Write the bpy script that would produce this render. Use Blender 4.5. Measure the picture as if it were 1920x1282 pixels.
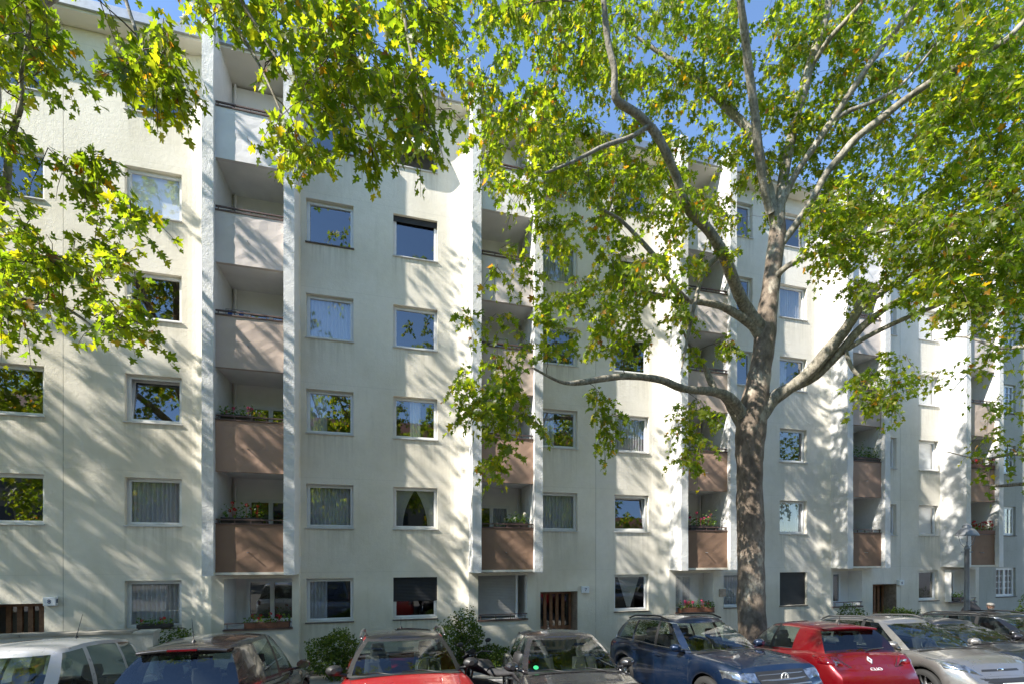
import bpy, bmesh, math, random
import numpy as np
from mathutils import Vector, Matrix
from mathutils.bvhtree import BVHTree

R = math.radians
scene = bpy.context.scene
for o in list(bpy.data.objects):
    bpy.data.objects.remove(o)
COL = scene.collection

# ------------------------------------------------------------------ frame of reference
# The house row runs at 15 degrees to the camera's x axis.  u = metres along the row,
# m = metres across the street (away from the camera), z = metres above the street.
ALPHA = R(15.0)
DU = Vector((math.cos(ALPHA), math.sin(ALPHA), 0))
DM = Vector((-math.sin(ALPHA), math.cos(ALPHA), 0))
FACADE = 14.83
SLOPE = -.085
def zs(u, m=10.72):     # street and parking bays fall gently towards the houses and to the right
    m = max(4.0, min(10.72, m))
    return .10 + SLOPE * (m - 6.0) - .010 * max(0.0, min(57.0, u - 3.0))
def P(u, m, z=0.0):
    return DU * u + DM * m + Vector((0, 0, z))

# ------------------------------------------------------------------ camera, sky, sun, exposure
cam_d = bpy.data.cameras.new('camera')
cam = bpy.data.objects.new('camera', cam_d)
COL.objects.link(cam)
cam.location = (0, 0, 2.83)
cam.rotation_euler = (R(90), 0, 0)
cam_d.sensor_width = 36
cam_d.lens = 36 * 880 / 1920
cam_d.shift_y = 394 / 1920
cam_d.clip_start = 0.05
cam_d.clip_end = 3000
scene.camera = cam

to_sun = (DU * -0.70 - DM * 0.22 + Vector((0, 0, 0.63))).normalized()
world = bpy.data.worlds.new('World')
scene.world = world
world.use_nodes = True
wn = world.node_tree.nodes
wl = world.node_tree.links
wn.clear()
sky = wn.new('ShaderNodeTexSky')
sky.sky_type = 'NISHITA'
sky.sun_disc = False
sky.sun_elevation = math.asin(to_sun.z)
sky.sun_rotation = math.atan2(to_sun.x, to_sun.y)
sky.air_density = 1.0
sky.dust_density = 0.0
sky.ozone_density = 4.0
bg = wn.new('ShaderNodeBackground')
bg.inputs['Strength'].default_value = 0.138
wo = wn.new('ShaderNodeOutputWorld')
wl.new(sky.outputs[0], bg.inputs['Color'])
wl.new(bg.outputs[0], wo.inputs['Surface'])
sun_d = bpy.data.lights.new('sun', 'SUN')
sun_d.energy = 4.6
sun_d.angle = R(0.53)
sun_d.color = (1.0, 0.94, 0.85)
sun = bpy.data.objects.new('sun', sun_d)
COL.objects.link(sun)
sun.rotation_euler = to_sun.to_track_quat('Z', 'Y').to_euler()
sun.location = to_sun * 60
scene.view_settings.view_transform = 'Standard'
scene.view_settings.look = 'None'
scene.view_settings.gamma = 1
scene.view_settings.exposure = 1.30

# ------------------------------------------------------------------ helpers
class MB:
    """collects geometry for ONE mesh object"""
    def __init__(s):
        s.v = []; s.f = []; s.m = []
    def face(s, pts, mi=0):
        i = len(s.v)
        s.v.extend([tuple(p) for p in pts])
        s.f.append(list(range(i, i + len(pts)))); s.m.append(mi)
    def box(s, x0, x1, y0, y1, z0, z1, mi=0, T=None):
        c = [(x0,y0,z0),(x1,y0,z0),(x1,y1,z0),(x0,y1,z0),(x0,y0,z1),(x1,y0,z1),(x1,y1,z1),(x0,y1,z1)]
        if T: c = [tuple(T @ Vector(p)) for p in c]
        i = len(s.v); s.v.extend(c)
        for q in ((0,3,2,1),(4,5,6,7),(0,1,5,4),(1,2,6,5),(2,3,7,6),(3,0,4,7)):
            s.f.append([i + k for k in q]); s.m.append(mi)
    def grid(s, rows, mi=0, closed=False):
        i = len(s.v); n = len(rows[0])
        for r in rows: s.v.extend([tuple(p) for p in r])
        for a in range(len(rows) - 1):
            for b in range(n if closed else n - 1):
                c = (b + 1) % n
                s.f.append([i+a*n+b, i+a*n+c, i+(a+1)*n+c, i+(a+1)*n+b]); s.m.append(mi)
    def tube(s, pts, rad, sides=6, mi=0, cap=True, jit=None):
        pts = [Vector(p) for p in pts]
        if not isinstance(rad, (list, tuple)): rad = [rad] * len(pts)
        rows = []; up = None
        for k, p in enumerate(pts):
            t = (pts[min(k+1, len(pts)-1)] - pts[max(k-1, 0)])
            t = t.normalized() if t.length > 1e-9 else Vector((0,0,1))
            if up is None:
                up = Vector((0,0,1)) if abs(t.z) < .9 else Vector((1,0,0))
            a = t.cross(up)
            if a.length < 1e-6: a = t.cross(Vector((0.3,1,0.2)))
            a.normalize(); b = a.cross(t).normalized(); up = b
            row = []
            for j in range(sides):
                an = 2*math.pi*j/sides
                rr = rad[k] * (1 if jit is None else jit(k, j))
                row.append(p + a*math.cos(an)*rr + b*math.sin(an)*rr)
            rows.append(row)
        i = len(s.v)
        s.grid(rows, mi, True)
        if cap:
            s.f.append([i + j for j in range(sides)]); s.m.append(mi)
            k = i + (len(pts)-1)*sides
            s.f.append([k + j for j in reversed(range(sides))]); s.m.append(mi)
    def lathe(s, prof, c=(0,0,0), n=16, mi=0):
        rows = [[(c[0]+r*math.cos(2*math.pi*j/n), c[1]+r*math.sin(2*math.pi*j/n), c[2]+z) for j in range(n)] for r, z in prof]
        s.grid(rows, mi, True)
    def ell(s, c, r, n=10, mi=0):
        prof = [(max(1e-4, math.sin(math.pi*k/n))*1.0, -math.cos(math.pi*k/n)) for k in range(n+1)]
        rows = [[(c[0]+q*r[0]*math.cos(2*math.pi*j/(n+2)), c[1]+q*r[1]*math.sin(2*math.pi*j/(n+2)), c[2]+z*r[2]) for j in range(n+2)] for q, z in prof]
        s.grid(rows, mi, True)
    def build(s, name, mats, parent=None, smooth=False, bevel=0, sub=0, loc=None, rot=None, auto=None):
        me = bpy.data.meshes.new(name)
        me.from_pydata(s.v, [], s.f)
        if not isinstance(mats, (list, tuple)): mats = [mats]
        for mt in mats: me.materials.append(mt)
        if len(mats) > 1:
            me.polygons.foreach_set('material_index', s.m)
        if smooth:
            me.polygons.foreach_set('use_smooth', [True] * len(me.polygons))
        me.update()
        return link(name, me, parent, bevel, sub, loc, rot, auto)

def link(name, me, parent=None, bevel=0, sub=0, loc=None, rot=None, auto=None):
    o = bpy.data.objects.new(name, me)
    COL.objects.link(o)
    if parent: o.parent = parent
    if loc is not None: o.location = loc
    if rot is not None: o.rotation_euler = rot
    if bevel:
        b = o.modifiers.new('bevel', 'BEVEL'); b.width = bevel; b.segments = 2; b.limit_method = 'ANGLE'
    if sub:
        b = o.modifiers.new('sub', 'SUBSURF'); b.levels = sub; b.render_levels = sub
    return o
def weld(o, d=0.0005):
    bm = bmesh.new(); bm.from_mesh(o.data)
    bmesh.ops.remove_doubles(bm, verts=bm.verts, dist=d)
    bmesh.ops.recalc_face_normals(bm, faces=bm.faces)
    bm.to_mesh(o.data); bm.free()
def empty(name, loc, rz=0.0, label=None, cat=None, group=None):
    o = bpy.data.objects.new(name, None)
    COL.objects.link(o); o.location = loc; o.rotation_euler = (0, 0, rz)
    o.empty_display_size = .2
    if label: tag(o, label, cat, group)
    return o
def tag(o, label=None, cat=None, group=None, kind=None):
    if label: o['label'] = label
    if cat: o['category'] = cat
    if group: o['group'] = group
    if kind: o['kind'] = kind
    return o

# ------------------------------------------------------------------ materials
def newmat(name):
    m = bpy.data.materials.new(name); m.use_nodes = True
    nt = m.node_tree; nt.nodes.clear()
    out = nt.nodes.new('ShaderNodeOutputMaterial')
    return m, nt, out
def N(nt, t, **k):
    n = nt.nodes.new(t)
    for a, b in k.items():
        if hasattr(n, a): setattr(n, a, b)
        else: n.inputs[a].default_value = b
    return n
def noise(nt, co, scale, detail=4, rough=.55, vec_scale=None):
    t = N(nt, 'ShaderNodeTexNoise'); t.inputs['Scale'].default_value = scale
    t.inputs['Detail'].default_value = detail; t.inputs['Roughness'].default_value = rough
    if vec_scale:
        mp = N(nt, 'ShaderNodeMapping'); mp.inputs['Scale'].default_value = vec_scale
        nt.links.new(co, mp.inputs['Vector']); co = mp.outputs[0]
    nt.links.new(co, t.inputs['Vector'])
    return t.outputs['Fac']
def ramp(nt, fac, stops):
    r = N(nt, 'ShaderNodeValToRGB')
    e = r.color_ramp.elements
    while len(e) < len(stops): e.new(.5)
    for k, (p, c) in enumerate(stops):
        e[k].position = p
        e[k].color = (c[0], c[1], c[2], 1) if isinstance(c, (tuple, list)) else (c, c, c, 1)
    nt.links.new(fac, r.inputs['Fac'])
    return r.outputs['Color']
def mix(nt, fac, a, b, mode='MIX'):
    x = N(nt, 'ShaderNodeMix', data_type='RGBA', blend_type=mode)
    if hasattr(fac, 'links'): nt.links.new(fac, x.inputs[0])
    else: x.inputs[0].default_value = fac
    for k, s in ((6, a), (7, b)):
        if hasattr(s, 'links'): nt.links.new(s, x.inputs[k])
        else: x.inputs[k].default_value = (s[0], s[1], s[2], 1)
    return x.outputs[2]
def coords(nt, which='Object'):
    return N(nt, 'ShaderNodeTexCoord').outputs[which]

def plain(name, col, rough=.6, metal=0.0, var=.12, scale=6, bump=0.0, bscale=60, coat=0.0, spec=.5):
    m, nt, out = newmat(name)
    p = N(nt, 'ShaderNodeBsdfPrincipled')
    co = coords(nt)
    n = noise(nt, co, scale, 5)
    lo = tuple(c * (1 - var) for c in col); hi = tuple(min(1, c * (1 + var)) for c in col)
    nt.links.new(ramp(nt, n, [(.3, lo), (.7, hi)]), p.inputs['Base Color'])
    p.inputs['Roughness'].default_value = rough
    p.inputs['Metallic'].default_value = metal
    p.inputs['Specular IOR Level'].default_value = spec
    if coat:
        p.inputs['Coat Weight'].default_value = coat; p.inputs['Coat Roughness'].default_value = .03
    if bump:
        b = N(nt, 'ShaderNodeBump'); b.inputs['Strength'].default_value = bump; b.inputs['Distance'].default_value = .01
        nt.links.new(noise(nt, co, bscale, 4), b.inputs['Height'])
        nt.links.new(b.outputs[0], p.inputs['Normal'])
    nt.links.new(p.outputs[0], out.inputs['Surface'])
    return m

def stucco(name, col, dirt, bump=.6, bdist=.02, streak=.5, algae_bounce=False, cols=()):
    m, nt, out = newmat(name)
    p = N(nt, 'ShaderNodeBsdfPrincipled')
    co = coords(nt)
    big = noise(nt, co, .45, 5, .6)
    st = noise(nt, co, 1.6, 6, .7, (2.2, 2.2, .22))
    mid = noise(nt, co, 5, 5, .6)
    c = mix(nt, ramp(nt, big, [(.38, 0.0), (.72, .7)]), col, dirt)
    c = mix(nt, ramp(nt, st, [(.56, 0.0), (.74, streak)]), c, tuple(d * .8 for d in dirt))
    c = mix(nt, ramp(nt, mid, [(.3, .12), (.7, 0.0)]), c, tuple(d * .7 for d in dirt))
    if cols:        # rain-washed dirt running down from the window sills
        sz = N(nt, 'ShaderNodeSeparateXYZ'); nt.links.new(co, sz.inputs[0])
        tot = None
        for x0, x1 in cols:
            sb = N(nt, 'ShaderNodeMath', operation='SUBTRACT'); nt.links.new(sz.outputs['X'], sb.inputs[0]); sb.inputs[1].default_value = (x0 + x1) / 2
            ab = N(nt, 'ShaderNodeMath', operation='ABSOLUTE'); nt.links.new(sb.outputs[0], ab.inputs[0])
            mr = N(nt, 'ShaderNodeMapRange'); nt.links.new(ab.outputs[0], mr.inputs['Value'])
            mr.inputs['From Min'].default_value = (x1 - x0) / 2 + .12; mr.inputs['From Max'].default_value = (x1 - x0) / 2 - .03
            if tot is None: tot = mr.outputs[0]
            else:
                ad_ = N(nt, 'ShaderNodeMath', operation='ADD'); nt.links.new(tot, ad_.inputs[0]); nt.links.new(mr.outputs[0], ad_.inputs[1]); tot = ad_.outputs[0]
        fz = N(nt, 'ShaderNodeMath', operation='MULTIPLY_ADD'); nt.links.new(sz.outputs['Z'], fz.inputs[0]); fz.inputs[1].default_value = -1 / 2.785; fz.inputs[2].default_value = .78 / 2.785
        ff = N(nt, 'ShaderNodeMath', operation='FRACT'); nt.links.new(fz.outputs[0], ff.inputs[0])
        run = ramp(nt, ff.outputs[0], [(0.0, 1.0), (.16, .55), (.42, 0.0)])
        ns = ramp(nt, noise(nt, co, 1.0, 4, .6, (9, 9, .5)), [(.42, 0.0), (.62, 1.0)])
        m1 = N(nt, 'ShaderNodeMath', operation='MULTIPLY'); nt.links.new(run, m1.inputs[0]); nt.links.new(ns, m1.inputs[1])
        m2_ = N(nt, 'ShaderNodeMath', operation='MULTIPLY'); nt.links.new(m1.outputs[0], m2_.inputs[0]); nt.links.new(tot, m2_.inputs[1])
        m3 = N(nt, 'ShaderNodeMath', operation='MULTIPLY'); nt.links.new(m2_.outputs[0], m3.inputs[0]); m3.inputs[1].default_value = .5
        c = mix(nt, m3.outputs[0], c, tuple(d * .72 for d in dirt))
    if algae_bounce:       # greenish growth plus bounced light, painted into the colour at the wall foot
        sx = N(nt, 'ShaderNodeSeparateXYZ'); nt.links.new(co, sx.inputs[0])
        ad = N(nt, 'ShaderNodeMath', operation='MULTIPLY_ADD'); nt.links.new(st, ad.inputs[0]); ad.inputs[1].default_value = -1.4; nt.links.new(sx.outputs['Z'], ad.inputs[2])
        # faint construction joint at every floor slab
        fl = N(nt, 'ShaderNodeMath', operation='MULTIPLY_ADD'); nt.links.new(sx.outputs['Z'], fl.inputs[0]); fl.inputs[1].default_value = 1 / 2.785; fl.inputs[2].default_value = .195
        fq = N(nt, 'ShaderNodeMath', operation='FRACT'); nt.links.new(fl.outputs[0], fq.inputs[0])
        c = mix(nt, ramp(nt, fq.outputs[0], [(0.0, .22), (.008, 0.0)]), c, (.30, .28, .23))
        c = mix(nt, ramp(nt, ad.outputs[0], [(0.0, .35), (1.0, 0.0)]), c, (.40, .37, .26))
    nt.links.new(c, p.inputs['Base Color'])
    p.inputs['Roughness'].default_value = .92
    p.inputs['Specular IOR Level'].default_value = .2
    h1 = noise(nt, co, 42, 3, .6)
    h2 = noise(nt, co, 11, 4, .6)
    h3 = noise(nt, co, 1.6, 3, .5, (.6, .6, 1.6))
    a = N(nt, 'ShaderNodeMath', operation='MULTIPLY_ADD'); nt.links.new(h2, a.inputs[0]); a.inputs[1].default_value = 1.2; nt.links.new(h1, a.inputs[2])
    a2 = N(nt, 'ShaderNodeMath', operation='MULTIPLY_ADD'); nt.links.new(h3, a2.inputs[0]); a2.inputs[1].default_value = .8; nt.links.new(a.outputs[0], a2.inputs[2])
    b = N(nt, 'ShaderNodeBump'); b.inputs['Strength'].default_value = bump; b.inputs['Distance'].default_value = bdist
    nt.links.new(a2.outputs[0], b.inputs['Height']); nt.links.new(b.outputs[0], p.inputs['Normal'])
    nt.links.new(p.outputs[0], out.inputs['Surface'])
    return m

def glass(name, ior, tint, rough=0.0, wob=0.0):
    m, nt, out = newmat(name)
    lw = N(nt, 'ShaderNodeLayerWeight'); lw.inputs['Blend'].default_value = .5
    f0 = ((ior - 1) / (ior + 1)) ** 2
    pw = N(nt, 'ShaderNodeMath', operation='POWER'); nt.links.new(lw.outputs['Facing'], pw.inputs[0]); pw.inputs[1].default_value = 4.0
    fr = N(nt, 'ShaderNodeMath', operation='MULTIPLY_ADD'); nt.links.new(pw.outputs[0], fr.inputs[0]); fr.inputs[1].default_value = 1 - f0; fr.inputs[2].default_value = f0
    tr = N(nt, 'ShaderNodeBsdfTransparent'); tr.inputs['Color'].default_value = (*tint, 1)
    gl = N(nt, 'ShaderNodeBsdfGlossy'); gl.inputs['Roughness'].default_value = rough
    gl.inputs['Color'].default_value = (.95, .97, 1, 1)
    if wob:
        b = N(nt, 'ShaderNodeBump'); b.inputs['Strength'].default_value = wob; b.inputs['Distance'].default_value = .004
        nt.links.new(noise(nt, coords(nt), 1.8, 1, .4), b.inputs['Height'])
        nt.links.new(b.outputs[0], gl.inputs['Normal'])
    mx = N(nt, 'ShaderNodeMixShader')
    nt.links.new(fr.outputs[0], mx.inputs[0]); nt.links.new(tr.outputs[0], mx.inputs[1]); nt.links.new(gl.outputs[0], mx.inputs[2])
    nt.links.new(mx.outputs[0], out.inputs['Surface'])
    return m

def cloth(name, col, trans=.5, alpha=0.0):
    m, nt, out = newmat(name)
    d = N(nt, 'ShaderNodeBsdfDiffuse'); d.inputs['Color'].default_value = (*col, 1)
    t = N(nt, 'ShaderNodeBsdfTranslucent'); t.inputs['Color'].default_value = (*col, 1)
    mx = N(nt, 'ShaderNodeMixShader'); mx.inputs[0].default_value = trans
    nt.links.new(d.outputs[0], mx.inputs[1]); nt.links.new(t.outputs[0], mx.inputs[2])
    # woven variation
    n = noise(nt, coords(nt), 30, 2, .5, (3, 1, .3))
    c = ramp(nt, n, [(.3, tuple(x * .8 for x in col)), (.7, col)])
    nt.links.new(c, d.inputs['Color'])
    last = mx
    if alpha:
        tp = N(nt, 'ShaderNodeBsdfTransparent')
        m2 = N(nt, 'ShaderNodeMixShader'); m2.inputs[0].default_value = alpha
        nt.links.new(mx.outputs[0], m2.inputs[1]); nt.links.new(tp.outputs[0], m2.inputs[2]); last = m2
    nt.links.new(last.outputs[0], out.inputs['Surface'])
    return m

def paint(name, col, metal=.35, flake=.1, rough=.32):
    m, nt, out = newmat(name)
    p = N(nt, 'ShaderNodeBsdfPrincipled')
    co = coords(nt)
    dirt = noise(nt, co, 3.0, 6, .65)
    c = mix(nt, ramp(nt, dirt, [(.45, 0.0), (.8, .05)]), col, (.30, .27, .22))
    nt.links.new(c, p.inputs['Base Color'])
    p.inputs['Metallic'].default_value = metal
    nt.links.new(ramp(nt, noise(nt, co, 9, 5), [(.3, rough - .06), (.75, rough + .12)]), p.inputs['Roughness'])
    p.inputs['Coat Weight'].default_value = 1.0
    nt.links.new(ramp(nt, dirt, [(.4, .015), (.85, .06)]), p.inputs['Coat Roughness'])
    nt.links.new(p.outputs[0], out.inputs['Surface'])
    return m

def leafmat(name, cols, trans=.5, spec=.45, rough=.42):
    m, nt, out = newmat(name)
    at = N(nt, 'ShaderNodeAttribute'); at.attribute_name = 'tint'
    c = ramp(nt, at.outputs['Fac'], cols)
    nz = noise(nt, coords(nt), 14, 3)
    c = mix(nt, ramp(nt, nz, [(.35, 0.0), (.75, .35)]), c, (.10, .10, .015))
    d = N(nt, 'ShaderNodeBsdfPrincipled'); d.inputs['Roughness'].default_value = rough
    d.inputs['Specular IOR Level'].default_value = spec
    nt.links.new(c, d.inputs['Base Color'])
    t = N(nt, 'ShaderNodeBsdfTranslucent')
    c2 = mix(nt, 1.0, c, (4.15, 3.9, 1.3), 'MULTIPLY')
    nt.links.new(c2, t.inputs['Color'])
    mx = N(nt, 'ShaderNodeMixShader'); mx.inputs[0].default_value = trans
    nt.links.new(d.outputs[0], mx.inputs[1]); nt.links.new(t.outputs[0], mx.inputs[2])
    nt.links.new(mx.outputs[0], out.inputs['Surface'])
    return m

def barkmat(name, a, b, c, scale=3.0):
    m, nt, out = newmat(name)
    p = N(nt, 'ShaderNodeBsdfPrincipled'); co = coords(nt)
    n1 = noise(nt, co, scale, 6, .62, (1, 1, .55))
    n2 = noise(nt, co, scale * 3.2, 6, .65, (1, 1, .6))
    col = ramp(nt, n1, [(.34, c), (.46, a), (.56, a), (.62, b)])
    col = mix(nt, ramp(nt, n2, [(.42, 0.0), (.62, .7)]), col, tuple(x * .55 for x in c))
    nt.links.new(col, p.inputs['Base Color'])
    p.inputs['Roughness'].default_value = .9
    bm = N(nt, 'ShaderNodeBump'); bm.inputs['Strength'].default_value = .9; bm.inputs['Distance'].default_value = .03
    nt.links.new(n2, bm.inputs['Height']); nt.links.new(bm.outputs[0], p.inputs['Normal'])
    nt.links.new(p.outputs[0], out.inputs['Surface'])
    return m

M = {}
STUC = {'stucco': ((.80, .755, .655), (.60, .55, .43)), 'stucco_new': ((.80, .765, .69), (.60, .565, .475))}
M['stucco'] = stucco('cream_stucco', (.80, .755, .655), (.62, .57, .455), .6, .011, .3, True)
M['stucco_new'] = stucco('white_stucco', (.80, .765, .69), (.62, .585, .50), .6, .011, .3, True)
M['stucco_corner'] = stucco('grey_stucco', (.46, .46, .42), (.34, .34, .29), .8, .014)
M['pillar'] = stucco('rough_white_plaster', (.76, .755, .74), (.60, .59, .56), .7, .022, .4)
M['loggia'] = plain('loggia_paint', (.78, .77, .755), .85, var=.06, scale=2, bump=.2)
M['soffit'] = plain('soffit_paint', (.70, .66, .57), .85, var=.06, scale=1)
PANEL = [(.235, .145, .098), (.38, .25, .185), (.50, .40, .335), (.62, .55, .505), (.72, .69, .675)]
for k, c in enumerate(PANEL):
    M['panel%d' % k] = plain('parapet_paint_%d' % k, c, .9, var=.08, scale=1.5, bump=.35, bscale=9)
M['rail'] = plain('brown_rail_paint', (.10, .06, .05), .55, var=.25)
M['metal'] = plain('galvanised_metal', (.42, .43, .44), .4, .8)
M['lamp_paint'] = plain('grey_lamp_paint', (.20, .21, .22), .45, .3)
M['steel'] = plain('dark_steel', (.05, .05, .055), .45, .5)
M['frame'] = plain('white_window_plastic', (.72, .73, .74), .4, var=.04)
M['sill_light'] = plain('light_sill', (.55, .55, .54), .6, var=.1)
M['sill_dark'] = plain('clinker_sill', (.10, .085, .075), .7, var=.3, scale=12)
M['wood'] = plain('brown_door_wood', (.28, .135, .07), .45, var=.35, scale=9)
M['tile'] = plain('brown_entry_tile', (.34, .27, .21), .55, var=.3, scale=8)
M['shutter_dark'] = plain('dark_shutter', (.028, .030, .034), .5, var=.1)
M['shutter_grey'] = plain('grey_shutter', (.33, .32, .31), .5, var=.06)
M['blind_white'] = plain('white_blind', (.78, .78, .78), .7, var=.03)
M['pane'] = glass('window_glass', 2.5, (.95, .97, .98), 0.0, .12)
M['net'] = cloth('net_curtain', (.80, .82, .86), .35, .18)
M['drape'] = cloth('drape_curtain', (.82, .82, .80), .4)
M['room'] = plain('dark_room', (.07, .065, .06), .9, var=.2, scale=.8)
M['roof'] = plain('roof_felt', (.07, .07, .07), .8)
M['sign'] = plain('number_box', (.70, .73, .76), .35, var=.03)
M['ink'] = plain('blue_ink', (.01, .02, .10), .5, var=.02)
M['terracotta'] = plain('terracotta', (.16, .065, .035), .7, var=.3, scale=20)
M['darkbox'] = plain('dark_planter', (.035, .028, .024), .6, var=.2)
M['asphalt'] = plain('asphalt', (.085, .08, .072), .9, var=.25, scale=14, bump=.5, bscale=120)
M['pavers'] = plain('pavement_concrete', (.26, .245, .21), .9, var=.2, scale=3, bump=.3)
M['soil'] = plain('garden_soil', (.055, .042, .03), .95, var=.4, scale=6, bump=.6, bscale=25)
M['granite'] = plain('kerb_granite', (.28, .27, .26), .8, var=.3, scale=30)
M['rubber'] = plain('tyre_rubber', (.018, .018, .018), .8)
M['black'] = plain('black_plastic', (.02, .02, .021), .45, var=.15)
M['chrome'] = plain('chrome', (.75, .76, .78), .12, 1.0, var=.02)
M['badge'] = plain('satin_badge', (.72, .73, .75), .35, .5, var=.03)
M['alloy'] = plain('alloy_wheel', (.38, .38, .39), .3, .9, var=.05)
M['carglass'] = glass('car_glass', 1.68, (.60, .68, .66))
M['lampglass'] = glass('lamp_glass', 1.5, (.92, .93, .95))
M['seatcloth'] = plain('seat_cloth', (.035, .035, .038), .85, var=.25, scale=20)
M['redlens'] = plain('red_lens', (.10, .002, .005), .08, var=.4, scale=25, coat=1.0)
M['clearlens'] = plain('reflector', (.26, .28, .31), .14, .8, var=.65, scale=14, coat=1.0)
M['plate'] = plain('number_plate', (.72, .73, .72), .4, var=.03)
M['plateblue'] = plain('plate_blue', (.01, .05, .32), .4, var=.03)
M['sticker'] = plain('green_sticker', (.03, .38, .14), .4, var=.05)
M['leaf'] = leafmat('plane_leaf', [(0.0, (.034, .074, .008)), (.45, (.074, .122, .010)), (.78, (.135, .164, .013)), (.90, (.22, .20, .013)), (.97, (.24, .10, .012)), (1.0, (.12, .045, .014))], .62)
M['shrubleaf'] = leafmat('shrub_leaf', [(0.0, (.012, .034, .006)), (.6, (.032, .068, .010)), (1.0, (.085, .125, .018))], .30, .2, .6)
M['herb'] = leafmat('geranium_leaf', [(0.0, (.03, .08, .012)), (.6, (.06, .13, .02)), (1.0, (.14, .20, .03))], .38)
M['bark'] = barkmat('plane_trunk_bark', (.235, .185, .14), (.44, .39, .31), (.13, .098, .074), 2.3)
M['limbbark'] = barkmat('plane_limb_bark', (.33, .30, .235), (.46, .43, .36), (.17, .15, .115), 5.5)
M['twig'] = plain('twig_bark', (.11, .085, .062), .9, var=.3, scale=20)
M['petal_red'] = plain('red_petal', (.48, .012, .016), .6, var=.3, scale=30)
M['petal_pink'] = plain('pink_petal', (.62, .05, .16), .6, var=.3, scale=30)
M['petal_white'] = plain('pale_petal', (.60, .58, .48), .6, var=.2, scale=30)
M['skin'] = plain('skin', (.42, .24, .17), .5, var=.08)
M['grey_wool'] = plain('grey_tweed', (.34, .31, .27), .95, var=.2, scale=40)
M['coat'] = plain('dark_coat', (.045, .042, .045), .9, var=.2)

# ------------------------------------------------------------------ ground
def strip(name, prof, mat, kind='structure', u0=-400, u1=400):
    b = MB()
    us = [u0, -60, -30, -15, 0, 3, 15, 30, 60, u1]
    b.grid([[P(u, m, z + zs(u)) for u in us] for m, z in prof])
    o = b.build(name, mat); tag(o, kind=kind); return o
strip('ground', [(-600, .5712), (-20, .5712), (4.0, .5712), (10.72, 0), (12.0, -.08), (14.0, -.38), (16, -.46), (900, -.46)], M['asphalt'], u0=-700, u1=700)
b = MB()
for (m0, z0), (m1, z1) in (((10.72, .12), (13.1, -.08)),):
    b.grid([[P(u, m0 + .16, z0 + .004 + zs(u)) for u in (-60, 3, 60)], [P(u, m1, z1 + zs(u)) for u in (-60, 3, 60)]])
tag(b.build('pavement', M['pavers']), kind='structure')
b = MB()
for k in range(-30, 40):
    u = k * 1.0
    T = Matrix.Translation(P(u, 10.72)) @ Matrix.Rotation(ALPHA, 4, 'Z')
    b.box(0.005, .995, 0, .155, zs(u) - .05, zs(u) + .124, T=T)
tag(b.build('kerb', M['granite']), kind='structure')
b = MB()
b.grid([[P(u, m, z + zs(u)) for u in (-60, 3, 60)] for m, z in ((13.12, -.085), (14.9, -.34))])
tag(b.build('garden_bed', M['soil']), kind='structure')

# ------------------------------------------------------------------ house row
SILL = [0.78 + 2.785 * k for k in range(6)]           # window sill heights
HEAD = [s + 1.285 for s in SILL]
PBOT = [2.22 + 2.765 * k for k in range(5)]           # loggia parapet undersides
BAYS = [(-4.64, -2.42), (2.50, 4.72), (9.66, 11.90), (16.88, 19.02), (23.17, 25.38)]
PW = .27           # pillar width
NB = .25           # how far the wall of a bay stands forward
NP = .95           # pillar front
NQ = .80           # parapet front
ND = -.62          # loggia back wall
CURVE = .66
def wall_n(u):
    for k, (a, c) in enumerate(BAYS):
        if k == 4: continue
        if a - CURVE < u < a:
            s = (u - (a - CURVE)) / CURVE
            return NB * s * s
        if a <= u <= c: return NB
    return 0.0

RNG = random.Random(7)
frame_cache = {}
def frame_mesh(w, h, kind='plain', mat=None):
    key = (round(w, 2), round(h, 2), kind)
    if key in frame_cache: return frame_cache[key]
    b = MB(); t = .055; d0, d1 = -.035, .035
    def ring(x0, x1, z0, z1, t, d0, d1):
        b.box(x0, x1, d0, d1, z0, z0 + t); b.box(x0, x1, d0, d1, z1 - t, z1)
        b.box(x0, x0 + t, d0 + .001, d1 - .001, z0 + t, z1 - t); b.box(x1 - t, x1, d0 + .001, d1 - .001, z0 + t, z1 - t)
    ring(0, w, 0, h, t, d0, d1)
    if kind == 'plain':
        ring(t - .012, w - t + .012, t - .012, h - t + .012, .05, d0 - .018, d1 - .02)
    elif kind == 'double':
        ring(t - .01, w * .5, t - .01, h - t + .01, .055, d0 - .018, d1 - .02)
        ring(w * .5 + .004, w - t + .01, t - .01, h - t + .01, .055, d0 - .017, d1 - .02)
    elif kind == 'muntin':
        for a, c in ((t, w * .5), (w * .5 + .004, w - t)):
            ring(a, c, t, h - t, .05, d0 - .018, d1 - .02)
            mx = (a + c) / 2
            b.box(mx - .013, mx + .013, d0 - .01, d1 - .04, t + .05, h - t - .05)
            for j in range(1, 4):
                z = t + .05 + (h - 2 * t - .1) * j / 4
                b.box(a + .05, c - .05, d0 - .008, d1 - .042, z - .012, z + .012)
    me = bpy.data.meshes.new('window')
    me.from_pydata(b.v, [], b.f); me.materials.append(mat or M['frame']); me.update()
    frame_cache[key] = me
    return me
def curtain(parent, x0, x1, z0, z1, y, mat, amp=.035, wl=.11, vshape=None):
    b = MB(); n = max(8, int((x1 - x0) / wl * 6)); rows = []
    ph = RNG.random() * 6
    zs = [0, .25, .5, .75, 1]
    for q in zs:
        row = []
        for k in range(n + 1):
            s = k / n
            x = x0 + (x1 - x0) * s
            if vshape is not None: x = vshape(s, q)
            row.append((x, y + amp * math.sin(2 * math.pi * (x1 - x0) * s / wl + ph + .5 * math.sin(s * 9)) * (.75 + .25 * q), z0 + (z1 - z0) * q))
        rows.append(row)
    b.grid(rows)
    return b.build('curtain', mat, parent, smooth=True)
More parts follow.
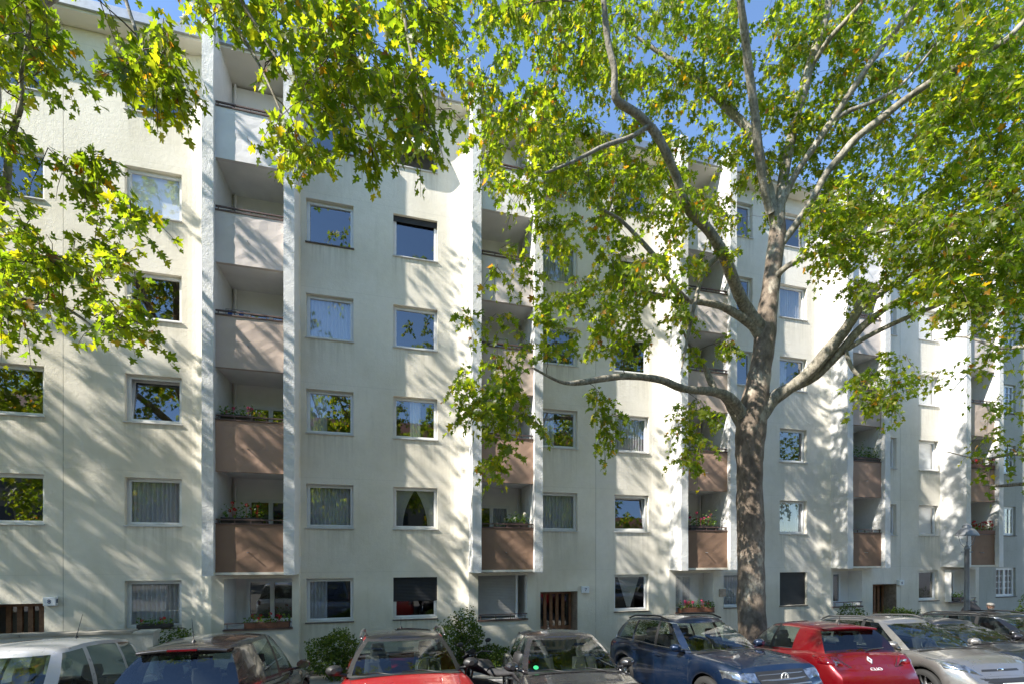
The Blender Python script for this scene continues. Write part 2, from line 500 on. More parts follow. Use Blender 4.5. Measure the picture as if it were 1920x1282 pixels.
def slats(name, parent, x0, x1, z0, z1, y, mat, pitch=.045):
    b = MB(); z = z0
    while z < z1 - .005:
        e = min(z + pitch, z1)
        b.grid([[(x0, y, z), (x1, y, z)], [(x0, y - .010, z + (e - z) * .3), (x1, y - .010, z + (e - z) * .3)], [(x0, y - .010, z + (e - z) * .75), (x1, y - .010, z + (e - z) * .75)], [(x0, y, e), (x1, y, e)]])
        z = e
    o = b.build(name, mat, parent); tag(o, kind='stuff'); return o

def window(root, ox, x0, x1, z0, z1, style='net', dep=.17, n=0.0, kind='plain', sill='light', label=None):
    """one window: frame with pane, sill, curtain as its pieces (x along the wall, y into the house)"""
    w = x1 - x0; h = z1 - z0
    fr = link('window', frame_mesh(w, h, kind), root, loc=(x0 - ox, dep - n, z0))
    if label: fr['label'] = label
    if style != 'tilt':
        b = MB(); b.face([(.05, 0, .05), (w - .05, 0, .05), (w - .05, 0, h - .05), (.05, 0, h - .05)])
        pn = b.build('pane', M['pane'], fr, loc=(0, -.012, 0))
        pn.rotation_euler = (R(RNG.uniform(-.35, .35)), 0, R(RNG.uniform(-.35, .35)))
    else:
        e = .055
        b = MB()
        b.box(e, w - e, -.03, .02, e, e + .06); b.box(e, w - e, -.03, .02, h - e - .06, h - e)
        b.box(e, e + .06, -.029, .019, e + .06, h - e - .06); b.box(w - e - .06, w - e, -.029, .019, e + .06, h - e - .06)
        s = b.build('sash', M['frame'], fr, loc=(0, .01, 0), rot=(R(-7), 0, 0)); s['label'] = 'window sash tilted inwards at the top'
        b = MB(); b.face([(e + .06, 0, e + .06), (w - e - .06, 0, e + .06), (w - e - .06, 0, h - e - .06), (e + .06, 0, h - e - .06)])
        b.build('pane', M['pane'], fr, loc=(0, .005, 0), rot=(R(-7), 0, 0))
    b = MB(); b.box(-.02, w + .02, -.045 - dep, -.03, -.035, -.002)
    b.build('sill', M['sill_dark'] if sill == 'dark' else M['sill_light'], fr, bevel=.006)
    yi = .075
    if style == 'net': curtain(fr, .06, w - .06, .04, h - .05, yi, M['net'])
    elif style == 'drape':
        hw = w / 2
        curtain(fr, 0, 1, .04, h - .05, yi, M['drape'], .02, .06, lambda s, q: .05 + s * (hw * (.35 + .55 * q ** 2)))
        curtain(fr, 0, 1, .04, h - .05, yi, M['drape'], .02, .06, lambda s, q: w - .05 - s * (hw * (.35 + .55 * q ** 2)))
    elif style == 'vee':
        curtain(fr, 0, 1, .12, h - .05, yi, M['drape'], .015, .05, lambda s, q: w * .5 + (s - .5) * w * (.10 + .55 * q))
    elif style == 'half':
        curtain(fr, .06, w * .42, .04, h - .05, yi, M['net'], .03, .1)
    elif style == 'strip':
        curtain(fr, w * .38, w * .62, .04, h - .05, yi, M['drape'], .02, .08)
    elif style in ('blind', 'blindhalf'):
        b = MB(); zb = .05 if style == 'blind' else h * .45
        b.box(.055, w - .055, .075, .085, zb, h - .05); b.build('blind', M['blind_white'], fr)
    elif style == 'shut':
        slats('shutter', fr, .0, w, 0.0, h + .004, -.075, M['shutter_dark'])
    elif style == 'halfshut':
        slats('shutter', fr, .0, w, h * .42, h + .004, -.075, M['shutter_dark'])
    elif style == 'topshut':
        slats('shutter', fr, .0, w, h * .86, h + .004, -.075, M['shutter_dark'])
    elif style == 'awning':
        b = MB(); T = Matrix.Translation((0, -.08, h)) @ Matrix.Rotation(R(-24), 4, 'X')
        b.box(0, w, -.012, .012, -h * .78, 0, T=T); o = b.build('shutter', M['blind_white'], fr); o['label'] = 'white shutter pushed out at its foot'
    return fr

def build_house(root, ox, u0, u1, wall_mat, holes, ztop=16.55, zbot=-2.2):
    """stuccoed front wall with real openings and reveals"""
    us = {u0, u1}; zs = {zbot, 2.22, ztop}
    hs = [h for h in holes if h[1] > u0 and h[0] < u1]
    for a, c, z0, z1, d in hs:
        us |= {max(a, u0), min(c, u1)}; zs |= {max(z0, zbot), min(z1, ztop)}
    for a, c in BAYS:
        for k in range(7):
            u = a - CURVE + CURVE * k / 6
            if u0 < u < u1: us.add(u)
        for u in (a, c, c + .0015):
            if u0 < u < u1: us.add(u)
    us = sorted(us); zs = sorted(zs)
    zz = [zs[0]]
    for z in zs[1:]:
        if z - zz[-1] > 1e-4: zz.append(z)
    b = MB()
    vid = {}
    def V(i, j):
        if (i, j) not in vid:
            vid[(i, j)] = len(b.v); b.v.append((us[i] - ox, -wall_n(us[i]), zz[j]))
        return vid[(i, j)]
    for i in range(len(us) - 1):
        for j in range(len(zz) - 1):
            cu = (us[i] + us[i+1]) / 2; cz = (zz[j] + zz[j+1]) / 2
            if any(a < cu < c and z0 < cz < z1 for a, c, z0, z1, d in hs): continue
            b.f.append([V(i, j), V(i+1, j), V(i+1, j+1), V(i, j+1)]); b.m.append(0)
    for a, c, z0, z1, d in hs:
        if d <= 0: continue
        ya = -wall_n(a + 1e-4); yc = -wall_n(c - 1e-4)
        q = [(a - ox, ya, z0), (c - ox, yc, z0), (c - ox, yc, z1), (a - ox, ya, z1)]
        p = [(x, d, z) for x, y, z in q]
        for k in range(4):
            l = (k + 1) % 4
            b.face([q[k], p[k], p[l], q[l]])
    return b.build('wall', wall_mat, root)

COLS = {'A': (-9.93, -8.53), 'B': (-6.77, -5.44), 'C': (-2.27, -.95), 'D': (.21, 1.55), 'E': (4.95, 6.28),
        'F': (7.65, 9.0), 'G': (12.13, 13.42), 'H': (14.68, 15.98), 'I': (19.36, 20.66), 'J': (21.92, 23.06)}
STY = {
 'A': ['door', 'dark', 'dark', 'dark', 'dark', 'dark'],
 'B': ['net', 'net', 'tilt', 'dark', 'blind', 'dark'],
 'C': ['half', 'net', 'half', 'net', 'dark', 'dark'],
 'D': ['halfshut', 'drape', 'strip', 'dark', 'topshut', 'awning'],
 'E': ['door', 'net', 'half', 'dark', 'net', 'dark'],
 'F': ['vee', 'tilt', 'net', 'dark', 'dark', 'dark'],
 'G': ['net', 'net', 'half', 'dark', 'dark', 'dark'],
 'H': ['shut', 'net', 'dark', 'half', 'net', 'dark'],
 'I': ['door', 'dark', 'half', 'dark', 'net', 'dark'],
 'J': ['dark', 'blind', 'blind', 'blind', 'blind', 'dark'],
}
DOORTOP = 1.52
GOPEN = [(-4.33, -2.60), (2.80, 4.42), (9.92, 11.48), (16.98, 18.46), (23.44, 24.9)]   # ground floor loggia openings
HOLES = []
for c, (a, e) in COLS.items():
    for k in range(6):
        if STY[c][k] == 'door': HOLES.append((a, e, -.75, DOORTOP, .0))
        else: HOLES.append((a, e, SILL[k], HEAD[k], .20))
for (a, c), (g0, g1) in zip(BAYS, GOPEN):
    HOLES.append((a + PW, c - PW, 2.22, 16.55, 0))
    HOLES.append((g0, g1, .70, 2.10, 0))

def text(parent, s, size, loc, rot, mat, name='number', ext=.003):
    cu = bpy.data.curves.new(name, 'FONT'); cu.body = s; cu.size = size; cu.extrude = ext
    cu.align_x = 'CENTER'; cu.align_y = 'CENTER'
    t = bpy.data.objects.new(name, cu); COL.objects.link(t)
    bpy.context.view_layer.update()
    me = bpy.data.meshes.new_from_object(t.evaluated_get(bpy.context.evaluated_depsgraph_get()))
    bpy.data.objects.remove(t)
    me.materials.clear(); me.materials.append(mat)
    return link(name, me, parent, loc=loc, rot=rot)

def door(root, ox, a, e, num, sx, door_lab):
    w = e - a
    # tiled recess: side walls in courses, soffit
    b = MB()
    for s in (0, 1):
        x = 0.0 if s == 0 else w
        z = -.70
        while z < DOORTOP - .01:
            t = min(z + .071, DOORTOP)
            y = .02
            off = .12 if int((z + 5) / .0745) % 2 else 0
            while y < .54:
                y1 = min(y + .24 - (off if y < .05 else 0), .55)
                if s == 0: b.box(-.01, .008, y, y1 - .008, z, t - .006)
                else: b.box(w - .008, w + .01, y, y1 - .008, z, t - .006)
                y = y1
            z += .0745
    b2 = MB()
    b2.face([(0, 0, -.75), (0, .6, -.75), (0, .6, DOORTOP), (0, 0, DOORTOP)])
    b2.face([(w, 0, -.75), (w, .6, -.75), (w, .6, DOORTOP), (w, 0, DOORTOP)])
    b2.face([(0, 0, DOORTOP), (w, 0, DOORTOP), (w, .6, DOORTOP), (0, .6, DOORTOP)])
    b2.face([(0, 0, -.70), (w, 0, -.70), (w, .6, -.70), (0, .6, -.70)])
    rec = b2.build('entrance_recess', M['tile'], root, loc=(a - ox, 0, 0))
    t = b.build('wall_tiles', M['tile'], rec); tag(t, kind='stuff')
    # timber door with glazed strips
    b = MB(); y0, y1 = .50, .56
    b.box(.03, .11, y0, y1, -.68, DOORTOP - .02); b.box(w - .11, w - .03, y0, y1, -.68, DOORTOP - .02)
    b.box(.11, w - .11, y0 + .001, y1, DOORTOP - .12, DOORTOP - .02); b.box(.11, w - .11, y0 + .001, y1, -.68, -.45)
    b.box(.11, w - .11, y0 + .004, y1 - .004, .16, .29)
    nb = 4; x0, x1 = .11, w - .11
    for k in range(1, nb + 1):
        x = x0 + (x1 - x0) * k / (nb + 1)
        b.box(x - .055, x + .055, y0 - .004, y1 - .01, -.45, DOORTOP - .12)
    d = b.build('door', M['wood'], root, loc=(a - ox, 0, 0), bevel=.004); d['label'] = door_lab
    for k in range(nb + 1):
        xa = x0 + (x1 - x0) * k / (nb + 1) + .035; xb = x0 + (x1 - x0) * (k + 1) / (nb + 1) - .035
        g = MB(); g.face([(xa, 0, -.45), (xb, 0, -.45), (xb, 0, DOORTOP - .12), (xa, 0, DOORTOP - .12)])
        g.build('pane', M['pane'], d, loc=(0, .535, 0))
    h = MB(); h.box(.055, .095, .485, .50, .10, .38); h.tube([(.075, .485, .3), (.075, .44, .3), (.20, .435, .3)], .011, 6); h.tube([(.075, .49, .17), (.075, .46, .17)], .016, 8)
    h.build('handle', M['chrome'], d, smooth=True)
    # illuminated number box beside the door
    s = MB(); s.box(0, .27, -.11, -.004, 0, .22)
    sg = s.build('house_number_sign', M['sign'], root, loc=(sx - ox, 0, DOORTOP - .06), bevel=.012)
    text(sg, num, .15, (.135, -.114, .11), (R(90), 0, 0), M['ink'])
    text(sg, num, .15, (.2735, -.057, .11), (R(90), 0, R(90)), M['ink'])

def bay(root, ox, i, opts):
    """projecting balcony tower between two pillars: parapets, rails, loggia rooms"""
    a, c = BAYS[i]; g0, g1 = GOPEN[i]
    for x0, x1 in ((a, a + PW), (c - PW, c)):
        b = MB(); n = 30
        # pillar with slightly uneven hand-plastered arrises
        rr = random.Random(int(x0 * 100)); rows = []
        z0, z1 = 2.22, 16.98
        for k in range(n + 1):
            z = z0 + (z1 - z0) * k / n
            j = lambda: rr.uniform(-.006, .006)
            rows.append([(x0 - ox + j(), ND - 0 if False else .60, z), (x0 - ox + j(), -NP + j(), z), (x1 - ox + j(), -NP + j(), z), (x1 - ox + j(), .60, z)])
        b.grid(rows, 0, True)
        b.face(rows[0]); b.face(list(reversed(rows[-1])))
        b.build('pillar', M['pillar'], root)
    xa, xb = a + PW - ox, c - PW - ox
    for k in range(5):
        zb = PBOT[k]; zt = zb + 1.36; ceil = PBOT[k + 1] if k < 4 else 16.5
        b = MB()
        b.box(xa - .02, xb + .02, -NQ + .10, -ND + .02, zb + .03, zb + .20)
        b.build('balcony_floor', M['loggia'], root)
        # parapet: board-marked render, slightly waved face
        b = MB(); rr = random.Random(i * 10 + k); nz = 9; nx = 8; rows = []
        for q in range(nz + 1):
            z = zb + (zt - zb) * q / nz
            rows.append([(xa + (xb - xa) * s / nx, -NQ + rr.uniform(-.006, .006), z) for s in range(nx + 1)])
        b.grid(rows)
        b.grid([[(xa, -NQ, zb), (xb, -NQ, zb)], [(xa, -NQ + .10, zb), (xb, -NQ + .10, zb)]])
        b.grid([[(xa, -NQ + .10, zb), (xb, -NQ + .10, zb)], [(xa, -NQ + .10, zt), (xb, -NQ + .10, zt)]])
        b.grid([[(xa, -NQ + .10, zt), (xb, -NQ + .10, zt)], [(xa, -NQ, zt), (xb, -NQ, zt)]])
        pa = b.build('parapet', M['panel%d' % k], root, smooth=False)
        b = MB(); b.tube([((xa + xb) / 2 - .05, -NQ + .02, zb + .62), ((xa + xb) / 2 - .05, -NQ - .135, zb + .605)], .013, 6)
        b.build('drain_spout', M['metal'], pa)
        b = MB(); b.box(xa - .0, xb + .0, -NQ - .025, -NQ + .125, zt + .002, zt + .035)
        b.build('coping', M['rail'], pa)
        b = MB(); b.box(xa, xb, -NQ + .005, -NQ + .045, zt + .115, zt + .150)
        for s in range(5):
            x = xa + .06 + (xb - xa - .12) * s / 4
            b.box(x - .012, x + .012, -NQ + .015, -NQ + .035, zt + .036, zt + .114)
        b.build('rail', M['rail'], pa)
        # loggia interior: side walls, back wall with door and window
        b = MB()
        ww = 1.02 if k else 1.02; wx0 = xb - 1.28 if i < 1 else xa + .02; wx1 = wx0 + 1.26
        wz1 = zb + 2.2; wz0 = zb + .22
        yb = -ND
        for x0, x1, z0, z1 in ((xa, wx0, zb, ceil), (wx1, xb, zb, ceil), (wx0, wx1, wz1, ceil), (wx0, wx1, zb, wz0)):
            if x1 - x0 > .01: b.face([(x0, yb, z0), (x1, yb, z0), (x1, yb, z1), (x0, yb, z1)])
        b.build('loggia_wall', M['loggia'], root)
        fr = link('balcony_door', frame_mesh(wx1 - wx0, wz1 - wz0, 'double'), root, loc=(wx0, yb + .03, wz0))
        g = MB(); g.face([(.05, 0, .05), (wx1 - wx0 - .05, 0, .05), (wx1 - wx0 - .05, 0, wz1 - wz0 - .05), (.05, 0, wz1 - wz0 - .05)])
        g.build('pane', M['pane'], fr, loc=(0, -.012, 0), rot=(0, 0, R(RNG.uniform(-.4, .4))))
        if RNG.random() < .6: curtain(fr, (wx1 - wx0) * .5, (wx1 - wx0) - .05, .05, wz1 - wz0 - .05, .12, M['net'])
        b = MB(); px = xa + .10 if i < 1 else xb - .12
        b.tube([(px, yb - .07, zb + .2), (px, yb - .07, ceil)], .035, 8); b.build('downpipe', M['loggia'], root, smooth=True)
    if i == 3:
        b = MB(); b.tube([(xb - .30, -ND - .012, PBOT[0] + 1.95), (xb - .30, -ND - .045, PBOT[0] + 1.95)], .13, 18); o_ = b.build('wall_plate', M['steel'], root); o_['label'] = 'dark round plate hung on the loggia wall'
    # ground floor loggia recess
    ga, gb = g0 - ox, g1 - ox
    yb = .85 if i < 2 else .32; b = MB(); yf = -NB + .002
    b.face([(ga, yf, .70), (ga, yb, .70), (ga, yb, 2.10), (ga, yf, 2.10)]); b.face([(gb, yf, .70), (gb, yb, .70), (gb, yb, 2.10), (gb, yf, 2.10)])
    b.face([(ga, yf, .70), (gb, yf, .70), (gb, yb, .70), (ga, yb, .70)]); b.face([(ga, yf, 2.10), (gb, yf, 2.10), (gb, yb, 2.10), (ga, yb, 2.10)])
    b.face([(ga, yb, .70), (gb, yb, .70), (gb, yb, 2.10), (ga, yb, 2.10)])
    b.build('ground_loggia', M['loggia'], root)
    shut = opts.get('shutter')
    if not shut:
        x0 = ga + .30 if i == 0 else ga + .03; x1 = gb - .03 if i == 0 else gb - .52
        fr = link('window', frame_mesh(x1 - x0, 1.30, 'double'), root, loc=(x0, yb - .06, .74))
        g = MB(); w = x1 - x0; g.face([(.05, 0, .05), (w - .05, 0, .05), (w - .05, 0, 1.25), (.05, 0, 1.25)]); g.build('pane', M['pane'], fr, loc=(0, -.015, 0))
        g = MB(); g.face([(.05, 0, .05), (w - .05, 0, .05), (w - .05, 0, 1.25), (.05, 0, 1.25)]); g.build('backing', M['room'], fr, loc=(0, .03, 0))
    else:
        s = slats('roller_shutter', root, ga + .01, gb - .34, .78, 2.085, -.02, M['shutter_grey'], .05); s['label'] = 'grey roller shutter let right down'
        b = MB(); b.box(gb - .335, gb - .27, -.06, .0, .72, 2.09); b.build('shutter_rail', M['frame'], root)
    b = MB(); b.box(ga - .02, gb + .02, -NB - .05, -NB + .10, .655, .70); b.build('window_ledge', M['rail'], root)
    b = MB(); b.tube([(ga + .01, -NB - .02, .86), (gb - .01, -NB - .02, .86)], .018, 6)
    for s in range(4):
        x = ga + .08 + (gb - ga - .16) * s / 3; b.tube([(x, -NB - .02, .70), (x, -NB - .02, .86)], .012, 5)
    b.build('ledge_rail', M['rail'], root)
    # underside beam between pillars
    b = MB(); b.box(a - ox + .01, c - ox - .01, -NP + .12, -NB - .003, 2.232, 2.30); b.build('balcony_soffit', M['soffit'], root)

def shell(root, ox, u0, u1, roofmat=True):
    b = MB(); x0, x1 = u0 - ox, u1 - ox
    yb = 9.0
    b.face([(x0, yb, -.75), (x1, yb, -.75), (x1, yb, 17), (x0, yb, 17)])
    for x in (x0 + .002, x1 - .002):
        b.face([(x, .02, -.75), (x, yb, -.75), (x, yb, 17), (x, .02, 17)])
    b.face([(x0, 3.6, -.75), (x1, 3.6, -.75), (x1, 3.6, 16.5), (x0, 3.6, 16.5)])
    for k in range(6):
        z = SILL[k] - .92
        b.box(x0 + .01, x1 - .01, .66, 3.58, z - .12, z)
    b.build('inner_walls', M['room'], root)
    b = MB(); b.box(x0, x1, -.46, 9.2, 16.56, 16.78)
    b.build('eaves', M['soffit'], root)
    b = MB(); b.box(x0, x1, -.53, -.462, 16.62, 16.86); b.build('gutter', M['metal'], root)
    b = MB(); b.face([(x0, -.5, 16.80), (x1, -.5, 16.80), (x1, 4.5, 17.4), (x0, 4.5, 17.4)]); b.face([(x0, 4.5, 17.4), (x1, 4.5, 17.4), (x1, 9.3, 16.8), (x0, 9.3, 16.8)])
    b.build('roof', M['roof'], root)

ROOTS = []
HOUSES = [
 (-23.0, -8.13, 'stucco', 'A', [], 'cream stucco apartment house with house number 8 beside its recessed door'),
 (-8.122, 6.95, 'stucco', 'BCDE', [0, 1], 'cream stucco apartment house with house number 7 beside its brown timber door'),
 (6.958, 20.86, 'stucco_new', 'FGHI', [2, 3], 'white stucco apartment house behind the thick plane tree trunk'),
 (20.868, 25.55, 'stucco_new', 'J', [4], 'narrow white apartment house with red geranium balconies behind the street lamp'),
]
SIGNX = {'A': (-8.50, '8'), 'E': (6.40, '7'), 'I': (20.93 - .25, '6')}
for u0, u1, wm, cols, bays, lab in HOUSES:
    root = empty('apartment_house', P(u0, FACADE), ALPHA, lab, 'building', None)
    ROOTS.append(root)
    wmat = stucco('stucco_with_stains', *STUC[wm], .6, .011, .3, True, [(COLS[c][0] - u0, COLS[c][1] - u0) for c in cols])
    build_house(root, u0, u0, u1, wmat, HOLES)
    shell(root, u0, u0, u1)
    for c in cols:
        a, e = COLS[c]
        for k in range(6):
            st = STY[c][k]
            if st == 'door':
                sx, num = SIGNX[c]
                door(root, u0, a, e, num, sx, 'brown timber entrance door with glazed strips')
            else:
                window(root, u0, a, e, SILL[k], HEAD[k], st, sill='dark' if (k == 0 or c == 'C' and k > 3) else 'light')
    for i in bays:
        bay(root, u0, i, {'shutter': i == 1})
# corner house beyond, with small-paned windows
cu0, cu1 = 25.558, 40.0
root = empty('apartment_house', P(cu0, FACADE), ALPHA, 'grey green apartment house with white small-paned windows beyond the last balconies', 'building')
ch = []
for uu in (26.62, 29.6, 32.6, 35.6):
    for k in range(6): ch.append((uu, uu + 1.3, SILL[k] + .05, HEAD[k] + .08, .2))
build_house(root, cu0, cu0, cu1, M['stucco_corner'], ch)
shell(root, cu0, cu0, cu1)
for a, e, z0, z1, d in ch:
    window(root, cu0, a, e, z0, z1, 'dark', kind='muntin', sill='dark', dep=.12)
LIMBS_A_TRUNK = [(6.24, 12.2, -0.84, 0.457), (6.24, 12.2, -0.01, 0.416), (6.24, 12.2, 0.82, 0.374), (6.22, 12.2, 1.51, 0.36), (6.21, 12.2, 2.21, 0.354), (6.21, 12.2, 2.9, 0.354), (6.2, 12.2, 3.59, 0.347), (6.18, 12.2, 4.29, 0.347), (6.17, 12.2, 4.98, 0.34), (6.18, 12.2, 5.53, 0.36), (6.21, 12.2, 6.09, 0.402), (6.29, 12.2, 6.64, 0.36), (6.38, 12.2, 7.2, 0.305), (6.49, 12.2, 7.75, 0.284), (6.56, 12.2, 8.31, 0.277), (6.65, 12.2, 9.14, 0.25), (6.74, 12.2, 9.83, 0.229), (6.83, 12.2, 10.52, 0.215), (6.93, 12.25, 11.25, 0.202), (6.99, 12.3, 11.78, 0.14)]
LIMBS_A = [
  [(6.18, 12.2, 6.09, 0.194), (5.88, 12.1, 6.5, 0.151), (5.52, 11.9, 6.74, 0.128), (5.16, 11.8, 6.85, 0.107), (4.7, 11.5, 6.79, 0.098), (4.07, 11.2, 6.74, 0.089), (3.47, 10.9, 6.83, 0.081), (2.77, 10.6, 6.8, 0.072), (2.09, 10.2, 6.62, 0.07), (1.41, 9.9, 6.41, 0.056), (0.98, 9.6, 6.32, 0.033), (0.42, 9.2, 6.44, 0.021)],
  [(5.14, 11.85, 6.86, 0.081), (5.0, 11.9, 7.25, 0.081), (4.9, 11.9, 7.5, 0.061), (4.48, 11.6, 7.77, 0.04), (4.15, 11.4, 8.21, 0.026)],
  [(6.05, 12.3, 6.11, 0.14), (5.89, 12.4, 6.49, 0.12), (5.65, 12.3, 6.79, 0.105), (5.36, 12.1, 6.91, 0.069)],
  [(6.57, 12.2, 8.31, 0.166), (6.21, 12.1, 8.67, 0.131), (5.68, 11.9, 8.87, 0.108), (5.23, 11.8, 9.01, 0.087), (4.75, 11.6, 8.99, 0.072), (4.28, 11.4, 8.91, 0.058), (3.66, 11.1, 8.87, 0.038), (2.95, 10.8, 8.84, 0.025)],
  [(6.6, 12.2, 8.51, 0.166), (6.11, 12.0, 8.87, 0.15), (5.77, 11.8, 9.17, 0.141), (5.42, 11.5, 9.49, 0.131), (4.98, 11.1, 9.89, 0.12), (4.5, 10.7, 10.13, 0.109), (4.02, 10.4, 10.28, 0.1), (3.67, 10.1, 10.46, 0.092), (3.46, 9.9, 10.76, 0.084), (3.14, 9.6, 11.01, 0.082), (2.83, 9.4, 11.27, 0.08), (2.46, 9.2, 11.4, 0.078), (2.05, 9.0, 11.45, 0.072), (1.94, 8.9, 11.58, 0.066), (1.92, 8.8, 11.88, 0.06), (1.78, 8.7, 12.27, 0.054), (1.66, 8.5, 12.83, 0.048), (1.56, 8.3, 13.72, 0.038), (1.36, 8.0, 14.6, 0.018)],
  [(2.68, 9.3, 11.25, 0.048), (2.3, 9.2, 10.95, 0.042), (1.74, 9, 10.6, 0.036), (1.42, 8.9, 10.36, 0.035), (0.99, 8.7, 10.0, 0.025), (0.48, 8.5, 9.64, 0.019)],
  [(4.94, 11.1, 9.86, 0.057), (4.6, 11.1, 9.54, 0.057), (4.38, 11, 9.02, 0.05), (4.25, 11, 8.52, 0.05), (4.1, 11, 7.77, 0.037), (3.94, 10.9, 7.1, 0.019)],
  [(4.3, 11.4, 8.91, 0.052), (3.66, 10.8, 9.03, 0.049), (3.31, 10.6, 9.39, 0.054), (2.84, 10.4, 9.74, 0.047), (2.32, 10.2, 10.07, 0.035), (1.8, 9.9, 10.09, 0.022)],
  [(6.9, 12.2, 11.08, 0.139), (6.77, 12.2, 11.77, 0.125), (6.71, 12.3, 12.4, 0.119), (6.62, 12.4, 12.98, 0.113), (6.56, 12.6, 13.78, 0.122), (6.35, 12.7, 14.3, 0.108), (6.04, 12.8, 14.76, 0.102), (5.64, 12.9, 15.29, 0.088), (5.17, 13, 15.9, 0.081), (4.61, 13.1, 16.45, 0.067), (4.05, 13.2, 16.93, 0.052), (3.3, 13.2, 17.45, 0.03)],
  [(6.66, 12.1, 11.56, 0.103), (6.3, 11.8, 12.15, 0.094), (6.04, 11.5, 12.7, 0.098), (5.79, 11.2, 13.33, 0.095), (5.51, 10.9, 13.92, 0.093), (5.28, 10.6, 14.33, 0.084), (4.96, 10.2, 14.83, 0.075), (4.66, 9.8, 15.47, 0.061), (4.33, 9.4, 16.24, 0.032)],
  [(6.92, 12.2, 11.22, 0.139), (6.99, 12.2, 12.05, 0.125), (7.14, 12.2, 13.02, 0.125), (7.26, 12.1, 13.76, 0.117), (7.43, 12, 14.49, 0.109), (7.6, 11.9, 15.34, 0.101), (7.91, 11.8, 16.31, 0.087), (7.92, 11.7, 17.12, 0.073), (7.97, 11.5, 18.32, 0.046)],
  [(7.58, 12, 15.1, 0.061), (7.78, 11.6, 15.42, 0.059), (8.02, 11.2, 15.56, 0.051), (8.25, 11, 15.77, 0.044), (8.55, 10.6, 16.26, 0.03)],
  [(6.99, 12.2, 11.84, 0.09), (7.23, 12, 12.44, 0.082), (7.51, 11.8, 12.89, 0.08), (7.84, 11.6, 13.38, 0.079), (8.22, 11.3, 14.0, 0.071), (8.62, 11, 14.58, 0.062), (8.88, 10.7, 14.87, 0.055), (9.07, 10.5, 15.18, 0.048), (9.27, 10.2, 15.52, 0.035)],
  [(7.74, 11.65, 13.22, 0.053), (8.1, 11.5, 13.55, 0.052), (8.73, 11.3, 13.68, 0.045), (9.21, 11.1, 13.87, 0.032), (9.7, 10.8, 14.43, 0.025)],
  [(6.86, 12.2, 10.66, 0.097), (7.29, 12.1, 11.22, 0.089), (7.58, 11.8, 11.75, 0.08), (7.81, 11.65, 12.23, 0.079), (8.04, 11.5, 12.5, 0.091), (8.28, 11.3, 12.78, 0.083), (8.7, 11.1, 13.05, 0.082), (9.17, 10.9, 13.36, 0.074), (9.64, 10.6, 13.55, 0.072), (10.07, 10.3, 13.66, 0.064), (10.45, 10, 13.68, 0.057), (10.8, 9.8, 14.02, 0.045), (11.23, 9.5, 14.44, 0.027)],
  [(6.43, 12.2, 6.43, 0.25), (6.74, 12.1, 6.79, 0.179), (7.17, 11.9, 7.09, 0.149), (7.45, 11.7, 7.35, 0.146), (7.71, 11.5, 7.73, 0.144), (7.96, 11.3, 8.09, 0.128), (8.07, 11.1, 8.38, 0.114), (8.25, 11, 8.64, 0.094), (8.59, 10.8, 8.84, 0.061), (8.91, 10.6, 9.03, 0.042), (9.27, 10.2, 9.26, 0.023)],
  [(7.09, 12, 7.02, 0.123), (7.64, 11.8, 7.26, 0.107), (7.97, 11.5, 7.67, 0.098), (8.27, 11.2, 8.11, 0.089), (8.56, 11, 8.39, 0.075), (8.96, 10.8, 8.66, 0.049), (9.45, 10.4, 8.8, 0.03), (9.89, 10, 8.91, 0.023)],
  [(7.51, 11.9, 7.2, 0.068), (7.91, 11.6, 7.58, 0.059), (8.4, 11.2, 7.92, 0.057), (8.92, 10.9, 8.16, 0.05), (9.4, 10.6, 8.31, 0.042), (9.83, 10.3, 8.39, 0.029), (10.11, 10, 8.23, 0.017)],
  [(8.1, 11.4, 7.75, 0.045), (8.12, 11.2, 7.22, 0.045), (8.35, 11, 6.77, 0.037), (8.59, 10.8, 6.39, 0.025)],
  [(6.74, 12.2, 9.83, 0.097), (6.91, 11.8, 10.0, 0.067), (7.38, 11.2, 10.02, 0.051), (7.95, 10.6, 10.0, 0.042), (8.46, 9.8, 9.68, 0.033), (8.99, 9.2, 9.68, 0.026), (9.4, 8.8, 9.78, 0.02)],
]
LIMBS_B = [
  [(-8.0, 6.9, 6.87, 0.063), (-6.87, 6.3, 7.52, 0.047), (-6.68, 6.2, 7.69, 0.042), (-6.64, 6.2, 8.08, 0.039), (-6.48, 6.1, 8.31, 0.035), (-6.26, 6, 8.59, 0.027), (-6.17, 5.9, 8.83, 0.02), (-5.96, 5.8, 9.26, 0.016)],
  [(-8.84, 7.2, 7.04, 0.045), (-8.0, 6.9, 6.71, 0.031), (-7.09, 6.5, 6.43, 0.026), (-6.44, 6.3, 6.22, 0.021), (-5.89, 6.1, 6.04, 0.021), (-5.52, 6, 5.83, 0.017), (-5.16, 5.9, 5.58, 0.013), (-4.75, 5.8, 5.43, 0.01)],
]
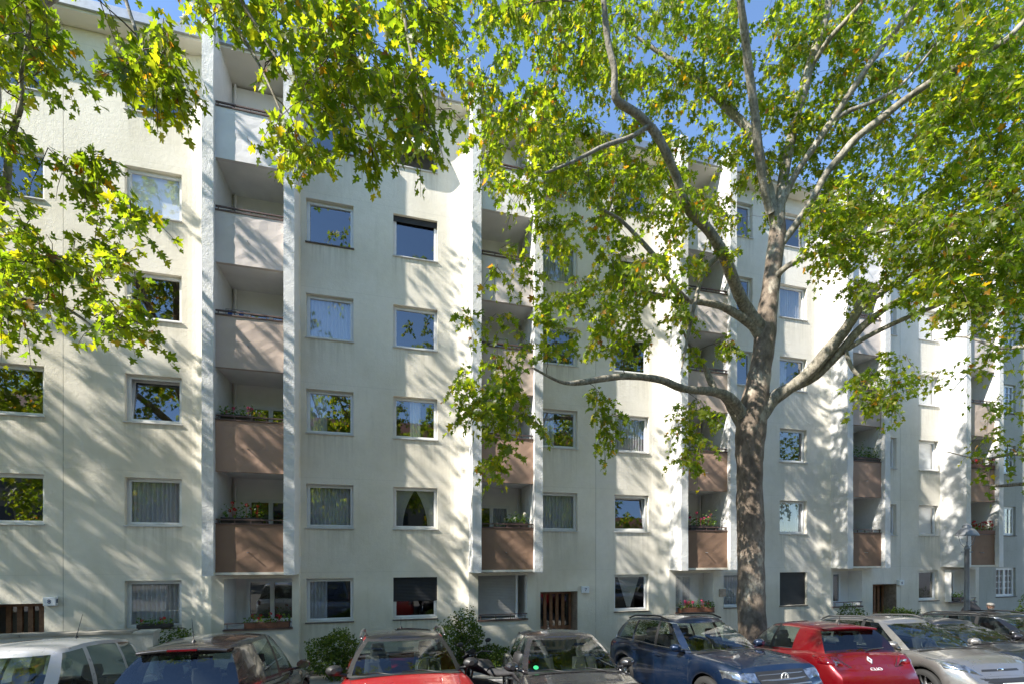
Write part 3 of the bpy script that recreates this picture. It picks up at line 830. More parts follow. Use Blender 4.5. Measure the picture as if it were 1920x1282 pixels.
SPRAYS_A = [(-0.7, 9.3, 14.1), (9.0, 12.6, 17.4), (2.9, 12.4, 17.6), (8.7, 8.9, 12.9), (2.8, 12.2, 11.6), (9.4, 13.2, 16.9), (7.6, 13.1, 15.1), (11.2, 9.9, 14.1), (0.4, 12.4, 14.3), (2.8, 11.7, 16.2), (0.8, 8.8, 10.0), (-1.0, 9.5, 6.3), (10.5, 10.5, 11.7), (6.9, 10.2, 9.3), (11.1, 10.5, 10.4), (1.7, 11.3, 13.3), (6.9, 12.6, 18.1), (8.2, 12.4, 17.2), (9.3, 12.9, 14.1), (-1.7, 12.8, 17.7), (1.5, 9.1, 9.9), (3.9, 12.6, 14.3), (2.7, 11.6, 12.7), (2.9, 12.0, 14.9), (-0.3, 12.2, 13.8), (0.7, 12.4, 13.9), (5.3, 12.5, 15.3), (11.1, 12.0, 15.3), (3.7, 12.9, 17.0), (2.4, 12.3, 13.7), (0.5, 12.4, 17.9), (12.7, 12.2, 15.0), (8.5, 12.2, 11.5), (1.4, 10.5, 15.0), (10.2, 11.4, 16.3), (10.6, 10.6, 9.7), (0.7, 10.6, 12.7), (8.3, 13.1, 14.4), (3.9, 13.0, 16.2), (8.8, 9.2, 13.6), (7.2, 8.5, 13.1), (0.0, 12.3, 17.0), (3.2, 12.7, 14.4), (7.3, 12.2, 13.3), (4.1, 12.2, 16.8), (8.1, 12.4, 12.7), (9.3, 12.4, 12.8), (12.6, 11.9, 13.0), (2.3, 13.0, 12.7), (6.6, 11.6, 15.8), (0.2, 8.1, 6.5), (-0.2, 8.0, 5.7), (10.5, 11.3, 15.3), (10.1, 13.2, 17.5), (-1.0, 12.1, 13.8), (1.8, 11.7, 15.0), (10.0, 12.3, 13.0), (3.7, 12.5, 12.9), (9.5, 8.6, 9.9), (9.1, 12.7, 11.8), (11.7, 11.7, 15.4), (0.9, 10.9, 13.3), (3.3, 13.2, 15.9), (2.5, 11.0, 8.6), (7.0, 11.6, 14.0), (5.6, 12.2, 13.1), (3.0, 11.5, 8.1), (5.0, 10.9, 9.7), (9.5, 10.5, 9.9), (12.2, 12.8, 13.4), (5.7, 12.8, 15.6), (8.7, 9.1, 11.8), (9.5, 9.4, 12.0), (-0.5, 9.5, 13.5), (5.1, 12.6, 12.2), (9.1, 8.4, 9.9), (2.2, 11.1, 9.1), (9.9, 9.7, 13.8), (11.3, 12.8, 15.1), (8.9, 12.4, 11.4), (7.3, 12.7, 16.0), (8.2, 11.8, 15.9), (5.1, 11.7, 13.5), (4.0, 13.1, 15.4), (3.5, 12.9, 13.5), (-0.1, 8.6, 11.0), (0.9, 11.7, 15.0), (7.2, 11.9, 15.7), (1.8, 10.8, 7.7), (4.3, 12.7, 11.4), (12.2, 11.0, 8.8), (10.0, 12.7, 18.3), (0.9, 9.8, 9.6), (9.0, 13.2, 13.2), (11.0, 11.0, 14.8), (-0.8, 8.4, 10.1), (9.4, 12.6, 16.6), (5.5, 11.7, 15.9), (4.6, 12.8, 16.2), (4.0, 12.6, 13.6), (1.6, 12.2, 17.8), (0.2, 8.7, 9.5), (0.5, 8.1, 9.5), (-0.1, 8.3, 11.6), (4.2, 12.0, 17.1), (0.5, 8.4, 7.9), (-0.9, 9.3, 7.5), (3.0, 13.0, 15.5), (8.4, 12.8, 14.1), (8.7, 7.9, 7.9), (4.6, 13.2, 14.6), (4.0, 12.9, 13.3), (5.9, 12.8, 15.1), (4.4, 12.8, 12.3), (-0.4, 11.2, 13.9), (9.3, 11.7, 13.3), (-0.2, 8.3, 8.3), (8.1, 11.9, 14.5), (8.1, 12.0, 10.5), (10.9, 10.0, 12.9), (6.3, 11.7, 15.0), (11.7, 12.8, 17.1), (2.4, 8.4, 8.1), (1.1, 10.5, 10.1), (1.3, 10.7, 12.2), (4.7, 11.9, 16.4), (9.0, 8.8, 11.0), (-0.3, 8.8, 7.3), (5.2, 12.9, 14.2), (2.6, 12.3, 16.6), (-0.7, 11.5, 15.1), (9.2, 9.4, 10.9), (5.4, 12.2, 11.4), (11.7, 12.4, 14.5), (10.6, 12.0, 14.0), (-1.6, 10.7, 14.5), (0.7, 11.8, 16.7), (-1.2, 10.2, 13.4), (3.3, 11.8, 16.6), (2.3, 12.7, 17.8), (10.4, 11.7, 14.3), (6.5, 11.6, 13.8), (0.8, 13.0, 16.3), (0.4, 10.1, 12.0), (10.4, 9.9, 8.9), (12.2, 11.2, 9.4), (0.7, 9.6, 10.9), (9.9, 9.3, 11.2), (1.6, 11.3, 14.4), (11.2, 10.3, 14.7), (2.3, 12.0, 11.0), (9.4, 8.7, 12.2), (0.2, 8.9, 13.2), (10.3, 10.6, 15.2), (4.5, 13.3, 17.6), (2.4, 11.8, 15.7), (-0.8, 13.0, 16.2), (14.2, 12.7, 15.3), (3.2, 12.9, 18.3), (8.4, 9.8, 9.3), (11.4, 12.2, 15.5), (0.5, 8.3, 10.8), (5.0, 12.1, 15.9), (6.1, 12.2, 13.2), (8.5, 9.2, 11.5), (3.2, 11.4, 9.5), (5.6, 13.1, 12.6), (11.3, 10.1, 9.9), (11.8, 10.7, 12.0), (9.5, 12.5, 13.6), (4.7, 13.1, 14.0), (7.3, 12.2, 16.0), (7.7, 12.1, 16.0), (2.7, 13.2, 18.5), (2.7, 12.6, 15.9), (-0.4, 8.0, 12.4), (9.0, 9.8, 13.0), (9.5, 12.9, 17.5), (11.6, 10.3, 14.7), (9.9, 10.8, 12.5), (8.1, 8.3, 11.3), (8.4, 12.5, 17.8), (7.2, 12.4, 16.9), (10.9, 11.4, 10.7), (9.8, 12.3, 15.4), (9.0, 9.8, 14.3), (0.8, 11.5, 14.0), (3.5, 12.4, 16.6), (6.9, 12.0, 14.5), (7.5, 10.6, 9.4), (5.4, 13.1, 18.1), (10.9, 10.8, 8.7), (11.5, 10.3, 11.9), (0.7, 9.2, 7.5), (7.8, 13.0, 17.4), (1.2, 11.4, 15.7), (2.8, 12.8, 18.4), (3.5, 12.0, 11.8), (8.8, 11.8, 10.7), (6.6, 11.9, 13.6), (4.4, 12.6, 15.8), (-0.2, 9.0, 13.3), (6.2, 12.5, 16.0), (6.1, 12.1, 12.8), (4.8, 11.9, 14.3), (11.8, 11.7, 16.0), (2.7, 10.3, 7.7), (2.5, 13.1, 12.2), (4.4, 12.7, 17.7), (1.3, 12.1, 15.7), (7.9, 12.7, 16.3), (8.1, 8.2, 11.8), (11.1, 13.0, 13.7), (1.7, 8.1, 7.1), (6.0, 11.8, 13.4), (8.9, 10.1, 11.3), (8.7, 12.4, 13.9), (-0.4, 10.7, 12.6), (3.4, 12.1, 15.2), (9.6, 12.1, 11.4), (8.6, 13.3, 13.3), (0.5, 8.6, 10.2), (10.7, 10.3, 11.2), (2.9, 12.1, 12.0), (0.1, 11.4, 9.7), (0.9, 10.7, 15.0), (-1.9, 12.6, 17.4), (8.0, 12.9, 18.2), (2.1, 12.2, 12.0), (9.8, 9.0, 9.6), (-0.9, 11.1, 13.7), (1.6, 10.1, 13.4), (3.6, 12.8, 13.0), (4.0, 11.9, 11.5), (12.3, 12.0, 15.1), (8.7, 8.6, 9.6), (9.3, 10.1, 11.0), (13.3, 12.7, 15.2), (3.0, 12.1, 13.0), (-0.4, 8.4, 5.7), (10.1, 9.5, 12.3), (2.9, 12.6, 15.5), (-0.6, 8.8, 11.4), (9.6, 9.4, 9.1), (8.6, 12.3, 16.5), (1.6, 9.6, 13.4), (-0.1, 10.0, 11.9), (3.5, 12.9, 14.9), (6.1, 13.0, 17.2), (6.0, 13.0, 13.8), (3.8, 11.6, 12.9), (-0.1, 9.3, 6.2), (9.3, 8.4, 12.6), (6.5, 11.8, 16.3), (-0.4, 9.1, 6.5), (-1.0, 8.2, 11.1), (9.3, 12.5, 17.9), (9.3, 8.5, 11.4), (9.6, 10.3, 10.9), (8.3, 8.7, 11.0), (9.8, 9.7, 10.5), (9.6, 12.9, 14.5), (10.7, 12.6, 14.6), (8.9, 11.3, 10.0), (4.9, 12.2, 15.1), (7.9, 12.7, 13.8), (8.6, 9.4, 12.5), (9.5, 10.1, 14.4), (9.0, 11.8, 14.9), (5.5, 12.7, 11.3), (8.4, 9.4, 8.1), (5.8, 12.1, 17.1), (2.2, 9.7, 8.7), (7.7, 8.0, 8.5), (6.8, 12.2, 13.3), (-1.3, 8.5, 12.9), (9.8, 10.4, 9.6), (7.9, 12.0, 16.7), (10.3, 9.1, 12.7), (7.6, 12.8, 16.6), (9.3, 8.4, 10.9), (0.7, 9.2, 6.8), (10.1, 9.7, 8.0), (3.8, 12.0, 13.3), (10.2, 10.3, 15.4), (1.1, 11.4, 10.3), (12.0, 12.1, 15.7), (9.6, 8.6, 6.9), (8.6, 12.6, 15.6), (11.4, 12.5, 13.7), (8.6, 12.3, 13.3), (8.9, 13.3, 12.3), (2.6, 13.0, 16.2), (3.3, 10.3, 9.4), (7.1, 11.8, 13.6), (6.8, 13.0, 15.4), (4.4, 13.1, 12.0), (6.2, 13.1, 18.1), (7.9, 12.2, 13.9), (12.9, 12.9, 13.4), (7.9, 13.0, 14.2), (3.4, 13.3, 13.7), (1.1, 8.3, 6.5), (8.5, 10.2, 13.6), (5.5, 13.1, 17.7), (6.2, 12.7, 16.4), (7.9, 8.7, 10.4), (8.4, 12.9, 18.3), (12.7, 12.8, 15.6), (2.5, 13.1, 17.2), (7.3, 8.4, 9.7), (1.4, 9.8, 10.8), (9.4, 9.0, 13.6), (-0.6, 8.1, 5.2), (4.2, 12.5, 15.0), (0.9, 8.9, 7.2), (0.4, 9.1, 11.6), (9.1, 12.6, 15.8), (9.9, 11.1, 14.8), (13.6, 12.9, 18.5), (4.7, 13.3, 13.3), (9.4, 9.8, 13.2), (2.2, 10.1, 7.3), (0.4, 10.1, 15.1), (-0.2, 8.9, 12.1), (3.3, 10.3, 8.5), (9.1, 10.1, 9.4), (8.6, 8.6, 12.2), (6.9, 8.4, 12.3), (9.6, 10.1, 12.7), (9.0, 13.5, 16.0), (6.1, 13.4, 15.4), (4.8, 13.3, 17.7), (11.6, 12.4, 15.2), (6.7, 12.1, 15.2), (3.2, 12.9, 14.4), (7.9, 12.5, 14.4), (12.4, 12.3, 13.7), (12.4, 12.1, 16.2), (9.5, 12.8, 12.2), (3.7, 13.6, 16.7), (10.8, 11.9, 12.1), (11.4, 11.8, 14.5), (2.2, 13.4, 15.6), (5.9, 13.2, 16.6), (10.7, 13.0, 17.3), (8.9, 12.8, 14.8), (5.6, 13.4, 17.7), (6.5, 13.6, 18.5), (7.7, 12.4, 13.0), (3.5, 13.3, 16.5), (3.5, 12.0, 14.4), (3.3, 12.5, 14.2), (8.0, 12.4, 16.3), (2.6, 13.3, 15.8), (9.3, 13.6, 17.4), (2.6, 11.8, 16.3), (6.8, 12.3, 11.6), (4.8, 11.9, 11.8), (2.4, 12.1, 13.8), (9.0, 12.6, 11.9), (5.1, 13.1, 14.0), (2.1, 12.5, 16.3), (8.0, 13.0, 16.6), (5.6, 11.9, 15.9), (3.2, 13.4, 17.5), (7.2, 13.5, 15.8), (4.5, 12.7, 15.9), (4.5, 12.2, 15.2), (4.6, 12.9, 12.9), (7.2, 12.9, 15.0), (10.6, 13.3, 18.9), (7.8, 13.5, 16.6), (10.3, 11.8, 14.8), (6.9, 12.5, 14.8), (10.8, 12.3, 14.0), (4.9, 12.6, 17.8), (9.4, 12.2, 16.7), (4.1, 12.9, 15.8), (7.2, 13.3, 13.9), (6.3, 12.3, 13.5), (6.8, 11.9, 12.9), (7.6, 12.1, 14.0), (5.7, 12.3, 16.5), (7.9, 12.4, 15.1), (5.5, 12.7, 16.7), (9.2, 12.9, 17.9), (13.7, 13.1, 17.8), (6.1, 13.4, 18.3), (13.2, 12.9, 12.6), (14.2, 13.0, 14.5), (10.2, 13.3, 12.4), (9.4, 13.3, 16.4), (12.3, 12.8, 13.2), (9.0, 12.1, 15.7), (9.3, 13.1, 15.2), (7.1, 13.1, 15.5), (8.9, 12.3, 14.6), (7.1, 12.3, 17.6), (11.2, 12.0, 16.6), (12.3, 12.8, 15.6), (8.7, 12.4, 12.7), (11.8, 13.3, 19.1), (5.2, 12.3, 13.4), (11.1, 12.9, 15.7), (5.7, 13.2, 12.5), (4.2, 13.5, 13.3), (14.2, 13.2, 17.9), (13.8, 13.2, 16.9), (5.2, 12.7, 12.4), (7.6, 13.0, 17.7), (9.7, 11.9, 15.3), (2.8, 13.6, 17.4), (11.3, 13.1, 11.9), (3.3, 13.5, 16.3), (12.3, 13.2, 13.4), (12.2, 11.9, 14.3), (5.2, 12.3, 17.7), (8.6, 12.2, 15.8), (2.7, 12.7, 15.7), (8.4, 11.9, 10.8), (5.0, 13.5, 18.7), (9.9, 13.3, 13.9), (5.6, 12.5, 13.5), (10.6, 12.3, 15.7), (3.4, 12.8, 15.8), (6.5, 13.3, 14.4), (9.3, 12.3, 12.1), (7.7, 12.0, 17.3), (7.5, 12.0, 13.7), (4.3, 13.3, 14.3), (9.3, 12.2, 15.2), (6.8, 13.3, 13.2), (6.1, 12.5, 12.5), (4.1, 13.1, 18.8), (10.3, 11.9, 17.1), (5.7, 13.1, 17.2), (3.9, 12.8, 14.0), (5.8, 12.6, 11.8), (11.0, 12.7, 14.2), (0.7, 9.7, 13.2), (0.5, 9.7, 10.2), (2.1, 12.0, 15.1), (1.1, 10.0, 13.7), (1.3, 10.9, 12.8), (1.4, 11.6, 12.0), (-0.3, 11.9, 12.2), (0.6, 10.0, 15.0), (0.9, 11.8, 14.6), (0.8, 9.9, 11.3), (0.5, 11.8, 12.9), (1.6, 10.8, 14.5), (1.7, 9.7, 14.2), (-0.6, 10.3, 11.5), (1.4, 11.7, 12.8), (1.5, 11.7, 13.3), (0.5, 10.2, 14.7), (1.7, 10.7, 14.0), (0.2, 9.7, 12.1), (-0.6, 10.8, 15.2), (0.5, 11.1, 16.0), (-0.8, 9.6, 12.6), (0.3, 11.9, 16.4), (-0.1, 10.6, 11.2), (-0.2, 10.2, 10.8), (0.5, 12.0, 13.5), (1.0, 10.6, 15.5), (-0.0, 10.2, 14.6), (1.3, 11.7, 16.1), (-0.4, 11.2, 12.5), (-0.5, 11.1, 13.4), (1.7, 9.9, 13.5), (0.4, 10.7, 12.6), (1.7, 10.8, 14.9), (0.3, 10.6, 14.7), (8.3, 11.0, 10.7), (7.7, 11.3, 10.9), (7.6, 9.8, 9.6), (8.8, 10.6, 8.6), (7.2, 10.1, 10.7), (6.4, 9.7, 9.8), (9.0, 10.2, 8.7), (8.3, 11.0, 10.1), (7.5, 10.6, 9.9), (8.5, 9.6, 9.8), (7.4, 9.9, 8.3), (8.2, 10.1, 10.8), (8.5, 10.4, 11.2), (8.8, 11.0, 10.6), (9.7, 11.0, 11.0), (9.1, 10.7, 9.7), (8.6, 10.8, 9.3), (7.6, 10.9, 9.7), (7.7, 10.2, 8.4), (8.4, 10.7, 9.8), (6.6, 9.8, 8.9), (9.0, 10.1, 10.5), (7.2, 10.2, 9.7), (9.6, 11.3, 8.9), (8.0, 10.9, 9.6), (8.4, 9.9, 9.9), (8.7, 10.2, 9.2), (9.1, 11.0, 11.8), (7.2, 11.0, 9.6), (7.5, 10.7, 8.8), (9.2, 10.2, 9.2), (6.9, 10.3, 10.0), (7.3, 10.5, 11.0), (7.3, 10.9, 10.6), (9.0, 10.6, 10.6), (6.6, 10.4, 9.5), (8.3, 9.7, 8.3), (6.7, 9.9, 10.2), (10.2, 11.3, 9.6), (7.5, 10.4, 10.4), (8.3, 10.4, 8.9), (7.8, 10.4, 9.7), (7.0, 11.1, 10.7), (9.1, 11.3, 10.0), (8.7, 10.0, 10.2), (9.4, 9.6, 11.6), (9.2, 8.8, 10.8), (10.5, 10.0, 12.2), (9.5, 9.5, 8.1), (8.5, 8.7, 10.6), (9.6, 8.7, 10.9), (10.4, 9.5, 9.9), (9.8, 9.0, 8.6), (8.9, 9.7, 9.4), (8.5, 9.4, 11.3), (9.7, 9.5, 12.0), (9.3, 9.3, 12.0), (10.3, 9.8, 10.6), (8.8, 8.6, 9.2), (8.6, 9.0, 11.3), (11.1, 10.1, 9.4), (9.6, 9.8, 9.2), (9.9, 9.3, 8.3), (9.7, 9.2, 8.9), (8.8, 8.6, 8.0), (9.9, 9.9, 12.5), (8.9, 8.7, 9.9), (9.0, 10.1, 11.1), (8.6, 8.9, 7.9), (8.2, 9.1, 11.1), (9.6, 9.1, 10.5), (9.7, 10.2, 10.9), (8.8, 9.0, 8.7), (8.6, 9.4, 10.0), (7.9, 8.6, 11.0), (9.6, 9.8, 10.3), (9.3, 9.0, 11.6), (9.2, 8.8, 8.6), (10.8, 9.7, 9.2), (2.4, 11.0, 9.3), (3.4, 9.4, 10.1), (1.4, 10.8, 11.3), (2.5, 9.9, 9.3), (2.5, 10.5, 9.8), (2.2, 10.7, 8.2), (3.5, 9.5, 8.0), (2.1, 9.8, 7.9), (2.8, 10.7, 10.9), (1.9, 10.7, 10.3), (0.9, 10.0, 11.1), (2.2, 9.9, 10.7), (0.8, 10.0, 9.8), (0.7, 9.7, 8.0), (3.3, 9.7, 8.4), (1.7, 9.6, 9.1), (0.6, 9.6, 9.3), (1.6, 10.5, 8.4), (2.2, 10.6, 11.6), (3.9, 10.2, 10.3), (3.7, 9.8, 9.1), (1.2, 10.8, 11.7), (3.6, 10.4, 10.8), (1.3, 9.9, 8.2), (2.9, 9.3, 8.7), (2.4, 9.3, 8.2), (0.7, 10.5, 10.5), (2.3, 10.2, 9.3), (3.1, 10.1, 10.2), (2.4, 10.6, 11.3), (2.4, 11.2, 11.0), (2.4, 12.1, 12.2), (2.2, 11.6, 12.1), (2.9, 10.9, 8.4), (2.1, 10.9, 11.4), (2.4, 12.0, 12.9), (2.7, 10.9, 8.9), (2.0, 12.1, 9.6), (2.6, 11.1, 7.9), (2.5, 11.5, 8.1), (0.9, 11.4, 12.3), (2.2, 11.9, 13.2), (2.0, 11.1, 8.0), (1.5, 11.9, 11.2), (4.3, 10.9, 9.7), (2.8, 11.1, 11.4), (0.7, 12.1, 13.6), (4.0, 11.5, 11.9), (3.2, 11.2, 9.1), (2.4, 11.0, 8.5), (1.0, 12.1, 13.1), (1.8, 11.4, 12.8), (3.3, 12.2, 13.0), (0.8, 11.3, 12.6), (3.4, 11.9, 10.2), (1.1, 11.0, 8.9), (3.8, 12.0, 13.0), (1.8, 11.2, 11.8), (3.9, 11.2, 11.3), (3.0, 10.6, 11.2), (2.4, 11.6, 9.4), (1.6, 11.9, 9.8), (3.4, 10.5, 11.4), (1.8, 11.4, 9.1), (3.4, 11.6, 11.3), (2.2, 11.0, 10.7), (3.6, 10.9, 8.2), (1.0, 11.8, 12.0), (3.9, 10.5, 10.2), (4.0, 11.9, 10.7), (4.4, 12.0, 8.9), (2.3, 11.3, 8.7), (3.5, 11.5, 12.0), (1.5, 11.9, 10.4), (4.1, 11.2, 8.4), (9.0, 12.1, 11.6), (10.1, 12.4, 14.1), (11.4, 11.6, 13.0), (11.3, 13.1, 18.0), (8.5, 12.5, 15.4), (9.9, 12.9, 12.0), (9.8, 12.8, 15.3), (10.2, 11.9, 13.1), (11.6, 13.2, 14.4), (9.0, 11.7, 11.8), (9.8, 13.2, 17.1), (7.8, 12.2, 15.7), (10.9, 11.5, 12.5), (9.1, 11.5, 12.1), (7.3, 11.2, 11.2), (8.2, 13.0, 17.2), (9.5, 12.4, 14.9), (12.2, 11.6, 16.6), (9.2, 11.5, 12.6), (10.0, 13.2, 18.4), (7.5, 12.5, 16.9), (8.5, 12.0, 13.5), (13.1, 12.0, 13.5), (8.8, 12.9, 15.0), (11.8, 12.3, 12.9), (13.3, 12.4, 15.1), (10.7, 12.9, 12.7), (9.7, 12.4, 15.4), (8.4, 13.4, 17.1), (8.1, 11.2, 11.4), (8.9, 11.9, 13.8), (9.8, 13.2, 17.8), (11.2, 11.9, 14.2), (8.9, 12.1, 15.0), (10.8, 11.9, 14.5), (9.4, 13.3, 14.0), (8.6, 12.6, 12.7), (9.3, 13.0, 17.6), (7.6, 11.4, 15.9), (11.3, 11.2, 14.0), (9.0, 12.2, 14.1), (8.5, 12.7, 12.2), (8.6, 11.8, 15.0), (9.1, 12.0, 15.4), (10.1, 12.1, 17.1), (10.8, 11.4, 13.5), (12.7, 13.1, 16.0), (11.8, 12.9, 16.7), (11.6, 12.9, 15.9), (8.6, 11.3, 15.6), (10.4, 11.5, 15.0), (9.7, 13.2, 12.5), (13.4, 13.3, 17.2), (12.7, 12.0, 15.3), (12.0, 11.4, 14.8), (7.2, 11.9, 13.5), (13.0, 12.1, 17.4), (12.4, 13.0, 14.2), (11.1, 12.4, 15.1), (8.7, 12.3, 16.0), (9.3, 11.4, 14.2), (9.9, 12.9, 14.5), (14.2, 13.3, 14.4), (12.7, 11.7, 16.1), (11.2, 11.3, 15.1), (9.5, 12.2, 14.4), (8.0, 11.7, 13.7), (9.1, 13.2, 11.9), (9.0, 11.4, 13.3), (12.4, 12.5, 17.9), (9.4, 13.0, 13.1), (7.9, 12.4, 13.3), (9.1, 12.2, 16.3), (10.7, 13.3, 15.9), (9.8, 11.7, 16.1), (2.1, 12.9, 17.6), (4.4, 12.6, 15.5), (-0.1, 11.5, 16.6), (6.3, 13.1, 16.6), (1.3, 12.5, 16.4), (5.5, 12.2, 15.9), (1.6, 13.0, 17.6), (5.7, 11.6, 15.2), (6.0, 12.7, 16.3), (-0.5, 11.6, 13.3), (1.4, 11.7, 17.0), (3.7, 11.5, 16.4), (-0.9, 12.3, 17.6), (0.5, 12.6, 14.9), (3.0, 13.1, 14.7), (1.2, 12.6, 14.9), (0.1, 11.4, 13.6), (4.1, 12.6, 15.1), (1.9, 12.0, 16.9), (1.2, 13.0, 15.1), (-0.6, 12.1, 17.2), (4.3, 11.9, 16.5), (2.4, 11.5, 14.7), (0.0, 11.9, 17.2), (5.1, 12.9, 15.7), (5.1, 11.9, 17.0), (5.8, 12.9, 15.7), (1.9, 12.4, 14.6), (1.4, 11.3, 14.6), (2.3, 12.5, 17.0), (5.0, 11.9, 16.6), (1.0, 13.0, 16.2), (3.7, 12.1, 15.2), (0.1, 13.2, 17.6), (6.2, 12.6, 15.4), (0.4, 11.3, 16.5), (3.1, 11.5, 15.9), (-1.2, 11.6, 16.8), (1.3, 11.7, 16.4), (5.0, 12.5, 16.8), (0.9, 11.3, 13.9), (0.8, 11.9, 13.8), (3.6, 11.5, 16.0), (1.9, 11.4, 14.9), (2.9, 12.0, 15.7), (4.9, 12.5, 15.8), (5.3, 11.4, 15.5), (4.6, 12.0, 14.3), (5.6, 12.1, 15.0), (4.2, 12.6, 18.1), (-0.2, 8.5, 4.7), (-0.1, 8.8, 5.3), (-0.4, 8.9, 4.6), (-0.0, 8.9, 6.1), (-0.1, 8.2, 6.0), (-0.1, 8.4, 5.3), (-0.3, 8.7, 4.4), (-0.9, 8.3, 5.7), (0.3, 8.5, 5.3), (-0.5, 8.8, 5.6), (0.2, 8.9, 5.5), (-0.9, 9.0, 6.2), (-0.4, 8.2, 5.3), (-0.9, 8.3, 5.3), (3.9, 10.8, 5.0), (4.0, 10.4, 4.8), (4.2, 10.4, 5.3), (4.3, 10.7, 5.4), (4.5, 11.0, 6.1), (4.6, 10.6, 5.9), (3.7, 10.7, 5.4), (4.1, 10.4, 6.0), (3.9, 10.9, 6.0), (2.0, 9.9, 5.3), (2.0, 10.2, 5.5), (2.1, 9.9, 5.6), (1.9, 10.1, 5.9), (1.9, 10.1, 6.2), (8.4, 10.8, 6.9), (7.7, 10.4, 6.5), (8.5, 10.8, 6.3), (8.9, 10.6, 6.7), (8.4, 10.4, 6.7), (8.5, 10.4, 6.3), (9.1, 10.8, 7.4), (8.7, 11.2, 6.7), (8.1, 10.7, 6.3), (8.2, 11.1, 7.0), (8.7, 11.1, 6.4), (10.4, 9.7, 9.6), (8.2, 9.6, 9.2), (8.5, 8.5, 8.1), (7.8, 8.5, 7.2), (9.4, 8.3, 9.2), (9.4, 9.3, 7.8), (8.1, 8.5, 7.5), (8.0, 8.6, 8.8), (9.7, 9.5, 9.3), (10.2, 9.2, 8.3), (8.9, 9.1, 7.8), (8.7, 8.9, 8.6), (10.2, 9.2, 10.0), (10.0, 9.7, 8.9), (8.6, 9.6, 8.1), (8.9, 8.3, 8.9), (9.0, 8.6, 9.0), (8.4, 8.2, 8.8), (9.9, 9.3, 8.5), (8.8, 9.7, 8.6), (8.7, 8.6, 9.2), (9.0, 9.5, 7.7), (9.5, 9.7, 9.5), (8.7, 9.2, 9.2), (8.5, 8.8, 7.3), (8.2, 9.0, 8.4), (7.9, 8.2, 7.5), (8.2, 9.0, 9.4), (9.6, 8.6, 7.5), (7.9, 8.7, 8.5), (7.6, 8.4, 8.7), (10.6, 9.7, 8.5), (9.1, 9.8, 8.8), (10.1, 9.4, 9.5), (10.2, 9.0, 8.7), (10.0, 9.3, 9.1), (9.5, 9.7, 7.7), (7.8, 8.3, 8.0), (8.9, 8.4, 8.0), (9.2, 8.4, 7.4), (8.1, 9.7, 9.6), (9.4, 8.9, 9.6), (10.0, 8.8, 8.0), (10.2, 9.0, 7.1), (7.9, 8.8, 8.0), (5.1, 11.0, 7.8), (4.3, 11.0, 7.6), (5.0, 10.8, 7.6)]
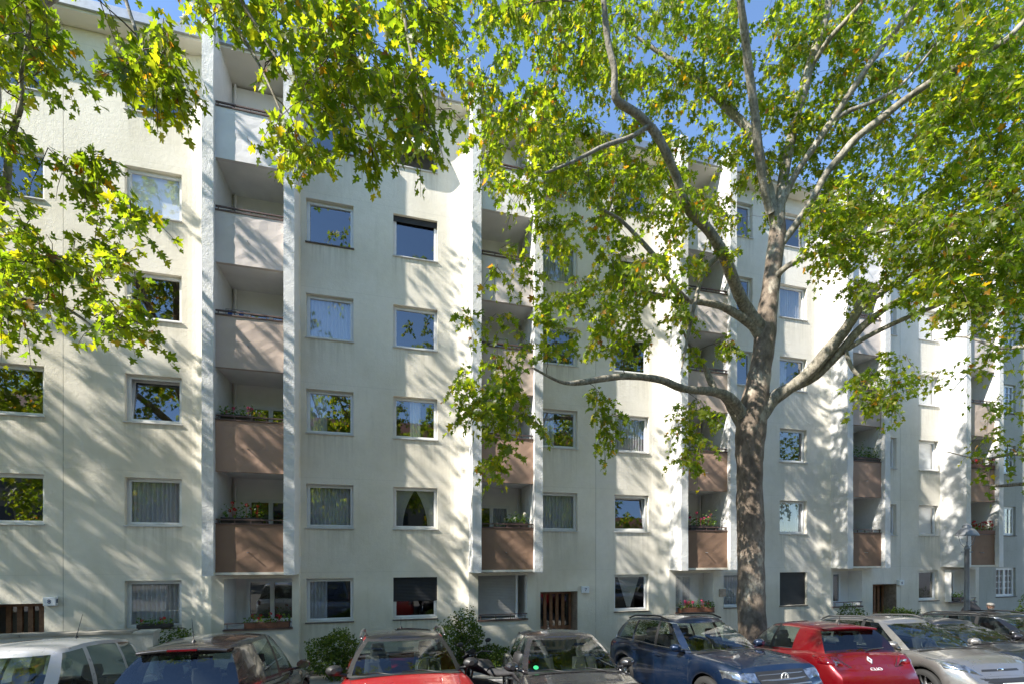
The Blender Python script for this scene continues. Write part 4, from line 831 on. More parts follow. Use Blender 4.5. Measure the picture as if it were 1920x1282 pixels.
SPRAYS_B = [(-6.9, 6.5, 10.2), (-6.6, 5.7, 8.5), (-5.8, 5.7, 8.1), (-5.7, 5.5, 9.3), (-6.7, 6.0, 10.1), (-7.1, 6.4, 9.4), (-6.5, 5.9, 9.4), (-6.3, 6.5, 9.8), (-6.7, 6.0, 9.8), (-6.9, 6.0, 8.2), (-7.0, 6.0, 9.0), (-7.2, 6.3, 9.9), (-6.8, 6.0, 9.2), (-7.5, 6.7, 10.7), (-6.3, 6.3, 9.5), (-7.3, 6.7, 8.7), (-6.1, 5.4, 9.2), (-6.4, 5.6, 9.1), (-5.1, 5.4, 9.4), (-5.4, 5.4, 8.8), (-6.4, 5.5, 7.4), (-6.7, 6.3, 9.9), (-6.2, 5.7, 7.9), (-7.0, 5.9, 7.9), (-6.6, 5.7, 7.8), (-5.6, 5.7, 8.7), (-4.7, 5.8, 7.0), (-5.4, 6.1, 7.7), (-5.8, 6.3, 8.0), (-5.6, 6.2, 8.0), (-5.4, 6.2, 7.0), (-4.8, 5.8, 6.5), (-5.7, 6.3, 7.7), (-5.0, 6.2, 7.3), (-6.4, 5.7, 6.1), (-5.9, 5.6, 6.3), (-6.6, 6.3, 7.1), (-5.5, 5.7, 6.4), (-6.2, 5.8, 6.7), (-5.9, 5.7, 6.8), (-6.6, 6.2, 6.8), (-6.5, 6.5, 6.7), (-5.7, 6.1, 6.7), (-5.7, 6.0, 6.4), (-5.1, 5.9, 6.4), (-5.9, 6.0, 6.5), (-4.7, 5.6, 5.7), (-4.8, 5.8, 5.6), (-5.2, 6.0, 5.9), (-4.7, 5.8, 5.8), (-6.5, 5.9, 5.9), (-6.5, 6.1, 6.1), (-7.0, 6.2, 6.1), (-1.4, 6.4, 9.2), (-2.3, 5.4, 8.1), (-1.7, 5.7, 8.9), (-3.4, 6.1, 9.8), (-3.1, 5.3, 9.3), (-1.5, 6.6, 10.5), (-2.2, 6.6, 9.7), (-1.0, 5.8, 9.0), (-2.9, 5.8, 9.0), (-2.2, 5.7, 8.4), (-1.2, 6.7, 10.8), (-2.7, 6.5, 8.2), (-3.9, 5.8, 10.1), (-1.5, 6.6, 9.5), (-2.5, 5.9, 9.4), (-2.2, 5.5, 8.8), (-2.0, 5.5, 9.3), (-2.3, 6.5, 8.7), (-3.7, 6.7, 10.4), (-2.2, 6.5, 8.4), (-2.4, 6.3, 9.8), (-1.2, 6.2, 8.4), (-2.7, 6.2, 7.9), (-2.1, 6.6, 10.8), (-0.9, 5.5, 9.2), (-1.9, 5.4, 8.5), (-3.0, 6.5, 10.6), (-1.6, 6.6, 10.1), (-1.5, 6.1, 9.1), (-3.9, 6.4, 10.3), (-2.0, 5.9, 9.4), (-3.1, 6.4, 10.1), (-2.5, 5.3, 9.3), (-2.6, 6.3, 9.1), (-2.8, 6.7, 10.0), (-2.1, 6.4, 9.9), (-1.3, 6.8, 9.0), (-1.9, 5.9, 9.8), (-2.5, 6.4, 10.3), (-2.7, 5.7, 8.1), (-3.6, 5.8, 9.6), (-1.2, 6.0, 8.9), (-2.8, 6.1, 10.2), (-1.0, 6.8, 9.3), (-4.3, 6.7, 10.6), (-1.0, 6.2, 10.0), (-0.9, 5.9, 10.0), (-1.4, 5.6, 8.3), (-1.2, 5.4, 9.2), (-2.4, 6.0, 9.1), (-2.7, 5.4, 8.8), (-2.2, 5.9, 8.6), (-3.4, 5.6, 9.5), (-3.0, 6.7, 8.6), (-1.6, 6.4, 8.9), (-3.4, 6.7, 10.8), (-1.2, 5.8, 8.1), (-1.4, 6.3, 9.9), (-1.9, 6.4, 8.3), (-2.9, 5.5, 9.6), (-4.4, 5.7, 8.7), (-4.0, 5.4, 8.7), (-4.1, 5.6, 8.8), (-4.0, 5.6, 8.5), (-4.4, 5.9, 9.1), (-4.2, 5.6, 8.3), (-4.4, 5.5, 8.6), (-4.2, 5.8, 8.6), (-4.5, 5.9, 8.8)]
CROWN_A = [(1.5, 6.9, 14.3), (14.3, 11.6, 12.6), (7.8, 10.0, 17.0), (4.7, 8.4, 18.2), (11.2, 8.1, 14.0), (11.2, 6.6, 13.9), (5.2, 9.4, 17.5), (3.9, 11.8, 18.5), (5.5, 4.9, 13.4), (2.5, 7.8, 14.0), (-0.1, 8.3, 15.3), (12.6, 8.4, 13.2), (3.3, 8.9, 15.8), (9.2, 6.6, 10.4), (6.5, 5.1, 14.5), (7.6, 7.4, 15.5), (5.0, 12.2, 18.7), (5.3, 10.9, 18.0), (10.0, 11.7, 17.7), (7.4, 10.0, 18.4), (6.5, 9.9, 16.3), (7.8, 10.1, 15.6), (4.7, 6.1, 16.9), (8.2, 12.4, 18.5), (7.3, 11.6, 18.8), (0.6, 8.7, 13.9), (6.3, 10.8, 16.6), (1.3, 8.5, 14.2), (4.3, 10.0, 17.4), (3.1, 8.8, 17.2), (2.3, 8.8, 15.3), (8.1, 4.8, 10.0), (6.9, 5.4, 9.6), (13.8, 9.6, 11.4), (5.5, 6.2, 12.6), (7.5, 8.0, 13.1), (5.4, 4.1, 13.1), (13.5, 9.0, 10.1), (8.1, 6.2, 16.8), (5.8, 12.1, 18.7), (4.5, 5.8, 12.4), (5.0, 10.7, 18.7), (6.8, 5.3, 15.9), (2.7, 9.3, 16.4), (13.0, 9.7, 13.8), (7.1, 6.7, 15.1), (7.2, 4.6, 9.0), (6.3, 10.9, 18.1), (1.4, 9.1, 15.1), (8.7, 10.6, 16.2), (2.0, 9.7, 15.8), (12.5, 9.4, 10.2), (6.2, 7.0, 16.7), (6.1, 7.9, 14.0), (3.0, 7.8, 13.2), (5.9, 8.8, 17.9), (13.1, 10.9, 12.3), (-0.1, 9.2, 15.2), (8.8, 5.5, 9.0), (3.7, 10.1, 15.8), (1.3, 8.7, 16.4), (11.7, 9.1, 10.5), (7.2, 7.3, 12.6), (1.8, 9.4, 17.0), (8.2, 7.1, 13.2), (6.6, 4.6, 9.9), (5.3, 7.1, 15.9), (7.3, 5.8, 16.4), (5.6, 9.1, 15.5), (-0.0, 10.3, 16.3), (8.4, 11.4, 18.0), (9.8, 5.4, 11.6), (3.1, 11.4, 17.7), (2.5, 9.8, 17.6), (11.3, 8.8, 11.5), (3.5, 10.0, 16.7), (4.6, 4.6, 10.7), (12.7, 9.8, 15.7), (7.1, 8.2, 14.1), (5.9, 3.7, 11.6), (9.3, 10.7, 17.8), (8.1, 4.8, 13.4), (10.8, 7.9, 15.2), (3.6, 10.3, 17.9), (11.8, 8.4, 12.7)]
CROWN_B = [(-9.7, 7.5, 11.9), (-15.6, 6.7, 10.0), (-12.8, 8.8, 15.0), (-11.3, 5.6, 16.9), (-13.5, 3.7, 7.4), (-11.4, 3.1, 12.9), (-9.3, 4.3, 14.3), (-16.5, 3.5, 11.7), (-4.2, 7.5, 16.8), (-11.3, 6.4, 9.5), (-12.5, 2.2, 15.7), (-9.9, 8.2, 10.6), (-9.3, 5.3, 10.6), (-10.2, 5.9, 15.9), (-10.8, 7.5, 13.7), (-10.3, 6.1, 14.3), (-7.6, 8.8, 14.2), (-7.4, 6.5, 17.2), (-14.0, 5.6, 10.6), (-11.1, 3.9, 15.2), (-16.7, 5.4, 10.7), (-8.6, 6.5, 7.6), (-14.1, 9.5, 17.1), (-6.7, 6.6, 12.5), (-10.1, 8.1, 12.0), (-9.0, 6.2, 9.5), (-13.0, 5.6, 9.8), (-14.3, 9.2, 6.9), (-15.7, 5.0, 11.8), (-15.7, 8.7, 7.9), (-12.3, 9.4, 13.0), (-11.1, 8.5, 7.5), (-12.9, 8.0, 11.1), (-16.0, 5.7, 12.5), (-9.4, 7.4, 14.0), (-9.9, 6.9, 16.7), (-13.0, 5.5, 8.6), (-10.0, 6.0, 11.6), (-11.1, 5.5, 14.5), (-15.1, 4.6, 9.6), (-5.8, 4.4, 15.1), (-12.4, 6.2, 11.9), (-6.4, 7.3, 15.7), (-13.6, 5.2, 11.3), (-9.2, 7.8, 8.9), (-7.4, 6.0, 12.8), (-10.8, 5.9, 13.2), (-7.8, 8.7, 16.6), (-8.9, 10.7, 17.5), (-7.4, 5.1, 10.5), (-10.0, 5.5, 10.0), (-10.0, 7.7, 11.0), (-14.1, 5.1, 14.7), (-4.7, 6.7, 11.6), (-11.5, 5.5, 7.4), (-9.6, 8.5, 14.6), (-7.0, 8.6, 15.8), (-12.2, 9.4, 16.8), (-3.0, 3.8, 11.3), (-9.7, 6.6, 7.9), (-15.8, 7.2, 14.1), (-13.9, 7.0, 10.0), (-11.1, 8.7, 8.5), (-11.6, 6.2, 11.8), (-9.9, 6.6, 11.8), (-9.6, 8.5, 13.6), (-11.1, 5.3, 13.8), (-10.0, 6.0, 10.5), (-15.5, 5.3, 16.0), (-8.7, 7.8, 14.3), (-9.3, 7.0, 18.2), (-9.4, 5.9, 6.3), (-9.0, 10.1, 17.7), (-9.2, 7.3, 14.6), (-3.6, 6.8, 14.2), (-4.6, 7.3, 14.7), (-8.5, 5.8, 13.0), (-10.9, 8.2, 11.8), (-12.1, 7.6, 19.0), (-9.1, 6.5, 19.1), (-8.3, 6.8, 13.6), (-10.9, 8.2, 5.4), (-13.8, 1.7, 13.1), (-10.2, 9.1, 16.5), (-9.4, 6.8, 10.3), (-8.1, 7.1, 15.6), (-9.7, 9.7, 16.4), (-14.2, 5.2, 9.6), (-10.8, 9.5, 15.4), (-10.4, 6.9, 18.1), (-9.7, 5.3, 12.4), (-9.7, 7.6, 13.2), (-11.8, 9.5, 12.6), (-8.0, 4.4, 15.2), (-14.7, 7.1, 11.5), (-12.5, 1.5, 10.0), (-14.5, 7.4, 17.6), (-11.9, 7.4, 17.6), (-14.3, 2.7, 8.9), (-13.8, 7.0, 15.4), (-12.1, 6.6, 18.1), (-6.1, 7.3, 13.1), (-13.2, 4.5, 7.7), (-13.5, 5.0, 8.5), (-13.1, 9.3, 10.3), (-14.1, 8.5, 6.2), (-15.0, 8.3, 8.9), (-4.0, 10.4, 16.5), (-11.8, 9.0, 11.0), (-15.4, 5.3, 12.8), (-10.8, 7.7, 10.4), (-11.3, 8.0, 9.0), (-9.5, 7.2, 11.3), (-10.8, 7.7, 9.3), (-10.2, 6.0, 12.8), (-11.0, 6.6, 8.5), (-12.2, 4.7, 5.5), (-15.3, 6.3, 13.7), (-10.3, 7.7, 13.1), (-8.5, 5.5, 16.1), (-11.7, 8.3, 14.0), (-6.7, 6.5, 17.3), (-9.0, 8.4, 15.0), (-10.0, 7.1, 8.4), (-15.8, 5.1, 13.9), (-8.5, 6.2, 9.1), (-6.2, 10.7, 17.3), (-10.6, 7.7, 11.3), (-8.0, 9.3, 18.4), (-13.7, 5.7, 16.4), (-10.1, 5.7, 8.2), (-7.8, 7.9, 15.1), (-11.1, 6.1, 8.8), (-11.9, 5.0, 9.1), (-13.0, 9.9, 12.0), (-14.1, 4.8, 16.4), (-14.2, 5.6, 17.1), (-15.3, 5.2, 7.2), (-10.6, 5.4, 11.9), (-8.1, 6.4, 14.5), (-15.3, 5.2, 10.9), (-14.5, 1.8, 11.6), (-14.0, 7.5, 10.1), (-8.4, 6.4, 11.5), (-10.1, 5.1, 9.3), (-13.5, 9.6, 6.0), (-9.4, 5.8, 13.8), (-13.8, 9.0, 5.8), (-10.2, 1.8, 14.0), (-13.2, 9.0, 11.6), (-12.3, 9.3, 6.4), (-14.4, 6.5, 11.6), (-12.9, 4.6, 5.8), (-9.6, 6.2, 14.6), (-13.5, 8.2, 13.8), (-12.0, 9.2, 9.9), (-7.7, 8.7, 14.8), (-13.3, 7.9, 12.9), (-10.6, 5.8, 11.2), (-13.2, 6.4, 10.0), (-8.0, 10.0, 16.6), (-9.5, 9.3, 15.4), (-15.5, 6.1, 14.9), (-7.9, 5.7, 16.3), (-8.4, 10.6, 18.6), (-15.1, 4.0, 12.2), (-5.2, 7.4, 12.8), (-9.6, 5.8, 12.8), (-14.4, 5.1, 15.6), (-10.8, 8.0, 13.5), (-14.9, 7.1, 15.9), (-7.2, 8.2, 14.8), (-9.4, 8.6, 16.9), (-16.5, 7.7, 10.9), (-12.7, 7.7, 12.3), (-11.4, 5.7, 8.2), (-6.4, 7.4, 16.9), (-3.4, 7.5, 16.4), (-15.5, 9.2, 13.6), (-12.7, 6.9, 16.1), (-15.8, 3.6, 14.8), (-11.2, 6.1, 14.0), (-14.5, 4.9, 12.1), (-6.1, 4.7, 14.7), (-13.5, 9.8, 12.9), (-12.4, 5.6, 9.7), (-13.3, 9.2, 17.3), (-6.3, 6.4, 14.2), (-14.8, 8.8, 12.8), (-11.3, 8.3, 12.5), (-15.5, 8.3, 14.3), (-6.5, 10.3, 17.4), (-2.5, 6.9, 15.2), (-10.9, 8.1, 12.8), (-11.0, 6.9, 12.3), (-14.1, 5.9, 9.9), (-12.7, 6.7, 9.2), (-13.8, 4.9, 12.9), (-4.0, 5.9, 12.3), (-6.6, 2.3, 13.9), (-8.8, 3.7, 13.7), (-5.1, 9.5, 16.5), (-12.5, 4.3, 15.0), (-9.0, 5.7, 14.9), (-11.1, 9.2, 11.0), (-15.9, 6.2, 10.8), (-12.5, 7.5, 10.2), (-10.6, 8.3, 18.8), (-3.7, 8.3, 16.1), (-10.7, 2.4, 13.7), (-11.8, 4.7, 14.7), (-11.3, 10.3, 17.6), (-11.2, 5.9, 12.2), (-15.8, 7.2, 16.9), (-10.4, 5.3, 14.5), (-15.7, 4.4, 8.7), (-13.8, 9.3, 7.6), (-8.4, 7.7, 17.9), (-11.5, 9.5, 11.3), (-11.2, 5.2, 8.5), (-7.5, 5.9, 14.3), (-15.6, 3.1, 14.5), (-13.4, 7.2, 9.5), (-7.7, 8.4, 18.9), (-7.4, 6.6, 14.9), (-10.3, 7.0, 12.7), (-9.4, 1.6, 13.6), (-10.2, 6.8, 13.4), (-6.6, 10.6, 18.2), (-12.5, 3.1, 6.8), (-10.6, 6.5, 13.1), (-14.2, 9.5, 8.5), (-14.6, 6.4, 8.2), (-17.5, 7.5, 14.0), (-11.0, 6.8, 16.2), (-14.9, 8.4, 15.1), (-11.6, 9.4, 18.7), (-14.0, 8.1, 11.9), (-13.4, 8.2, 10.2), (-16.6, 7.4, 13.3), (-10.4, 9.8, 17.6), (-11.0, 9.3, 18.0), (-15.8, 4.2, 12.0), (-15.3, 6.3, 12.6), (-9.9, 5.2, 17.9), (-14.6, 5.6, 14.2), (-12.8, 6.9, 13.0), (-4.1, 2.5, 11.4), (-11.5, 8.8, 5.8), (-8.2, 6.4, 8.2)]

# ------------------------------------------------------------------ plane trees
LEAF_HALF = [(0, 0), (.27, -.10), (.46, .02), (.27, .17), (.63, .40), (.37, .50), (.19, .47), (.25, .73), (.10, .80), (0, 1.02)]
LEAF_OUT = LEAF_HALF + [(-x, y) for x, y in reversed(LEAF_HALF[1:-1])]
def leaf_template(full=True):
    pts = LEAF_OUT if full else [(0, 0), (.45, .02), (.22, .2), (.6, .42), (.2, .5), (0, 1.0), (-.2, .5), (-.6, .42), (-.22, .2), (-.45, .02)]
    v = [(0, .33, 0)] + [(x, y, .0) for x, y in pts]
    v = [(x, y, .30 * abs(x) - .22 * y * y - .10 * abs(x) * y) for x, y, z in v]
    n = len(pts)
    f = [(0, 1 + k, 1 + (k + 1) % n) for k in range(n)]
    return np.array(v, dtype=np.float32), np.array(f, dtype=np.int32)
class Leaves:
    def __init__(s): s.p = []; s.R = []; s.s = []; s.t = []
    def add(s, p, d, nrm, size, tint):
        y = d.normalized(); z = (nrm - y * nrm.dot(y))
        z = z.normalized() if z.length > 1e-4 else y.orthogonal().normalized()
        x = y.cross(z)
        s.p.append(tuple(p)); s.R.append((tuple(x), tuple(y), tuple(z))); s.s.append(size); s.t.append(tint)
    def mesh(s, name, mat, idx=None, full=True):
        p = np.array(s.p, dtype=np.float32); Rm = np.array(s.R, dtype=np.float32); sc = np.array(s.s, dtype=np.float32); t = np.array(s.t, dtype=np.float32)
        if idx is not None: p, Rm, sc, t = p[idx], Rm[idx], sc[idx], t[idx]
        v, f = leaf_template(full)
        n = len(p); nv = len(v); nf = len(f)
        V = (np.einsum('vk,nkj->nvj', v, Rm) * sc[:, None, None] + p[:, None, :]).reshape(-1, 3)
        F = (f[None] + (np.arange(n) * nv)[:, None, None]).reshape(-1)
        me = bpy.data.meshes.new(name)
        me.vertices.add(n * nv); me.vertices.foreach_set('co', V.ravel())
        me.loops.add(n * nf * 3); me.loops.foreach_set('vertex_index', F.astype(np.int32))
        me.polygons.add(n * nf)
        me.polygons.foreach_set('loop_start', np.arange(0, n * nf * 3, 3, dtype=np.int32))
        me.polygons.foreach_set('loop_total', np.full(n * nf, 3, dtype=np.int32))
        at = me.attributes.new('tint', 'FLOAT', 'POINT'); at.data.foreach_set('value', np.repeat(t, nv))
        me.materials.append(mat); me.update(calc_edges=True); me.validate()
        return me
def rv(r, s=1.0): return Vector((r.gauss(0, s), r.gauss(0, s), r.gauss(0, s)))
def tint_of(r):
    q = r.random()
    if q < .60: return r.uniform(.15, .6)
    if q < .90: return r.uniform(.5, .82)
    if q < .972: return r.uniform(.80, .92)
    return r.uniform(.92, 1.0)
def spray(c, pts, LV, TW, r, ntw=6, size=(.07, .145), far=False, rad=.46):
    c = Vector(c)
    # nearest limb point, preferring ones below and behind the spray
    best = min(pts, key=lambda q: (q[0] - c).length + max(0, q[0].z - c.z) * .5 + r.random() * .5)
    a = best[0]; L = (c - a).length
    mid = a.lerp(c, .5) + rv(r, .10 * L * .5) + Vector((0, 0, .10 * L))
    path = []
    for k in range(6):
        t = k / 5; path.append(a * (1-t)**2 + mid * 2*t*(1-t) + c * t*t + (rv(r, .02) if 0 < k < 5 else Vector()))
    r0 = min(best[1] * .7, .006 + .007 * L)
    TW.tube(path, [r0 * (1 - .75 * k / 5) for k in range(6)], 5 if not far else 4, cap=False)
    for k in range(1, 6): pts.append((path[k], r0 * (1 - .75 * k / 5)))
    dirm = (c - a).normalized()
    for k in range(ntw):
        t = r.uniform(.45, 1.0); i = min(4, int(t * 5)); s = path[i].lerp(path[i+1], t * 5 - i)
        d = (dirm * .5 + rv(r, .7)); d.z -= .15; d.normalize()
        ln = r.uniform(.5, 1.15) * rad
        q = [s, s + d * ln * .5 + rv(r, .02), s + d * ln * .85 + Vector((0, 0, -.22 * ln)), s + d * ln + Vector((0, 0, -.5 * ln))]
        TW.tube(q, [.006, .005, .004, .002], 3, cap=False)
        nl = 5 if far else r.randint(7, 11)
        for j in range(nl):
            w = (j + .6) / nl
            x = w * 3; ii = min(2, int(x)); pp = q[ii].lerp(q[ii+1], x - ii)
            side = d.cross(Vector((0, 0, 1)))
            if side.length < .1: side = Vector((1, 0, 0))
            side.normalize(); sg = 1 if j % 2 else -1
            pet = (side * sg * .8 + d * .5 + rv(r, .35)); pet.z -= .25; pet.normalize()
            base = pp + pet * r.uniform(.03, .07)
            ld = pet + Vector((0, 0, -r.uniform(.1, 1.1))) + rv(r, .25)
            nm = Vector((0, 0, 1)) + rv(r, .5)
            LV.add(base, ld, nm, r.uniform(*size) * (1 if w < .85 else .75), tint_of(r))
def limb_samples(limbs):
    out = []
    for l in limbs:
        for k in range(len(l) - 1):
            a, b = Vector(l[k][:3]), Vector(l[k+1][:3])
            n = max(1, int((b - a).length / .25))
            for j in range(n): out.append((a.lerp(b, j / n), l[k][3] * (1 - j / n) + l[k+1][3] * j / n))
        out.append((Vector(l[-1][:3]), l[-1][3]))
    return out
def smooth_path(l, n=3):
    out = []
    for k in range(len(l) - 1):
        p0 = l[max(0, k-1)]; p1 = l[k]; p2 = l[k+1]; p3 = l[min(len(l)-1, k+2)]
        for j in range(n):
            t = j / n
            out.append(tuple(.5*((2*p1[i]) + (-p0[i]+p2[i])*t + (2*p0[i]-5*p1[i]+4*p2[i]-p3[i])*t*t + (-p0[i]+3*p1[i]-3*p2[i]+p3[i])*t**3) for i in range(4)))
    out.append(l[-1])
    return out
def wood(name, l, mat, root, sides, seed, lump=.05):
    r = random.Random(seed); sm = smooth_path(l, 4)
    ph = [r.uniform(0, 6.28) for _ in range(8)]
    def jit(k, j):
        return 1 + lump * (math.sin(j * 2*math.pi/sides * 2 + ph[0] + k * .55) * .6 + math.sin(j * 2*math.pi/sides * 3 + ph[1] - k * .8) * .5 + math.sin(k * 1.7 + ph[2]) * .5 + r.uniform(-.4, .4))
    b = MB(); b.tube([p[:3] for p in sm], [max(.004, p[3] * 1.0) for p in sm], sides, jit=jit)
    o = b.build(name, mat, root, smooth=True)
    return o
def finish_tree(root, base, LV, TW, limbs, trunk, nind, full=True, trunk_mat=None):
    inv = Matrix.Translation(-Vector(base))
    def fix(o): o.location = -Vector(base)
    fix(wood('trunk', trunk, trunk_mat or M['bark'], root, 28, 1, .045))
    for k, l in enumerate(limbs): fix(wood('limb', l, M['limbbark'], root, 12, 10 + k, .06))
    t = TW.build('twigs', M['twig'], root, smooth=True); tag(t, kind='stuff'); fix(t)
    n = len(LV.p); idx = np.arange(n)
    if nind:
        p = np.array(LV.p); s = np.array(LV.s)
        d = np.linalg.norm(p - np.array([0, 0, 2.83]), axis=1)
        view = (p[:, 1] > .5) & (np.abs(p[:, 0]) < 1.08 * p[:, 1]) & (p[:, 2] < 2.83 + 1.17 * p[:, 1])
        order = np.argsort(-(s / d) * view)[:nind]
        variants = []
        for q in range(8):
            L1 = Leaves(); L1.add((0, 0, 0), Vector((0, 1, 0)), Vector((0, 0, 1)), 1.0, [.2, .3, .4, .5, .58, .66, .76, .88][q])
            variants.append(L1.mesh('leaf', M['leaf']))
        for k in order:
            o = bpy.data.objects.new('leaf', variants[int(np.argmin([abs(LV.t[k] - v) for v in [.2, .3, .4, .5, .58, .66, .76, .88]]))])
            COL.objects.link(o); o.parent = root
            x, y, z = LV.R[k]; m = Matrix((x, y, z)).transposed().to_4x4()
            o.matrix_local = Matrix.Translation(Vector(LV.p[k]) - Vector(base)) @ m @ Matrix.Scale(LV.s[k], 4)
        idx = np.setdiff1d(idx, order)
    me = LV.mesh('crown', M['leaf'], idx, full)
    c = link('crown', me, root); tag(c, kind='stuff'); fix(c)

def tree_from_sprays(label, base, trunk, limbs, sprays, crown, seed, nind):
    root = empty('plane_tree', base, 0, label, 'tree', 'plane trees along the street')
    r = random.Random(seed); LV = Leaves(); TW = MB()
    pts = limb_samples(limbs)
    key = lambda c: min((q[0] - Vector(c)).length for q in pts0)
    pts0 = list(pts)
    for c in sorted(sprays, key=key): spray(c, pts, LV, TW, r, rad=.46 if Vector(c).length > 9 else .40)
    for c in sorted(crown, key=key): spray(c, pts, LV, TW, r, ntw=7, size=(.14, .21), far=True, rad=.75)
    finish_tree(root, base, LV, TW, limbs, trunk, nind)

base_a = (LIMBS_A_TRUNK[0][0], LIMBS_A_TRUNK[0][1], zs(9.2, 10.1))
tr = [(base_a[0], base_a[1], -.5, .56), (base_a[0], base_a[1], -.12, .46), (base_a[0], base_a[1], .35, .40)] + [(p[0], p[1], p[2], p[3] * .92) for p in LIMBS_A_TRUNK if p[2] > .6]
tree_from_sprays('plane tree with thick mottled trunk standing behind the blue and red cars', base_a, tr, LIMBS_A, SPRAYS_A, CROWN_A, 11, 300)

bb = P(-7.5, 10.0, zs(0, 10))
tb = [(bb.x, bb.y, -.4, .48), (bb.x, bb.y, .3, .40), (bb.x + .05, bb.y, 2.0, .33), (bb.x + .1, bb.y - .05, 4.0, .30), (bb.x + .2, bb.y - .1, 6.0, .27), (bb.x + .2, bb.y - .2, 8.5, .20), (bb.x + .1, bb.y - .1, 11, .14), (bb.x, bb.y, 14.5, .07)]
lb = list(LIMBS_B)
lb[0] = [(bb.x + .15, bb.y - .1, 4.8, .12), (-8.2, 7.3, 6.0, .10)] + lb[0]
lb[1] = [(bb.x + .15, bb.y - .1, 5.2, .09), (-8.9, 7.4, 6.6, .07)] + lb[1]
lb += [
 [(bb.x + .2, bb.y - .15, 7.0, .17), (-9.0, 7.2, 9.6, .13), (-7.4, 6.4, 11.4, .10), (-5.4, 5.9, 12.0, .075), (-4.4, 5.8, 11.9, .06), (-3.0, 5.7, 11.6, .045), (-1.6, 5.7, 11.1, .03), (-.8, 5.8, 10.6, .015)],
 [(bb.x + .2, bb.y - .15, 6.4, .16), (-8.2, 6.6, 8.6, .13), (-6.6, 5.6, 10.0, .10), (-5.0, 4.9, 10.6, .07), (-3.6, 4.7, 10.5, .045), (-2.4, 4.6, 10.0, .02)],
 [(-4.4, 5.8, 11.9, .035), (-4.0, 6.2, 10.3, .03), (-3.5, 6.0, 9.5, .024), (-3.1, 5.9, 8.8, .016), (-2.8, 5.9, 8.1, .008)],
 [(-3.0, 5.7, 11.6, .03), (-2.6, 6.1, 10.2, .026), (-2.3, 6.0, 9.3, .02), (-2.0, 6.0, 8.5, .012), (-1.7, 6.0, 7.8, .006)],
 [(-3.6, 4.7, 10.5, .03), (-3.4, 5.2, 9.7, .026), (-3.0, 5.5, 9.0, .02), (-2.5, 5.7, 8.3, .010)],
 [(-5.4, 5.9, 12.0, .03), (-5.1, 5.9, 10.6, .028), (-4.7, 5.9, 9.3, .02), (-4.3, 5.7, 8.6, .012)],
 [(-1.6, 5.7, 11.1, .022), (-1.4, 6.0, 9.8, .02), (-1.2, 6.0, 8.8, .014), (-.9, 6.0, 8.0, .006)],
 [(bb.x + .2, bb.y - .2, 8.5, .15), (-11.5, 6.5, 10.5, .11), (-13.5, 5.5, 12.0, .08), (-15.5, 4.6, 12.8, .04)],
 [(bb.x + .1, bb.y - .1, 9.5, .12), (-10.6, 9.5, 11.5, .09), (-11.6, 10.6, 13.5, .05)],
 [(bb.x + .1, bb.y - .1, 9.0, .12), (-9.0, 5.6, 11.5, .09), (-8.6, 3.4, 13.0, .06), (-8.2, 1.6, 13.6, .03)],
 [(bb.x + .1, bb.y, 10.5, .11), (-8.2, 8.4, 12.8, .08), (-6.6, 8.6, 14.4, .05)],
]
tree_from_sprays('plane tree whose leafy boughs hang in above the white and black parked cars', tuple(bb), tb, lb, SPRAYS_B, CROWN_B, 12, 300)

def generic_tree(label, base, h, rad, nsp, seed, group, lsize=(.16, .26), ntw=6, zmin=.34):
    r = random.Random(seed); b = Vector(base)
    root = empty('plane_tree', base, 0, label, 'tree', group)
    trunk = [(b.x, b.y, b.z - .2, .45), (b.x, b.y, b.z + .4, .36), (b.x + .1, b.y, h * .2, .31), (b.x + .15, b.y + .1, h * .4, .26), (b.x, b.y, h * .65, .16), (b.x, b.y, h * .88, .06)]
    limbs = []
    for k in range(11):
        an = k * 2.4 + r.uniform(-.4, .4); z0 = h * r.uniform(.3, .6); ln = rad * r.uniform(.65, .95); up = r.uniform(.35, .95)
        p = Vector((b.x + .1, b.y, z0)); l = [(p.x, p.y, p.z, .13)]
        for j in range(1, 6):
            t = j / 5
            l.append((p.x + math.cos(an) * ln * t + r.gauss(0, .12), p.y + math.sin(an) * ln * t + r.gauss(0, .12), p.z + up * ln * (t - .35 * t * t) + r.gauss(0, .1), .13 * (1 - .88 * t)))
            an += r.uniform(-.15, .15)
        limbs.append(l)
    pts = limb_samples(limbs); LV = Leaves(); TW = MB(); n = 0; cs = []
    while n < nsp:
        d = rv(r).normalized(); q = r.random() ** .42
        c = Vector((b.x, b.y, h * .64)) + Vector((d.x * rad * q, d.y * rad * q, d.z * h * .36 * q))
        if c.z < h * zmin: continue
        if c.dot(DM) > 13.0 or (c - Vector((0, 0, 2.8))).length < 3.2: continue
        cs.append(c); n += 1
    p0 = list(pts)
    for c in sorted(cs, key=lambda c: min((q[0] - c).length for q in p0)): spray(c, pts, LV, TW, r, ntw=ntw, size=lsize, far=True, rad=.85)
    finish_tree(root, base, LV, TW, limbs, trunk, 0, full=False)
generic_tree('plane tree farther along the pavement past the white car', tuple(P(-20.5, 10.2, zs(0))), 19, 8.5, 600, 21, 'plane trees along the street')
generic_tree('plane tree whose outermost leaves hang in front of the corner house', tuple(P(24.5, 10.2, zs(24.5))), 15.0, 6.2, 170, 22, 'plane trees along the street')
for k, u in enumerate((-22, -12, -3, 7, 17)):
    generic_tree('plane tree across the street seen mirrored in the house windows', tuple(P(u, -9.5, zs(u, 0))), 15.5 + (k % 2), 6.4, 240, 30 + k, 'plane trees mirrored in the windows', (.22, .38), 6, .22)

